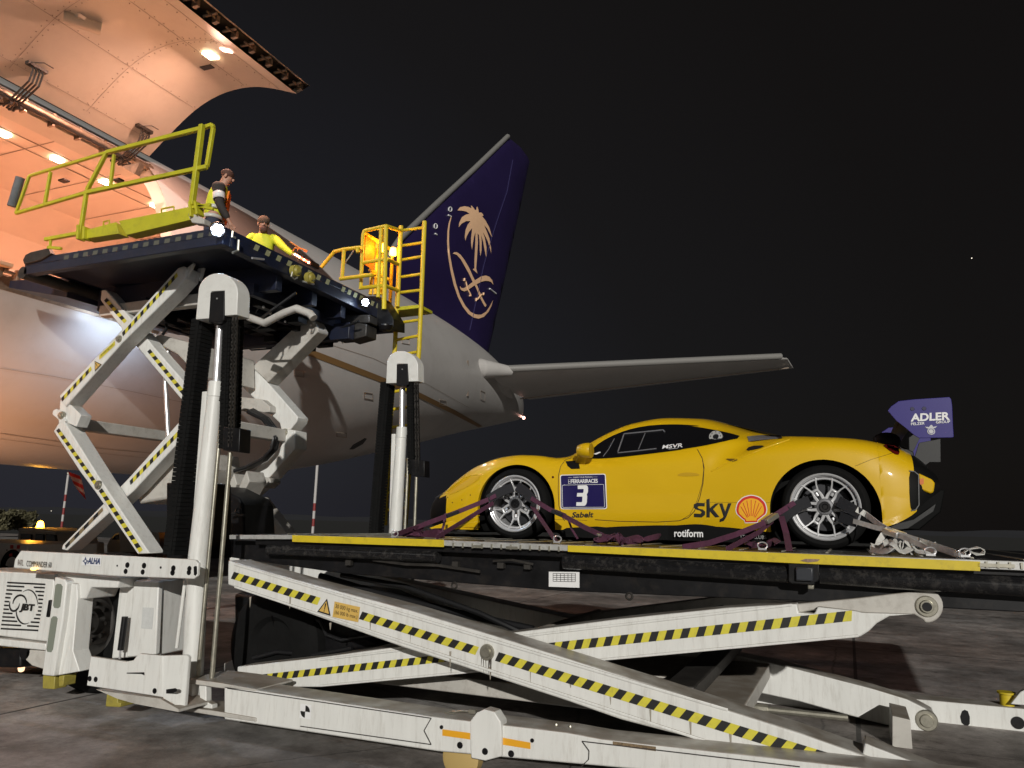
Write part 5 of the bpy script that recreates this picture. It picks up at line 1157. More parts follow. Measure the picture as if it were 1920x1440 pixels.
# ================================================================== RACE CAR
CY, CX, CZ = 7.5, -2.80, 1.465        # centre line, front axle, deck height; car x runs to the rear
CAR = thing('race_car', 'yellow racing coupe with a blue number 3 door plate, strapped down on the loader deck', 'car', (CX+1.3, CY, CZ))
def cw(s_, v_, z_): return V((CX+s_, CY-v_, CZ+z_))
ST = [
 (-1.13, [(.40, .13), (.46, .18), (.47, .24), (.45, .29), (.39, .325), (.33, .345), (.23, .36), (.12, .365), (0, .37)]),
 (-1.0, [(.66, .10), (.70, .18), (.70, .26), (.67, .325), (.60, .375), (.48, .405), (.33, .42), (.17, .43), (0, .435)]),
 (-.85, [(.80, .09), (.83, .18), (.835, .27), (.82, .35), (.76, .41), (.62, .45), (.42, .47), (.2, .475), (0, .48)]),
 (-.70, [(.87, .09), (.89, .19), (.895, .31), (.88, .41), (.83, .49), (.72, .545), (.5, .53), (.25, .525), (0, .525)]),
 (-.45, [(.92, .09), (.935, .2), (.94, .34), (.93, .48), (.88, .605), (.77, .68), (.52, .615), (.25, .60), (0, .605)]),
 (-.2, [(.945, .09), (.955, .2), (.96, .36), (.95, .54), (.91, .685), (.78, .755), (.54, .675), (.27, .66), (0, .66)]),
 (0, [(.95, .09), (.96, .2), (.965, .36), (.955, .56), (.915, .71), (.79, .775), (.55, .71), (.27, .69), (0, .69)]),
 (.2, [(.94, .09), (.955, .2), (.96, .36), (.95, .56), (.91, .70), (.80, .765), (.56, .725), (.28, .71), (0, .712)]),
 (.37, [(.93, .09), (.945, .2), (.95, .36), (.94, .55), (.905, .68), (.81, .742), (.59, .745), (.3, .74), (0, .742)]),
 (.6, [(.90, .10), (.925, .2), (.93, .36), (.93, .54), (.91, .67), (.83, .742), (.65, .875), (.33, .905), (0, .91)]),
 (.8, [(.895, .11), (.92, .2), (.93, .36), (.93, .54), (.91, .67), (.835, .745), (.60, .985), (.32, 1.02), (0, 1.03)]),
 (1.0, [(.895, .13), (.92, .21), (.93, .37), (.93, .54), (.91, .675), (.84, .76), (.565, 1.055), (.3, 1.10), (0, 1.11)]),
 (1.3, [(.895, .15), (.92, .23), (.93, .38), (.93, .55), (.915, .69), (.85, .785), (.54, 1.092), (.28, 1.15), (0, 1.17)]),
 (1.6, [(.90, .155), (.925, .235), (.935, .39), (.935, .56), (.92, .71), (.85, .825), (.53, 1.075), (.28, 1.14), (0, 1.155)]),
 (1.85, [(.92, .15), (.94, .24), (.945, .4), (.945, .58), (.92, .74), (.83, .865), (.54, 1.02), (.28, 1.08), (0, 1.095)]),
 (2.1, [(.95, .13), (.96, .24), (.965, .42), (.96, .62), (.935, .77), (.80, .885), (.55, .955), (.28, 1.00), (0, 1.02)]),
 (2.35, [(.97, .11), (.975, .25), (.98, .45), (.975, .65), (.94, .80), (.79, .90), (.55, .915), (.28, .95), (0, .965)]),
 (2.65, [(.975, .12), (.98, .27), (.985, .47), (.98, .67), (.94, .82), (.78, .89), (.54, .88), (.27, .905), (0, .915)]),
 (2.9, [(.97, .14), (.975, .27), (.98, .47), (.975, .66), (.93, .80), (.77, .87), (.52, .86), (.26, .88), (0, .885)]),
 (3.1, [(.95, .19), (.96, .3), (.965, .47), (.955, .62), (.90, .75), (.75, .825), (.5, .835), (.25, .85), (0, .855)]),
 (3.25, [(.92, .27), (.93, .36), (.93, .48), (.915, .59), (.87, .68), (.73, .76), (.48, .80), (.25, .82), (0, .825)]),
 (3.36, [(.87, .38), (.88, .44), (.88, .50), (.86, .565), (.82, .63), (.70, .68), (.46, .73), (.23, .75), (0, .755)]),
 (3.46, [(.80, .455), (.81, .48), (.81, .50), (.79, .525), (.74, .55), (.64, .58), (.42, .62), (.2, .635), (0, .64)])]
def pchip(xs, ys_, x):
    n_ = len(xs)
    if x <= xs[0]: return ys_[0]
    if x >= xs[-1]: return ys_[-1]
    h = [xs[i+1]-xs[i] for i in range(n_-1)]; dl = [(ys_[i+1]-ys_[i])/h[i] for i in range(n_-1)]
    def m_(i):
        if i == 0: return dl[0]
        if i == n_-1: return dl[-1]
        if dl[i-1]*dl[i] <= 0: return 0
        w1 = 2*h[i]+h[i-1]; w2 = h[i]+2*h[i-1]; return (w1+w2)/(w1/dl[i-1]+w2/dl[i])
    i = max(k for k in range(n_-1) if xs[k] <= x); t = (x-xs[i])/h[i]
    return (2*t**3-3*t*t+1)*ys_[i]+(t**3-2*t*t+t)*h[i]*m_(i)+(-2*t**3+3*t*t)*ys_[i+1]+(t**3-t*t)*h[i]*m_(i+1)
SX = [s_[0] for s_ in ST]
def keysec(x): return [(pchip(SX, [s_[1][k][0] for s_ in ST], x), pchip(SX, [s_[1][k][1] for s_ in ST], x)) for k in range(9)]
def crm(p0, p1, p2, p3, t):
    return tuple(.5*((2*p1[i])+(-p0[i]+p2[i])*t+(2*p0[i]-5*p1[i]+4*p2[i]-p3[i])*t*t+(-p0[i]+3*p1[i]-3*p2[i]+p3[i])*t**3) for i in range(2))
def seccurve(x):
    k = keysec(x); out = []
    ext = [k[0]]+k+[(-k[-2][0], k[-2][1])]
    green = max(0, min(1, (x-.42)/.15))*max(0, min(1, (2.5-x)/.5))
    for i in range(8):
        for j in range(8):
            t = j/8; c = crm(ext[i], ext[i+1], ext[i+2], ext[i+3], t)
            if i in (4, 5) and green > 0:   # keep the belt line crisp below the side glass
                lin_ = tuple(ext[i+1][q_]+(ext[i+2][q_]-ext[i+1][q_])*t for q_ in range(2)); gk = green*(.8 if i == 5 else .35); c = tuple(c[q_]*(1-gk)+lin_[q_]*gk for q_ in range(2))
            out.append(c)
    out.append(k[-1]); 
    # shoulder scoop: hollow running up to the rear haunch
    if 1.75 < x < 2.5:
        o2 = []
        for v_, z_ in out:
            zc_ = .60+(x-1.76)*.46; d = (z_-zc_)
            a = max(0, 1-abs(x-2.08)/.34); 
            if 0 < d < .22: v_ -= .075*a*sin(pi*min(1, d/.22))**.8*(1 if v_ > .5 else 0)
            o2.append((v_, z_))
        out = o2
    return out
ARCH = [(.015, .290, .383), (2.64, .285, .405)]
def zlow(x):
    for c, zc_, r in ARCH:
        if abs(x-c) < r: return zc_+sqrt(max(0, r*r-(x-c)**2))
    return None
xs = []
x = -1.13
while x < 3.46: xs.append(x); x += .035
xs += [3.46, -.735, 3.285, 3.25]
for c, zc_, r in ARCH:
    xs = [q for q in xs if abs(abs(q-c)-r) > .02]
    for k in (1, .9999, .995, .985, .965, .93, .88, .82, .75): xs += [c-r*k, c+r*k]
    xs += [c-r-.0006, c+r+.0006]
xs = sorted(set(round(q, 5) for q in xs)); NV = 44
def section(x):
    c = seccurve(x); zl = zlow(x)
    L = [0]
    for a, b_ in zip(c, c[1:]): L.append(L[-1]+sqrt((a[0]-b_[0])**2+(a[1]-b_[1])**2))
    t0 = 0
    if zl is not None:
        for i in range(len(c)-1):
            if c[i][1] <= zl <= c[i+1][1]: t0 = L[i]+(L[i+1]-L[i])*(zl-c[i][1])/max(1e-9, c[i+1][1]-c[i][1]); break
    out = []
    for j in range(NV+1):
        t = t0+(L[-1]-t0)*j/NV
        for i in range(len(c)-1):
            if t <= L[i+1]+1e-9: u = (t-L[i])/max(1e-9, L[i+1]-L[i]); out.append((c[i][0]+(c[i+1][0]-c[i][0])*u, c[i][1]+(c[i+1][1]-c[i][1])*u)); break
    return out
secs = [section(x) for x in xs]
vs = []; fs = []
W_ = 2*NV+1
for x, sc in zip(xs, secs):
    for v_, z_ in sc: vs.append(cw(x, v_, z_))
    for v_, z_ in reversed(sc[:-1]): vs.append(cw(x, -v_, z_))
for i in range(len(xs)-1):
    for j in range(W_-1): fs.append((i*W_+j, i*W_+j+1, (i+1)*W_+j+1, (i+1)*W_+j))
# inward returns at lower edges so the skin shows thickness
for side in (0, W_-1):
    base = len(vs)
    for i in range(len(xs)):
        p = vs[i*W_+side]; vs.append(V((p.x, CY+(p.y-CY)*.955, p.z+.004)))
    for i in range(len(xs)-1): fs.append((i*W_+side, (i+1)*W_+side, base+i+1, base+i))
i0 = 0; fs.append(tuple(range(W_-1, -1, -1)))
body_mb = MB().add(vs, fs)
body_mb.mi = []
for f in fs:
    c = sum((V(vs[i]) for i in f), V((0, 0, 0)))/len(f); s0_, z0_, v0_ = c.x-CX, c.z-CZ, abs(c.y-CY)
    blk = (s0_ < -.735 and z0_ < .375) or (s0_ < -1.10 and z0_ < .34) or s0_ > 3.285
    body_mb.mi.append(1 if blk else 0)
body = body_mb.build('body', [CARY, CARB], CAR, smooth=42)
CBV = BVHTree.FromPolygons([tuple(v) for v in body_mb.v], body_mb.f)
def on_car(s_, z_, off=.004):
    """point on the near flank of the car at car length s_ and height z_"""
    h = CBV.ray_cast(V((CX+s_, CY-3, CZ+z_)), V((0, 1, 0)))
    if h[0] is None: return cw(s_, .9, z_)
    nn = h[1] if h[1].y < 0 else -h[1]
    return h[0]+nn*off
def oncar_px(x, y, off=.004):
    d = ray(x, y).normalized(); h = CBV.ray_cast(V((0, 0, EYE)), d)
    if h[0] is None: return P(x, y, CY-.9)
    nn = h[1] if h[1].dot(d) < 0 else -h[1]
    return h[0]+nn*off
def cpoly(name, poly, m, off=.004, cell=2.5, parent=None, px=True):
    return drape_poly(name, poly, (lambda a, b_: oncar_px(a, b_, off)) if px else (lambda a, b_: on_car(a, b_, off)), m, parent or body, cell)
def cline(name, pts, r, m, off=.0, n_=6, px=True, step=5):
    q = []
    for a, b_ in zip(pts, pts[1:]):
        L = sqrt((a[0]-b_[0])**2+(a[1]-b_[1])**2); k = max(1, int(L/step))
        for i in range(k): q.append(oncar_px(a[0]+(b_[0]-a[0])*i/k, a[1]+(b_[1]-a[1])*i/k, off))
    q.append(oncar_px(*pts[-1], off)); return MB().path(q, r, n_).build(name, m, body, smooth=70)
y1 = zz(3.4286, 780, 760); y2 = zz(3, 1280, 720)
def smoothpoly(p, it=1):
    for _ in range(it):
        o_ = []
        for a, b_ in zip(p, p[1:]+p[:1]): o_ += [(a[0]*.75+b_[0]*.25, a[1]*.75+b_[1]*.25), (a[0]*.25+b_[0]*.75, a[1]*.25+b_[1]*.75)]
        p = o_
    return p
# side glass
win = y1([(1118, 345), (1110, 330), (1145, 268), (1240, 208), (1350, 162), (1470, 135), (1600, 125), (1720, 126), (1850, 137)])+y2([(0, 238), (60, 241), (130, 252), (250, 275), (344, 301), (200, 333), (100, 353), (0, 368)])+y1([(1700, 289), (1550, 308), (1400, 326), (1300, 337), (1190, 345)])
winp = [win[0]]+win
glass = cpoly('side_window', smoothpoly(win, 1), GLASSB, .006, 3)
cline('window_frame', y1([(1205, 335), (1240, 290), (1278, 220)]), .004, mat('roll_cage_grey', (.13, .13, .14), .4), .012)
cline('sliding_pane_frame', y1([(1300, 305), (1340, 190), (1590, 165), (1600, 175)]), .007, MATS['roll_cage_grey'], .012)
cline('sliding_pane_frame', y1([(1300, 312), (1420, 300), (1548, 285)]), .006, MATS['roll_cage_grey'], .012)
cline('sliding_pane_frame', y1([(1432, 290), (1475, 185)]), .004, MATS['roll_cage_grey'], .012)
cpoly('seat_headrest', y1([(1140, 318), (1185, 303), (1190, 308), (1160, 322)]), WHT, .010)
textq('window_text', 'MSVR', [(oncar_px(x, y, .012)) for x, y in y1([(1587, 286), (1720, 276), (1717, 250), (1588, 262)])], WHT, glass, off=(0, 0, 0), bold=.02, shear=.05)
cline('window_text_underline', y1([(1625, 287), (1685, 282)]), .0015, WHT, .012)
# fuel filler
c = oncar_px(*y2([(187, 302)])[0], .004); nn = (V((0, -1, .45))).normalized()
mb = MB(); mb.lathe(c, nn, [(.020, .006), (.03, .02), (.055, .018), (.06, .0)], 28); fc = mb.build('fuel_filler', ALU, glass)
mb = MB(); mb.lathe(c, nn, [(0, .012), (.026, .012)], 20); mb.build('filler_recess', BLACK, fc)
q = nn.to_track_quat('Z', 'Y'); mb = MB()
for i in range(8): a = i*pi/4; mb.lathe(c+q @ V((.042*cos(a), .042*sin(a), .02)), nn, [(0, .003), (.005, .003), (.005, 0)], 8)
mb.build('filler_bolt', DARKG, fc)
# windscreen, roof glass and rear glass as seen from both sides (top view outlines)
def topdrape(name, poly, m, off=.004, parent=None):
    def fn(s_, v_):
        h = CBV.ray_cast(V((CX+s_, CY-v_, CZ+3)), V((0, 0, -1))); return (h[0]+V((0, 0, off))) if h[0] is not None else cw(s_, v_, 1)
    return drape_poly(name, poly, fn, m, parent or body, .05)
topdrape('windscreen', [(.44, .50), (.50, .68), (.62, .615), (.80, .565), (.97, .50), (1.06, .30), (1.09, 0), (1.06, -.30), (.97, -.50), (.80, -.565), (.62, -.615), (.50, -.68), (.44, -.5), (.41, 0)], GLASSB, .005)
topdrape('rear_glass', [(1.85, .38), (2.35, .42), (2.9, .40), (2.95, 0), (2.9, -.40), (2.35, -.42), (1.85, -.38), (1.78, 0)], GLASSB, .005)
# seams
SE = mat('shut_line', (.04, .018, .002), .7)
cline('door_seam', y1([(1000, 338), (960, 352), (930, 392), (916, 450), (914, 540), (918, 640), (935, 712), (955, 742)]), .0032, SE)
cline('door_seam', y1([(1810, 285), (1840, 340), (1852, 400), (1845, 500), (1825, 590), (1790, 680), (1750, 722), (1690, 742), (1550, 750), (1300, 745), (1150, 735)]), .0032, SE)
cline('panel_seam', y2([(80, 365), (110, 420), (118, 480), (110, 560), (80, 660), (40, 735), (0, 760)]), .0018, SE)
cline('bumper_seam', y2([(970, 462), (1060, 425), (1190, 385)]), .0016, SE)
cline('character_line', y2([(120, 665), (490, 668)]), .0012, SE)
cline('front_seam', y1([(893, 735), (990, 735), (1100, 740)]), .0015, SE)
cpoly('door_handle', smoothpoly(y1([(1670, 455), (1705, 432), (1790, 432), (1835, 448), (1790, 456)]), 2), mat('handle_recess', (.50, .30, .01), .35), .004)
for x, y in ((880, 462),): c = oncar_px(*y1([(x, y)])[0], .001); MB().lathe(c, (0, -1, 0), [(0, .003), (.010, .003), (.011, 0)], 14).build('side_lamp', mat('dark_red', (.08, .01, .005), .3), body)
# mirror
mb = MB(); mir_c = cw(.71, 1.02, .785)
NR = 14; k_ = 12
sh = [(-.085, .015, .02), (-.07, .06, .05), (-.02, .085, .066), (.03, .09, .07), (.05, .082, .064), (.052, .03, .03)]
ring = [[mir_c+V((a, .98*w1*cos(2*pi*j/NR), h1*sin(2*pi*j/NR))) for j in range(NR)] for a, w1, h1 in sh]
vs = [p for r_ in ring for p in r_]; fs = [(i*NR+j, i*NR+(j+1) % NR, (i+1)*NR+(j+1) % NR, (i+1)*NR+j) for i in range(len(sh)-1) for j in range(NR)]+[tuple(range(NR)), tuple(range((len(sh)-1)*NR, len(sh)*NR))]
mirr = MB().add(vs, fs).build('door_mirror', CARY, CAR, 0, smooth=60)
MB().prism([cw(.64, 1.0, .745), cw(.70, 1.0, .73), cw(.66, .88, .655), cw(.56, .88, .675)], (.0, 0, .02)).build('mirror_stalk', CARY, mirr, .006)
cpoly('mirror_base', y1([(962, 362), (1040, 358), (1048, 372), (1055, 408), (1000, 410), (975, 390)]), CARB, .006)
mb2 = MB().add([V((p.x, 2*CY-p.y, p.z)) for p in vs], fs); mb2.build('door_mirror', CARY, CAR, 0, smooth=60)
# number plate panel
def rrect(x0, y0, x1, y1_, r, n_=4):
    o_ = []
    for cx_, cy_, a0 in ((x1-r, y0+r, -90), (x1-r, y1_-r, 0), (x0+r, y1_-r, 90), (x0+r, y0+r, 180)):
        for i in range(n_+1): a = radians(a0+90*i/n_); o_.append((cx_+r*cos(a), cy_+r*sin(a)))
    return o_
plq = [(z/10.667+1020, t/10.667+870) for z, t in ((335, 905), (1265, 900), (1235, 195), (322, 218))]
def plmap(u, v_):
    bl, br_, tr, tl = plq; return (bl[0]*(1-u)*(1-v_)+br_[0]*u*(1-v_)+tr[0]*u*v_+tl[0]*(1-u)*v_, bl[1]*(1-u)*(1-v_)+br_[1]*u*(1-v_)+tr[1]*u*v_+tl[1]*(1-u)*v_)
P0 = cpoly('number_plate', [plmap(u, v_) for u, v_ in rrect(0, 0, 1, 1, .05)], WHT, .003)
cpoly('plate_field', [plmap(u, v_) for u, v_ in rrect(.017, .022, .983, .978, .045)], BLUE, .005, parent=P0)
inner = [plmap(u, v_) for u, v_ in rrect(.045, .05, .95, .70, .03)]
q = [oncar_px(a, b_, .006) for a, b_ in inner+inner[:1]]; MB().path(q, .0022, 4).build('plate_border', WHT, P0)
def pltext(name, t, u0, v0, u1, v1, bold=0, spacing=1.0, sh=0):
    vs_, fs_ = text2d(t, bold, spacing); return MB().add([oncar_px(*plmap(u0+(u1-u0)*(a+sh*(b_-.5)), v0+(v1-v0)*b_), .008) for a, b_ in vs_], fs_).build(name, WHT, P0, smooth=0)
pltext('plate_text', 'SHARE YOUR PASSION', .29, .895, .71, .935)
pltext('plate_text', 'FERRARIRACES', .245, .745, .825, .86, bold=.02, spacing=.9)
q = [plmap(u, v_) for u, v_ in ((.185, .74), (.228, .74), (.228, .86), (.185, .86), (.185, .74))]; MB().path([oncar_px(a, b_, .008) for a, b_ in q], .002, 4).build('plate_icon', WHT, P0)
MB().path([oncar_px(*plmap(a, .80), .008) for a in (.19, .225)], .0025, 4).build('plate_icon', WHT, P0)
for a0, a1 in ((.18, .27), (.73, .82)): MB().path([oncar_px(*plmap(a, .915), .008) for a in (a0, a1)], .0012, 4).build('plate_rule', WHT, P0)
three = [(680, 430), (855, 425), (878, 445), (888, 480), (885, 560), (862, 610), (870, 650), (862, 770), (845, 815), (815, 838), (648, 838), (655, 765), (755, 765), (770, 750), (775, 660), (765, 652), (662, 652), (672, 580), (780, 580), (795, 565), (800, 505), (790, 500), (682, 502)]
cpoly('race_number', [(a/10.667+1020, b_/10.667+870) for a, b_ in three], WHT, .009, parent=P0)
def cartext(name, t, q, m, bold=0, shear=0, spacing=1.0, off=.005, parent=None):
    vs_, fs_ = text2d(t, bold, spacing); bl, br_, tr, tl = q
    f = lambda u, v_: (bl[0]*(1-u)*(1-v_)+br_[0]*u*(1-v_)+tr[0]*u*v_+tl[0]*(1-u)*v_, bl[1]*(1-u)*(1-v_)+br_[1]*u*(1-v_)+tr[1]*u*v_+tl[1]*(1-u)*v_)
    return MB().add([oncar_px(*f(u+shear*(v_-.5), v_), off) for u, v_ in vs_], fs_).build(name, m, parent or body, smooth=0)
cartext('door_text', 'Sabelt', y1([(1005, 722), (1142, 720), (1142, 683), (1005, 686)]), BLK, bold=.03, shear=.06)
cpoly('wordmark_s', y2([(64, 748), (64, 728), (100, 730), (108, 722), (100, 712), (78, 706), (62, 694), (64, 676), (84, 668), (126, 670), (124, 688), (92, 687), (84, 693), (92, 701), (114, 706), (128, 718), (126, 736), (108, 750)]), BLK)
cpoly('wordmark_k', y2([(134, 750), (134, 650), (152, 645), (154, 698), (184, 672), (206, 670), (172, 704), (208, 748), (184, 750), (154, 716), (153, 750)]), BLK)
cpoly('wordmark_y', y2([(206, 672), (224, 671), (240, 718), (256, 671), (276, 670), (246, 748), (232, 770), (208, 776), (210, 760), (226, 752), (230, 744)]), BLK)
# scallop shell roundel
def shellpoly(sc_, cx_, cy_):
    o_ = []
    for i in range(25):
        a = radians(200-220*i/24); b_ = 1+.018*abs(sin((i)*pi/3.4)); o_.append((cx_+sc_*88*b_*cos(a), cy_-sc_*80*b_*sin(a)*1.0))
    o_ += [(cx_+sc_*52, cy_+sc_*52), (cx_+sc_*38, cy_+sc_*62), (cx_+sc_*36, cy_+sc_*76), (cx_-sc_*36, cy_+sc_*78), (cx_-sc_*40, cy_+sc_*64), (cx_-sc_*54, cy_+sc_*54)]
    return o_
sc0 = cpoly('shell_sticker', y2(shellpoly(1.0, 387, 705)), WHT, .003); cpoly('shell_red', y2(shellpoly(.94, 387, 705)), RED, .005, parent=sc0); cpoly('shell_amber', y2(shellpoly(.80, 387, 708)), SHY, .007, parent=sc0)
for i in range(7):
    a = radians(160-140*i/6); MB().path([oncar_px(*y2([(387+22*cos(a), 755-14*sin(a))])[0], .009), oncar_px(*y2([(387+62*cos(a), 708-56*sin(a))])[0], .009)], .0028, 4).build('shell_rib', RED, sc0)
# scoop, roof vent, tail lamp, side vent
cpoly('shoulder_intake', smoothpoly(y2([(352, 380), (378, 350), (470, 348), (430, 366)]), 1), BLK, .005)
cpoly('intake_shadow_gap', smoothpoly(y2([(238, 420), (305, 422), (312, 430), (285, 438), (262, 434)]), 1), mat('recess_brown', (.12, .07, .005), .5), .004)
cpoly('quarter_vent', y2([(362, 298), (450, 290), (556, 290), (562, 308), (470, 316), (372, 326)]), mat('vent_grey', (.13, .13, .13), .5), .006)
cline('haunch_crease', y2([(160, 493), (240, 450), (300, 425), (400, 385), (500, 345), (600, 312)]), .006, CARY, -.001)
cpoly('tail_lamp', smoothpoly(y2([(1120, 343), (1212, 346), (1220, 402), (1192, 398), (1150, 368)]), 1), mat('tail_lamp_red', (.10, .006, .006), .15, coat=.6), .008)
cpoly('rear_side_vent', smoothpoly(y2([(1272, 492), (1300, 494), (1324, 510), (1326, 680), (1310, 706), (1284, 712), (1276, 640)]), 1), CARB, .006)
cline('vent_rim', y2([(1272, 490), (1302, 494), (1325, 512), (1327, 680), (1308, 708), (1284, 712)]), .005, MATS['vent_grey'], .004)
hl = cpoly('headlamp_cover', smoothpoly(y1([(196, 566), (240, 520), (300, 480), (360, 455), (425, 446), (400, 480), (330, 525), (225, 578)]), 1), mat('headlamp_yellow', (.58, .34, .01), .12, coat=1), .004)
cline('headlamp_edge', y1([(190, 566), (240, 516), (300, 474), (360, 450), (428, 444)]), .004, CARY, .002)
for x, y in ((388, 475), (330, 520), (270, 553), (350, 577), (295, 608), (235, 625), (205, 592)): MB().lathe(oncar_px(*y1([(x, y)])[0], .001), (-.3, -1, .1), [(0, .002), (.006, .002), (.006, 0)], 8).build('bumper_rivet', BLK, body)
c = P(*y1([(178, 672)])[0], CY-.70); MB().lathe(c, (-.5, -1, 0), [(0, .006), (.03, .006), (.034, 0)], 20).build('tow_sticker', mat('orange_red', (.75, .2, .04), .5), body)
# front splitter and dive planes
mb = MB(); mb.prism([cw(-1.2, .0, .045), cw(-1.17, .45, .045), cw(-1.05, .70, .045), cw(-.86, .88, .045), cw(-.50, .93, .045), (CX-.50, CY+.93, CZ+.045), (CX-.86, CY+.88, CZ+.045), (CX-1.05, CY+.70, CZ+.045), (CX-1.17, CY+.45, CZ+.045)], (0, 0, .02)); mb.build('front_splitter', CARBON, CAR, .003)
q = y1([(85, 788), (150, 765), (240, 738), (385, 737), (396, 800), (250, 798), (110, 800)]); MB().prism([P(x, y, CY-.90) for x, y in q], (0, .02, 0)).build('splitter_endplate', CARY, CAR, .003)
q = y1([(120, 592), (175, 562), (190, 575), (130, 598)]); MB().prism([P(x, y, CY-.80) for x, y in q], (0, .3, 0)).build('dive_plane', CARBON, CAR, .003)
MB().prism([P(x, y, CY-.72) for x, y in y1([(172, 575), (215, 640), (228, 700), (200, 780), (150, 790), (150, 650)])], (0, 1.44, 0)).build('front_grille', CARB, CAR, .01)
# side skirt, floor, arch liners
mb = MB(); 
for sg in (1, -1):
    p_ = [(.44, .93, .085), (.86, .91, .115), (1.4, .905, .15), (1.85, .93, .15), (2.22, .95, .115)]
    for a, b_ in zip(p_, p_[1:]):
        mb.prism([V((CX+a[0], CY-sg*(a[1]-.012), CZ+.03)), V((CX+b_[0], CY-sg*(b_[1]-.012), CZ+.03)), V((CX+b_[0], CY-sg*(b_[1]-.012), CZ+b_[2]+.02)), V((CX+a[0], CY-sg*(a[1]-.012), CZ+a[2]+.02))], (0, sg*.05, 0))
    mb2 = mb
sk = mb.build('side_skirt', CARB, CAR, 0, smooth=0)
textq('skirt_text', 'rotiform', [cw(1.462, .925, .058), cw(1.70, .925, .062), cw(1.70, .925, .125), cw(1.462, .925, .121)], WHT, sk, off=(0, -.012, 0), bold=.02)
textq('skirt_text', 'STRIP CLUBS', [cw(2.00, .955, .062), cw(2.20, .955, .062), cw(2.20, .955, .09), cw(2.0, .955, .09)], mat('skirt_grey', (.3, .3, .3), .5), sk, off=(0, -.006, 0))
mb = MB(); mb.bx(CX-.9, CX+3.2, CY-.60, CY+.60, CZ+.06, CZ+.30); mb.bx(CX+.42, CX+2.2, CY-.86, CY+.86, CZ+.05, CZ+.40); mb.build('floor_pan', BLACK, CAR, 0, smooth=0)
for c_, zc_, r in ARCH:
    for sg in (1, -1):
        mb = MB(); k = 22; rr_ = r+.012; vs = []
        for i in range(k+1):
            a = radians(-35+250*i/k)
            for w1 in (.925, .60): vs.append(V((CX+c_+rr_*cos(a), CY-sg*w1, CZ+zc_+rr_*sin(a))))
        mb.add(vs, [(2*i, 2*i+1, 2*i+3, 2*i+2) for i in range(k)]); mb.add([vs[2*i+1] for i in range(k+1)], [tuple(range(k+1))])
        mb.build('wheel_arch_liner', RUBBER, CAR, 0, smooth=0)
# rear: black bumper parts, diffuser, exhaust side
MB().prism([cw(3.30, .78, .16), cw(3.46, .74, .30), cw(3.50, .74, .47), cw(3.38, .80, .47), cw(3.10, .86, .17)], (0, 1.52, 0)).build('rear_diffuser', CARB, CAR, .01)
MB().prism([cw(3.05, .86, .14), cw(3.22, .88, .17), cw(3.40, .86, .30), cw(3.42, .86, .36), cw(3.26, .88, .24), cw(3.05, .86, .18)], (0, .04, 0)).build('diffuser_strake', CARBON, CAR, .004)
q = y2([(1325, 500), (1400, 535), (1420, 555), (1412, 608), (1395, 618), (1330, 592)]); MB().prism([P(x, y, CY-.895) for x, y in q], (0, 1.79, 0)).build('rear_bumper_lip', CARY, CAR, .02)
cp_ = MB().add([P(x, y, CY-.899) for x, y in y2([(1333, 535), (1356, 530), (1356, 562), (1333, 568)])], [(0, 1, 2, 3)]); cp_.build('bumper_sticker', mat('sticker_orange', (.6, .16, .03), .5), CAR, smooth=0)
MB().prism([P(x, y, CY-.66) for x, y in y2([(1222, 350), (1240, 352), (1300, 382), (1304, 430), (1280, 470), (1225, 410)])], (0, 1.3, 0)).build('tail_panel', BLK, CAR, .01)
# rear wing
WY = CY-.86
ep = y2([(1153, 150), (1172, 126), (1215, 96), (1300, 86), (1500, 73), (1510, 84), (1516, 120), (1520, 220), (1525, 298), (1515, 301), (1330, 304), (1305, 290), (1250, 244), (1200, 205)])
epl = MB().prism([P(x, y, WY) for x, y in ep], (0, .012, 0)).build('wing_endplate', WINGB, CAR, .003)
e2 = [P(x, y, WY) for x, y in ep]; MB().prism([V((p.x, 2*CY-p.y-.012, p.z)) for p in e2], (0, .012, 0)).build('wing_endplate', WINGB, CAR, .003)
q = [P(x, y, WY) for x, y in y2([(1225, 240), (1300, 290), (1330, 304), (1520, 301), (1519, 240)])]
textq('endplate_text', 'ADLER', [P(x, y, WY) for x, y in y2([(1282, 212), (1503, 202), (1503, 157), (1284, 168)])], WHT, epl, bold=.035)
textq('endplate_text', 'Pelzer'.upper(), [P(x, y, WY) for x, y in y2([(1284, 233), (1361, 228), (1361, 214), (1284, 218)])], WHT, epl, bold=.015)
textq('endplate_text', 'Group'.upper(), [P(x, y, WY) for x, y in y2([(1424, 223), (1504, 219), (1504, 204), (1424, 208)])], WHT, epl, bold=.015)
GRYS = mat('emblem_grey', (.5, .5, .52), .5)
c = P(*y2([(1398, 266)])[0], WY-.003); mb = MB(); mb.lathe(c, (0, -1, 0), [(0, .001), (.026, .001), (.027, 0)], 20); mb.add([P(x, y, WY-.005) for x, y in y2([(1362, 240), (1385, 242), (1396, 230), (1402, 230), (1410, 241), (1432, 236), (1420, 248), (1398, 252), (1375, 250)])], [tuple(range(9))]); mb.build('endplate_emblem', GRYS, epl, smooth=0)
mb = MB(); mb.lathe(c, (0, -1, 0), [(.017, .003), (.020, .003), (.020, .001)], 20); mb.build('emblem_ring', WINGB, epl)
for x, y in ((1292, 140), (1358, 138)): MB().lathe(P(*y2([(x, y)])[0], WY), (0, -1, 0), [(0, .005), (.014, .005), (.016, 0)], 14).build('endplate_bolt', mat('bolt_navy', (.01, .008, .05), .5) if 'bolt_navy' not in MATS else MATS['bolt_navy'], epl)
pr = [(3.20, 1.06), (3.27, 1.085), (3.40, 1.09), (3.55, 1.13), (3.55, 1.12), (3.42, 1.055), (3.30, 1.035), (3.22, 1.04)]
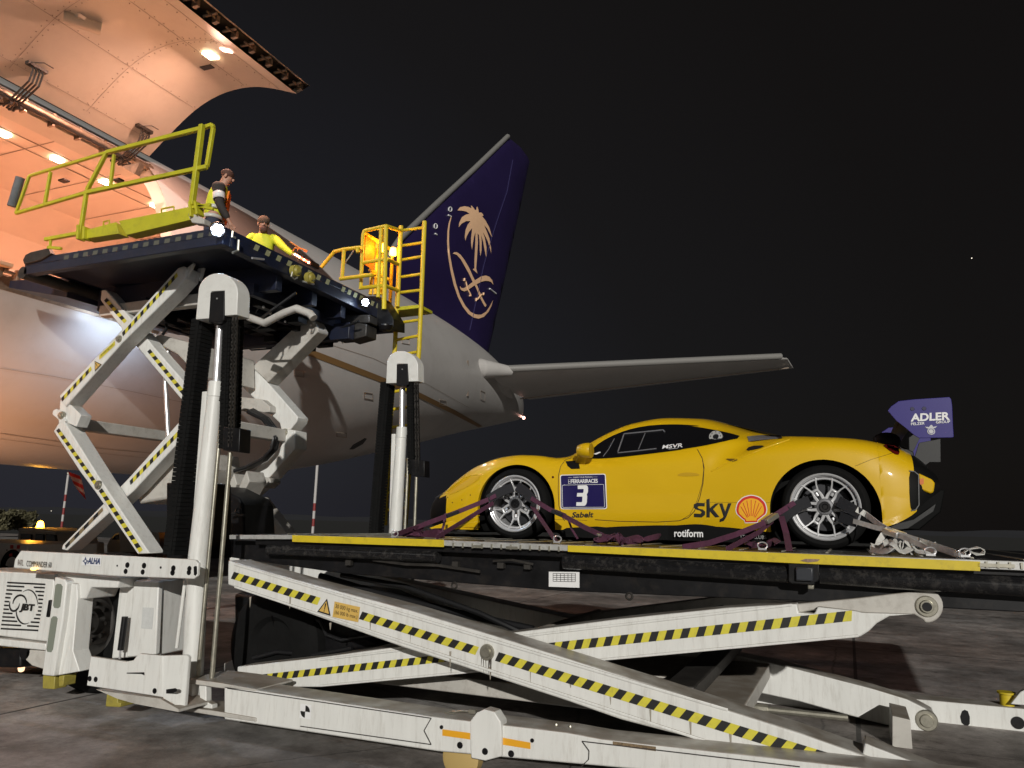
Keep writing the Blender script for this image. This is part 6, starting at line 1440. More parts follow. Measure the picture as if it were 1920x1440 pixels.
MB().prism([cw(a, .848, b_-.03) for a, b_ in pr], (0, 1.696, 0)).build('wing_element', CARBON, CAR, .003)
for vv in (.30, -.30):
    MB().prism([cw(3.20, vv, .78), cw(3.30, vv, .74), cw(3.44, vv, 1.02), cw(3.36, vv, 1.05), cw(3.26, vv, .92)], (0, .014, 0)).build('wing_strut', CARBON, CAR, .002)
MB().prism([P(x, y, CY-.3) for x, y in y2([(1285, 470), (1330, 330), (1450, 308), (1452, 440), (1390, 440), (1320, 490)])], (0, .02, 0)).build('wing_bracket', CARBON, CAR, .003)
MB().sphere(cw(3.13, .45, .88), .10, 16, (1.1, .9, .75)).build('rear_engine_cover_bump', CARB, CAR)
# wheels
def wheel(s_, R_, rr_, sg, name='wheel'):
    c = cw(s_, .0, R_-.004); c.y = CY-sg*.945; ax = V((0, -sg, 0))
    t = thing  # noqa
    tyre = MB().lathe(c, ax, [(rr_-.01, -.04), (rr_+.004, -.004), (rr_+.012, .0), (R_-.035, .004), (R_-.012, -.012), (R_, -.04), (R_, -.24), (R_-.02, -.27), (rr_, -.27)], 72).build('wheel', RUBBER, CAR, smooth=35)
    mb = MB(); mb.lathe(c, ax, [(rr_-.045, -.10), (rr_-.026, -.055), (rr_-.026, -.020), (rr_-.004, -.008), (rr_+.002, .002), (rr_-.006, .008), (rr_-.014, .004), (rr_-.020, -.02)], 72)
    mb.lathe(c, ax, [(rr_-.045, -.26), (rr_-.045, -.03), (rr_-.03, -.028)], 72); rim = mb.build('rim', RIM, tyre, smooth=35)
    q = ax.to_track_quat('Z', 'Y'); sp = MB()
    for i in range(6):
        a = i*pi/3+(pi/6 if s_ < 1 else 0)
        def pt(r_, ang, h): return c+q @ V((r_*cos(ang), r_*sin(ang), h))
        # trunk
        for sg2 in (1, -1):
            da = radians(15)*sg2
            sec0 = [(.055, a+sg2*.42, -.035), (.105, a+sg2*.26, -.040), (.140, a+sg2*.16, -.036), (.185, a+da*.78, -.03), (rr_-.024, a+da, -.022)]
            wd = [.017, .0135, .010, .007, .0075]
            vs = []
            for (r_, an, h), w_ in zip(sec0, wd):
                tdir = V((-sin(an), cos(an), 0)); 
                for tt, hh in ((w_, -.02), (w_*.7, 0), (-w_*.7, 0), (-w_, -.02)): vs.append(c+q @ (V((r_*cos(an), r_*sin(an), h+hh))+tdir*tt))
            fs = [(4*k+j, 4*k+(j+1) % 4, 4*k+4+(j+1) % 4, 4*k+4+j) for k in range(4) for j in range(4)]+[(3, 2, 1, 0), (16, 17, 18, 19)]
            sp.add(vs, fs)
        # boss bridge closing the pocket
        sp.tube(pt(.145, a-.17, -.048), pt(.145, a+.17, -.048), .012, 8)
    sp.build('spokes', RIM, rim, .002)
    hb = MB(); hb.lathe(c, ax, [(.035, -.03), (.06, -.032), (.078, -.046), (.082, -.07)], 36); hb.build('hub_face', mat('hub_dark_silver', (.22, .22, .23), .35, metal=.7) if 'hub_dark_silver' not in MATS else MATS['hub_dark_silver'], rim)
    hb = MB(); hb.lathe(c, ax, [(0, -.022), (.018, -.022), (.024, -.012), (.040, -.012), (.044, -.03)], 12); hb.build('centre_nut', BLACK, rim)
    hb = MB()
    for i in range(6): a = i*pi/3+(pi/6 if s_ < 1 else 0); o_ = c+q @ V((.098*cos(a), .098*sin(a), -.05)); hb.tube(o_, o_+q @ V((.028*cos(a), .028*sin(a), 0)), .012, 8)
    hb.build('spoke_pocket', RIM, rim)
    d_ = MB(); d_.lathe(c, ax, [(.05, -.13), (.185, -.13), (.19, -.14), (.19, -.16)], 48); d_.build('brake_disc', BRAKEG, tyre)
    cl = MB(); a0 = radians(-20 if s_ < 1 else 200)
    k = 10; vs = []
    for i in range(k+1):
        an = a0-.45+.9*i/k
        for r_, h in ((.14, -.07), (.215, -.07), (.215, -.17), (.14, -.17)): vs.append(c+q @ V((r_*cos(an), r_*sin(an), h)))
    cl.add(vs, [(4*i+j, 4*i+(j+1) % 4, 4*i+4+(j+1) % 4, 4*i+4+j) for i in range(k) for j in range(4)]+[(3, 2, 1, 0), (4*k, 4*k+1, 4*k+2, 4*k+3)]); cl.build('brake_caliper', BRAKEG, tyre)
    return tyre
for sg in (1, -1):
    wheel(.0, .322, .256, sg); wheel(2.645, .328, .260, sg)
# dashboard details behind screen are dark glass

# ================================================================== TIE-DOWN STRAPS
def strap(name, pts, Ys, m, w_, label, group, sag=0.0, side=(0, 1, 0), extra=None):
    ps = [P(x, y, Y) for (x, y), Y in zip(pts, Ys)]
    q = []
    for a, b_ in zip(ps, ps[1:]):
        n_ = 6
        for i in range(n_): t = i/n_; p = a.lerp(b_, t); p.z -= sag*sin(pi*t); q.append(p)
    q.append(ps[-1])
    base = min(q, key=lambda p: p.z)
    t_ = thing(name, label, 'strap', base, group)
    MB().ribbon(q, w_*.8, side, .005).build('webbing', m, t_, smooth=0)
    if extra:
        for (f, sz, mm, nm) in extra:
            i = min(len(q)-2, int(f*(len(q)-1))); d = (q[i+1]-q[i]).normalized(); R_ = d.to_track_quat('X', 'Z').to_matrix()
            MB().box(q[i], sz, R_).build(nm, mm, t_, .004)
    return t_
GP, GG = 'purple webbing tie-down straps', 'grey webbing tie-down straps'
up_ = (0, .2, 1)
RAT = ((.62, (.10, .05, .03), STEEL, 'buckle'),)
YW, YE_ = 6.42, 5.42
strap('tie_down_strap', [(930, 929), (917, 936), (860, 959), (780, 989), (740, 1003)], [YW, YW, 6.2, 5.8, YE_], PURP, .05, 'dark purple strap from the front wheel running furthest left along the deck', GP, side=up_, extra=((.55, (.13, .06, .03), PADB, 'ratchet'),))
strap('tie_down_strap', [(925, 943), (880, 970), (818, 1008)], [YW, 6.1, YE_+.1], PURP, .045, 'purple strap from the front wheel down to the deck edge below the nose', GP, side=up_)
strap('tie_down_strap', [(836, 963), (832, 985), (826, 1003)], [6.3, 6.2, 6.1], PURP, .03, 'short dark purple strap hanging under the front bumper', GP, side=(1, 0, 0))
strap('tie_down_strap', [(996, 934), (1030, 955), (1051, 964), (1095, 988), (1133, 1006), (1180, 1014)], [YW, 6.3, 6.25, 6.0, 5.8, 5.6], PURP, .05, 'purple strap running back from the front wheel across the sill below the door plate', GP, side=up_, extra=((.38, (.12, .07, .03), PADB, 'ratchet'), (.78, (.03, .06, .02), STEEL, 'hook')))
strap('tie_down_strap', [(998, 950), (1022, 985), (1044, 1017)], [YW, 6.0, YE_-.1], PURP, .05, 'straight purple strap dropping steeply behind the front wheel to the deck edge', GP, side=(1, 0, -.2))
strap('tie_down_strap', [(1066, 975), (1072, 992), (1083, 1010)], [6.3, 6.2, 6.1], PURP, .022, 'thin purple strap end dangling under the door behind the front wheel', GP, side=(1, 0, 0))
strap('tie_down_strap', [(1490, 942), (1477, 951), (1427, 983), (1380, 1002), (1330, 1018), (1280, 1026)], [YW, YW, 6.2, 6.0, 5.7, YE_], PURP, .05, 'long purple strap from the rear wheel forward past the shell sticker', GP, side=up_, extra=((.35, (.13, .07, .035), STEEL, 'ratchet'),))
strap('tie_down_strap', [(1450, 975), (1423, 998), (1362, 1030)], [YW, 6.1, YE_-.05], PURP, .045, 'purple strap from the rear wheel down to the deck below the sky lettering', GP, side=up_)
strap('tie_down_strap', [(1465, 968), (1474, 1000), (1480, 1032)], [6.35, 6.1, 5.6], PURP, .055, 'upright purple strap just ahead of the rear tyre', GP, side=(1, 0, 0))
strap('tie_down_strap', [(1606, 955), (1623, 964), (1650, 985), (1677, 1000), (1740, 1020), (1810, 1044)], [YW, YW, 6.2, 6.0, 5.7, YE_-.1], GREYW, .055, 'pale grey strap with steel ratchet behind the rear wheel', GG, side=up_, extra=((.62, (.16, .08, .04), CHROME, 'ratchet'), (.97, (.05, .03, .03), CHROME, 'hook')))
strap('tie_down_strap', [(1600, 977), (1645, 990), (1665, 994), (1700, 1010), (1753, 1034)], [YW, 6.2, 6.1, 5.8, YE_], GREYW, .045, 'grey strap just under the ratchet strap behind the rear wheel', GG, side=up_)
strap('tie_down_strap', [(1668, 990), (1656, 1003), (1648, 1016), (1645, 1024)], [6.1, 6.05, 6.0, 6.0], GREYW, .05, 'short grey strap end folding down beside the rear tyre', GG, side=(1, .3, 0))
def pad(l, Ys, label):
    ps = [P(x, y, Y) for (x, y), Y in zip(l, Ys)]; t_ = thing('wheel_strap_pad', label, 'strap pad', ps[0], 'black padded wheel straps')
    q = resample(ps, 10); MB().ribbon(q, .085, up_, .02).build('pad_sleeve', PADB, t_, .004); return t_
YT = 6.47
pad([(962, 914), (940, 922), (915, 937)], (6.52, YT, YW), 'black pad looped through the front wheel, left of its hub')
pad([(970, 912), (985, 922), (1000, 938), (998, 950)], (6.52, YT, YW, YW), 'black pad looped through the front wheel, right of its hub')
pad([(1518, 940), (1500, 946), (1480, 960), (1462, 978)], (6.52, YT, YW, YW), 'black pad looped through the rear wheel, left of its hub')
pad([(1572, 940), (1590, 950), (1612, 964)], (6.52, YT, YW), 'upper black pad looped through the rear wheel, right of its hub')
pad([(1575, 968), (1590, 974), (1606, 978)], (6.52, YT, YW), 'lower black pad looped through the rear wheel, right of its hub')
# heaps of loose webbing lying on the deck
def heap(name, x0, x1, Y0, m, label, cat, seed, n_=9, w_=.045, hmax=.09):
    r = random.Random(seed); a = P(x0, 1025, Y0); b_ = P(x1, 1030, Y0); xa, xb = a.x, b_.x
    t_ = thing(name, label, cat, (xa*.5+xb*.5, Y0, CZ))
    pts = []; x = xa
    for i in range(n_*5):
        u = i/(n_*5); pts.append(V((xa+(xb-xa)*(.5+.5*sin(i*.9+r.uniform(-.4, .4)))*.25+(xb-xa)*.75*u, Y0+r.uniform(-.14, .30), CZ+.012+abs(r.gauss(0, hmax*.5)))))
    q = []
    for i in range(len(pts)-1):
        p0 = pts[max(0, i-1)]; p1 = pts[i]; p2 = pts[i+1]; p3 = pts[min(len(pts)-1, i+2)]
        for j in range(5):
            t = j/5; q.append(.5*((2*p1)+(-p0+p2)*t+(2*p0-5*p1+4*p2-p3)*t*t+(-p0+3*p1-3*p2+p3)*t**3))
    for p in q: p.z = max(p.z, CZ+.01)
    MB().ribbon(q, w_, (.1, 1, .35), .004).build('webbing', m, t_, smooth=60); return t_
heap('webbing_heap', 1095, 1235, 5.75, PURP, 'loose heap of purple webbing on the deck below the door', 'webbing heap', 5, 5, .04, .05)
heap('webbing_heap', 1380, 1475, 5.8, PURP, 'small tangle of purple webbing ahead of the rear wheel', 'webbing heap', 8, 3, .04, .05)
heap('webbing_heap', 1615, 1780, 5.72, GREYW, 'heap of pale grey webbing on the deck behind the rear tyre', 'webbing heap', 11, 6, .05, .085)
heap('webbing_heap', 745, 830, 5.75, PURP, 'loose purple webbing on the deck under the nose', 'webbing heap', 15, 3, .04, .04)
t_ = thing('webbing_loop', 'single curled loop of grey webbing near the right end of the deck', 'webbing loop', P(1830, 1045, 5.6))
q = [P(x, y, 5.6+o_) for x, y, o_ in ((1800, 1040, 0), (1815, 1030, .02), (1835, 1026, .03), (1846, 1032, .05), (1840, 1040, .04), (1825, 1038, .0), (1818, 1032, -.02))]; MB().ribbon(q, .05, (.1, 1, .1), .004).build('webbing', GREYW, t_, smooth=0)
for i, (x, y) in enumerate(((1430, 1036), (1810, 1046), (1745, 1040), (1045, 1019), (740, 1005))):
    nm = ['by the small purple tangle', 'at the ratchet strap end', 'under the second grey strap', 'below the steep purple strap', 'at the leftmost purple strap'][i]
    c = P(x, y, 5.3); c.z = CZ+.012; t_ = thing('lashing_ring', 'small steel lashing ring on the deck '+nm, 'ring', c, 'steel lashing rings on the deck edge')
    mb = MB(); mb.path([c+V((.03*cos(a), 0, .022+.022*sin(a))) for a in [k*pi/6 for k in range(13)]], .005, 6); mb.box(c, (.05, .03, .012)); mb.build('ring', CHROME, t_)

# ================================================================== PEOPLE
def skinobj(name, verts, edges, radii, m, parent, sub=2, root=0):
    me = bpy.data.meshes.new(name); me.from_pydata([tuple(v) for v in verts], edges, []); me.materials.append(m)
    o = bpy.data.objects.new(name, me); COL.objects.link(o); attach(o, parent)
    md = o.modifiers.new('skin', 'SKIN'); md.use_smooth_shade = True
    for i, r in enumerate(radii):
        sv = me.skin_vertices[0].data[i]; sv.radius = (r if isinstance(r, (tuple, list)) else (r, r)); sv.use_root = (i == root)
    sb = o.modifiers.new('sub', 'SUBSURF'); sb.levels = sub; sb.render_levels = sub
    return o
def person(label, loc, rot, J, cloth, hat=None, beard=False, hair=None, vest=None):
    """J: joint dict in metres, x right of the person, y forward, z up"""
    t_ = thing('person', label, 'person', loc, None, rot)
    M = Matrix.Translation(V(loc)) @ Matrix.Rotation(rot, 4, 'Z')
    mw = lambda v: M @ V(v)
    class _P: pass
    names = ['pelvis', 'belly', 'chest', 'neck', 'jaw', 'crown', 'shL', 'elL', 'wrL', 'shR', 'elR', 'wrR', 'hipL', 'knL', 'anL', 'toL', 'hipR', 'knR', 'anR', 'toR']
    rad = dict(pelvis=(.13, .10), belly=(.14, .10), chest=(.15, .11), neck=.055, jaw=(.068, .075), crown=(.072, .085), shL=.06, elL=.043, wrL=.028, shR=.06, elR=.043, wrR=.028, hipL=.085, knL=.06, anL=.042, toL=.04, hipR=.085, knR=.06, anR=.042, toR=.04)
    vs = [J[n_] for n_ in names]; ix = {n_: i for i, n_ in enumerate(names)}; R_ = [rad[n_] for n_ in names]
    ed = [('pelvis', 'belly'), ('belly', 'chest'), ('chest', 'neck'), ('neck', 'jaw'), ('jaw', 'crown'), ('chest', 'shL'), ('shL', 'elL'), ('elL', 'wrL'), ('chest', 'shR'), ('shR', 'elR'), ('elR', 'wrR'), ('pelvis', 'hipL'), ('hipL', 'knL'), ('knL', 'anL'), ('anL', 'toL'), ('pelvis', 'hipR'), ('hipR', 'knR'), ('knR', 'anR'), ('anR', 'toR')]
    E_ = [(ix[a], ix[b_]) for a, b_ in ed]
    vs = [V(v) for v in vs]
    for sd_ in ('L', 'R'):      # palm and five fingers
        wv = V(J['wr'+sd_]); ev = V(J['el'+sd_]); d = (wv-ev).normalized(); sx = V((0, 1, 0)) if abs(d.y) < .7 else V((1, 0, 0)); sx = (sx-d*sx.dot(d)).normalized(); dn = d.cross(sx)
        p_ = wv+d*.055; vs.append(p_); R_.append((.026, .016)); pi_ = len(vs)-1; E_.append((ix['wr'+sd_], pi_))
        for k, (o_, L_) in enumerate(((-.028, .06), (-.009, .072), (.010, .068), (.028, .055))):
            b0 = p_+sx*o_+d*.03; vs.append(b0); R_.append(.009); i0 = len(vs)-1; E_.append((pi_, i0)); vs.append(b0+d*L_*.55+dn*.008); R_.append(.008); E_.append((i0, i0+1)); vs.append(b0+d*L_*.85+dn*.028); R_.append(.007); E_.append((i0+1, i0+2))
        b0 = p_-sx*.03+d*.0; vs.append(b0-sx*.012+d*.012); R_.append(.010); i0 = len(vs)-1; E_.append((pi_, i0)); vs.append(b0-sx*.022+d*.045+dn*.012); R_.append(.009); E_.append((i0, i0+1))
    t_.rotation_euler = (0, 0, rot)
    bodyo = skinobj('body', [mw(v) for v in vs], E_, R_, SKIN, t_)
    jaw, cr = V(J['jaw']), V(J['crown']); up = (cr-jaw).normalized(); fw = V(J.get('face', (0, 1, 0))).normalized(); fw = (fw-up*fw.dot(up)).normalized(); rt = fw.cross(up)
    hc = (jaw+cr)/2
    def blob(name, c, r, sc, m, par=None):
        mb = MB(); k = 14; vs_ = []
        for i in range(k//2+1):
            a = pi*i/(k//2)
            for j in range(k): b_ = 2*pi*j/k; vs_.append(mw(c+rt*(r*sc[0]*sin(a)*cos(b_))+fw*(r*sc[1]*sin(a)*sin(b_))+up*(r*sc[2]*cos(a))))
        mb.add(vs_, [(i*k+j, i*k+(j+1) % k, (i+1)*k+(j+1) % k, (i+1)*k+j) for i in range(k//2) for j in range(k)]); return mb.build(name, m, par or t_, smooth=80)
    blob('nose', hc+fw*.078-up*.008, .014, (.8, 1.3, 1.6), SKIN)
    for sx in (-1, 1):
        blob('ear', hc+rt*(.082*sx)-up*.005-fw*.01, .028, (.45, .7, 1.1), SKIN); e = blob('eye', hc+rt*(.030*sx)+fw*.072+up*.022, .012, (1.1, .6, .7), DCLO)
        blob('eyebrow', hc+rt*(.032*sx)+fw*.074+up*.042, .012, (1.6, .4, .35), HAIR)
    blob('mouth', hc+fw*.074-up*.050, .012, (1.7, .5, .35), mat('lips', (.25, .09, .07), .6) if 'lips' not in MATS else MATS['lips'])
    if hair: blob('hair', cr-fw*.022-up*.004, .090, hair, HAIR)
    if hat: blob('beanie', cr-fw*.010+up*.012, .097, (1.0, 1.02, .88), BEAN)
    if beard: blob('beard', hc+fw*.050-up*.085, .06, (1.05, .8, 1.05), HAIR)
    # clothes follow the same skeleton a little wider
    def cl(name, chain, rr_, m):
        vs_ = []; ed_ = []; r_ = []; idx = {}
        for ch in chain:
            prev = None
            for n_, r0 in ch:
                if n_ not in idx: 
                    v = J[n_] if isinstance(n_, str) else n_
                    idx[n_] = len(vs_); vs_.append(mw(v)); r_.append(r0)
                if prev is not None: ed_.append((prev, idx[n_]))
                prev = idx[n_]
        return skinobj(name, vs_, ed_, r_, m, t_)
    lp = lambda a, b_, t: tuple(V(J[a]).lerp(V(J[b_]), t))
    cl('trousers', [[('belly', (.145, .105)), ('pelvis', (.16, .125)), ('hipL', .105), ('knL', .078), (lp('knL', 'anL', .92), .062)], [('pelvis', (.16, .125)), ('hipR', .105), ('knR', .078), (lp('knR', 'anR', .92), .062)]], 0, JEAN)
    for sd_ in 'LR': cl('boot', [[(lp('kn'+sd_, 'an'+sd_, .85), .052), ('an'+sd_, .055), ('to'+sd_, (.05, .04))]], 0, DCLO)
    for sd_ in 'LR': cl('sleeve', [[(lp('chest', 'sh'+sd_, .55), .12), ('sh'+sd_, .092), ('el'+sd_, .060), (lp('el'+sd_, 'wr'+sd_, .93), .044)]], 0, cloth['sleeve'])
    v_ = cl(cloth['torso_name'], [[(lp('belly', 'pelvis', .8), (.165, .15)), ('belly', (.165, .15)), ('chest', (.18, .16)), (lp('chest', 'neck', .55), (.13, .12)), (lp('chest', 'neck', .9), .082)], [('chest', (.18, .16)), (lp('chest', 'shL', .85), (.095, .095))], [('chest', (.18, .16)), (lp('chest', 'shR', .85), (.095, .095))]], 0, cloth['torso'])
    def band(name, c, rx, ry, h, m, axis=(0, 0, 1), par=None):
        mb = MB(); k = 28; vs_ = []; q = V(axis).normalized().to_track_quat('Z', 'Y')
        for hh in (-h/2, h/2):
            for j in range(k): a = 2*pi*j/k; vs_.append(mw(V(c)+q @ V((rx*cos(a), ry*sin(a), hh))))
        mb.add(vs_, [(j, (j+1) % k, k+(j+1) % k, k+j) for j in range(k)]); o = mb.build(name, m, t_, smooth=80); sm = o.modifiers.new('s', 'SOLIDIFY'); sm.thickness = .006; return o
    return t_, band, J
# man on the near side of the bridge, back turned, looking down to the right
h1 = PZ(430, 327, 6.23)
J1 = dict(pelvis=(0, 0, .95), belly=(0, .02, 1.12), chest=(0, .05, 1.36), neck=(0, .08, 1.50), jaw=(.01, .13, 1.575), crown=(.015, .16, 1.665),
          shL=(-.19, .04, 1.42), elL=(-.25, .03, 1.13), wrL=(-.22, .14, .90), shR=(.19, .06, 1.42), elR=(.25, .10, 1.14), wrR=(.23, .24, .92),
          hipL=(-.10, 0, .88), knL=(-.11, .03, .48), anL=(-.12, 0, .08), toL=(-.13, .17, .05), hipR=(.10, 0, .88), knR=(.11, .03, .48), anR=(.12, 0, .08), toR=(.14, .17, .05), face=(.1, 1, -.35))
rot1 = radians(-52)
M1 = Matrix.Rotation(rot1, 3, 'Z'); base1 = h1-M1 @ V((.015, .16, 0)); base1.z = BZ
p1, band1, J_ = person('bare headed man in yellow and orange hi-vis vest standing by the raised bridge rail', base1, rot1, J1, dict(sleeve=DCLO, torso=VEST, torso_name='hi_vis_vest'), hair=(.98, 1.0, .75))
band1('reflective_band', (0, .02, 1.13), .185, .145, .05, REFL); band1('reflective_band', (0, .0, 1.0), .18, .145, .05, REFL)
a_, b_ = V(J1['shR']), V(J1['elR']); band1('arm_band', a_.lerp(b_, .62), .078, .078, .10, WHT, (b_-a_)); 
a_, b_ = V(J1['shL']), V(J1['elL']); band1('arm_band', a_.lerp(b_, .62), .078, .078, .10, WHT, (b_-a_))
Mw = Matrix.Translation(base1) @ Matrix.Rotation(rot1, 4, 'Z')
mb = MB(); mb.prism([Mw @ V(v) for v in ((-.10, .175, 1.40), (.10, .175, 1.40), (.14, .155, 1.2), (.13, .145, .98), (-.13, .145, .98), (-.14, .155, 1.2))], (Mw.to_3x3() @ V((0, .025, 0)))); mb.build('vest_front', VESTO, p1, .01)
# second man at the control panel, facing the viewer
h2 = PZ(495, 410, 6.25)
J2 = dict(pelvis=(0, 0, .93), belly=(0, .04, 1.10), chest=(0, .08, 1.34), neck=(0, .12, 1.48), jaw=(0, .17, 1.55), crown=(0, .185, 1.645),
          shL=(-.19, .08, 1.40), elL=(-.27, .20, 1.16), wrL=(-.22, .42, 1.08), shR=(.19, .10, 1.40), elR=(.34, .26, 1.22), wrR=(.52, .42, 1.05),
          hipL=(-.10, 0, .88), knL=(-.11, .05, .48), anL=(-.12, 0, .08), toL=(-.13, .17, .05), hipR=(.10, 0, .88), knR=(.11, .05, .48), anR=(.12, 0, .08), toR=(.14, .17, .05), face=(.25, 1, -.25))
# mirror so the reaching arm goes to picture right
J2 = {k: ((-v[0], v[1], v[2])) for k, v in J2.items()}
rot2 = radians(-168+24)
M2 = Matrix.Rotation(rot2, 3, 'Z'); base2 = h2-M2 @ V((0, .185, 0)); base2.z = BZ
p2, band2, J_ = person('bearded man in brown beanie and yellow hi-vis jacket reaching to the bridge controls', base2, rot2, J2, dict(sleeve=VEST, torso=VEST, torso_name='hi_vis_jacket'), hat=True, beard=True, hair=(.95, .95, .8))
band2('reflective_band', (0, .05, 1.13), .185, .145, .05, REFL)

# ================================================================== BACKGROUND THINGS
MASTW = mat('mast_white', (.45, .43, .42), .6); MASTR = mat('mast_red', (.22, .03, .03), .6)
def pole(x0, y0, x1, y1_, Y, label, bands, r=.09):
    a, b_ = P(x1, y1_, Y), P(x0, y0, Y); a.x = b_.x; a.z = -.02; k = bands
    t_ = thing('banded_mast', label, 'mast', (a.x, a.y, 0))
    for par, m in ((0, MASTW), (1, MASTR)):
        mb = MB()
        for i in range(k):
            if (i % 2 if i < k*.62 else 0) == par: mb.tube(a.lerp(b_, i/k), a.lerp(b_, (i+1)/k), r, 14, cap=(i in (0, k-1)))
        mb.build('white_bands' if par == 0 else 'red_bands', m, t_, smooth=50)
    MB().sphere(b_+V((0, 0, .1)), .12, 10).build('top_fitting', STEEL, t_)
pole(595, 872, 588, 1000, 34, 'tall thin red and white banded mast between the near column and the far column', 11, .075)
pole(128, 890, 114, 1000, 40, 'tall thin red and white banded mast left of the scissor arms under the belly', 9, .085)
# tug with beacon
tg = thing('airport_tug', 'small white airport tug with a glowing amber roof beacon, parked beyond the loader', 'tug', P(75, 1060, 15))
YTg = 15
tg.location.z = 0
def gx(name, poly, Y, d, m, par, bev=.01): return MB().prism([P(x, y, Y) for x, y in poly], (0, d, 0)).build(name, m, par, bev)
gx('cab', [(34, 994), (104, 998), (110, 1028), (108, 1075), (30, 1072)], YTg+.05, 1.3, CAPW, tg, .03)
gx('roof', [(34, 990), (62, 989), (104, 996), (104, 1000), (34, 997)], YTg-.05, 1.5, CAPW, tg, .02)
gx('cab_window', [(38, 1001), (58, 1002), (57, 1024), (36, 1022)], YTg, .08, GLASSB, tg); gx('cab_window', [(66, 1001), (81, 1002), (82, 1024), (64, 1024)], YTg, .08, GLASSB, tg); gx('cab_window', [(85, 1001), (102, 1003), (106, 1025), (86, 1025)], YTg, .08, GLASSB, tg)
gx('hood', [(104, 1014), (125, 1018), (126, 1075), (104, 1075)], YTg+.1, 1.2, CAPW, tg, .03)
for x in (50, 112):
    c = P(x, 1060, YTg-.0); c.z = .30; w__ = MB().lathe(c, (0, -1, 0), [(.12, 0), (.2, .03), (.28, .02), (.30, -.02), (.30, -.15), (0, -.15)], 24).build('wheel', RUBBER, tg); MB().lathe(c, (0, -1, 0), [(0, .0), (.1, .01), (.13, 0)], 16).build('hub', STEEL, w__)
c = P(75, 988, YTg+.4); MB().lathe(c, (0, 0, 1), [(0, .18), (.07, .15), (.10, 0), (.10, -.04)], 14).build('beacon', AMBER, tg)
l = bpy.data.lights.new('tug_beacon_light', 'POINT'); l.energy = 45; l.color = (1, .45, .05); l.shadow_soft_size = .12; o = bpy.data.objects.new('tug_beacon_light', l); COL.objects.link(o); o.location = c+V((0, -.25, .1))
# truck at the left edge
tr = thing('service_truck', 'white service truck with red chequer squares at the left edge behind the name beam', 'truck', P(10, 1060, 12)); tr.location.z = 0
bd = gx('body', [(-120, 1012), (52, 1020), (50, 1064), (-120, 1058)], 12, 1.8, CAPW, tr, .03)
for q in ([(19, 1022), (25, 1022), (25, 1029), (19, 1029)], [(32, 1022), (38, 1022), (37, 1029), (31, 1029)], [(25, 1030), (31, 1030), (31, 1034), (25, 1034)], [(17, 1036), (23, 1036), (23, 1043), (17, 1043)]):
    MB().add([P(x, y, 11.99) for x, y in q], [(0, 1, 2, 3)]).build('red_square', RED, bd, smooth=0)
MB().add([P(x, y, 11.99) for x, y in [(12, 1030), (14, 1030), (14, 1033), (12, 1033)]], [(0, 1, 2, 3)]).build('lock_mark', BLK, bd, smooth=0)
for x in (-60, 20):
    c = P(x, 1070, 12.0); c.z = .38; MB().lathe(c, (0, -1, 0), [(0, -.02), (.2, .0), (.36, .02), (.38, -.02), (.38, -.2)], 24).build('wheel', RUBBER, tr)
# netted pallets beyond the scissor
for i, (q, lab) in enumerate((([(215, 1035), (222, 1012), (228, 1004), (236, 1006), (246, 1030), (245, 1038)], 'cargo pallet under a pale net seen between the scissor legs'), ([(293, 1012), (296, 998), (309, 998), (310, 1030), (296, 1030)], 'white and red cargo box behind the right scissor leg'))):
    t_ = thing('netted_pallet' if i == 0 else 'cargo_box', lab, 'pallet' if i == 0 else 'box', P(q[0][0], 1040, 18)); t_.location.z = 0
    q2 = [P(x, y, 18) for x, y in q]; q2 = [V((p.x, p.y, p.z if y_ < 1028 else 0.0)) for p, (x_, y_) in zip(q2, q)]
    MB().prism(q2, (0, 1.6, 0)).build('load', mat('net_load' if i == 0 else 'box_red_white', (.45, .28, .25), .7, var=.7, vscale=9), t_, .02)
t_ = thing('service_van', 'small white van seen low between the scissor legs', 'van', P(205, 1040, 16)); t_.location.z = 0
gx('body', [(200, 1022), (206, 1010), (216, 1000), (224, 998), (226, 1036), (200, 1036)], 16, 1.4, CAPW, t_, .03); gx('window', [(208, 1012), (216, 1003), (222, 1002), (222, 1012)], 15.98, .05, GLASSB, t_)
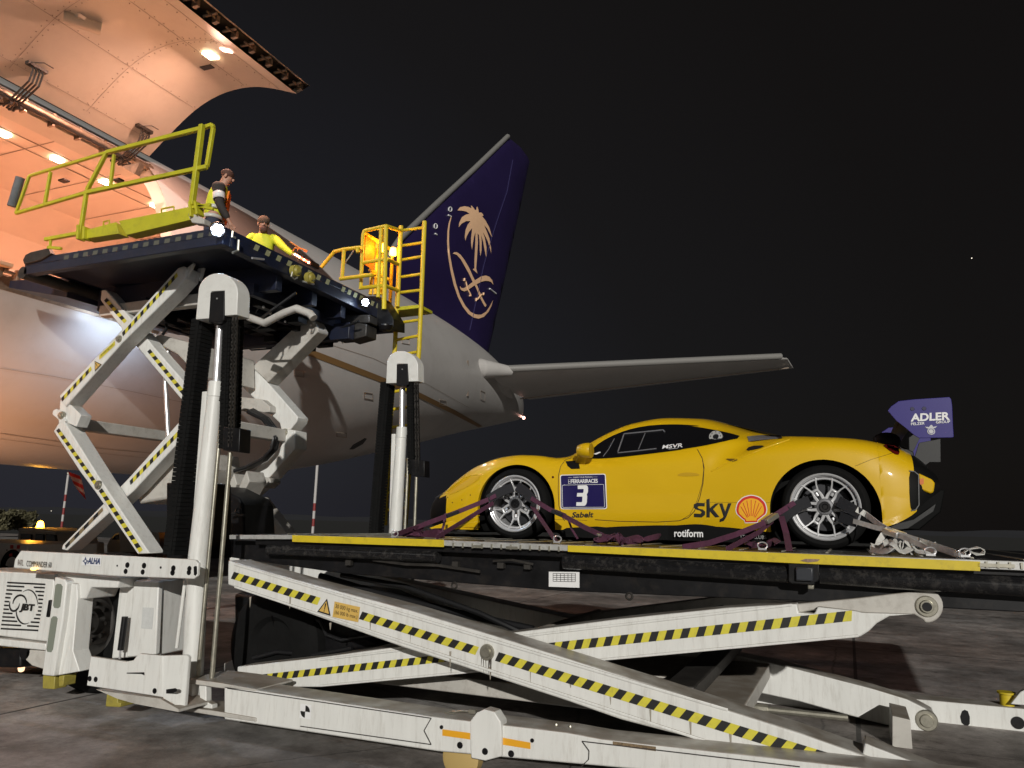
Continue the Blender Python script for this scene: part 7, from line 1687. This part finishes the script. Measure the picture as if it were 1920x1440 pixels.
# hedge / tree mass on the left, built of leaf clumps
def tree(x, y0, Y, wpx, label, seed):
    base = P(x, y0, Y); base.z = 0; r = random.Random(seed); top = P(x, y0, Y).z; wd = wpx*Y/1440*1.05
    t_ = thing('roadside_tree', label, 'tree', base, 'trees beyond the parked tug')
    MB().tube(base, base+V((0, 0, top*.5)), .14, 8, .07).build('trunk', mat('bark', (.06, .045, .03), .9) if 'bark' not in MATS else MATS['bark'], t_)
    mb = MB()
    for i in range(1500):
        a, b_ = r.uniform(0, 2*pi), r.gauss(0, 1); rr_ = r.random()**.4
        cl_ = V((cos(a)*wd*.5*rr_, sin(a)*wd*.5*rr_, top*(.28+.72*r.random()**.8))); cl_ *= 1
        if cl_.z > top*(1-.25*(cl_.x/(wd*.5))**2)+noise.noise(cl_*1.3)*.4: continue
        c = base+cl_; s_ = r.uniform(.08, .17); n1_ = V((r.gauss(0, 1), r.gauss(0, 1), r.gauss(0, 1))).normalized(); u = n1_.orthogonal().normalized(); v2_ = n1_.cross(u)
        mb.add([c+u*s_, c+v2_*s_*.6, c-u*s_, c-v2_*s_*.6], [(0, 1, 2, 3)])
    mb.build('crown', LEAF, t_, smooth=0)
LEAF = mat('foliage', (.10, .09, .045), .7, var=.6, vscale=2)
tree(2, 955, 32, 60, 'leafy roadside tree at the far left edge behind the tug', 1); tree(45, 957, 34, 62, 'leafy roadside tree right of the other one, behind the tug beacon', 2)

# tiny far lamps
for x, y, lab in ((546, 991, 'tiny distant lamp low beside the middle mast'), (96, 958, 'tiny distant lamp between the trees and the left mast'), (1822, 484, 'tiny pale light high in the dark sky at the right')):
    c = P(x, y, 420); t_ = thing('distant_lamp', lab, 'lamp', (c.x, c.y, 0 if y > 900 else c.z)); 
    mb = MB(); mb.sphere(c, .24, 8); mb.build('lamp_head', MATS['far_lamp'] if 'far_lamp' in MATS else emis('far_lamp', (1, .9, .75), 2), t_)
    if y > 900: MB().tube((c.x, c.y, 0), c, .1, 6).build('lamp_post', DARKG, t_)
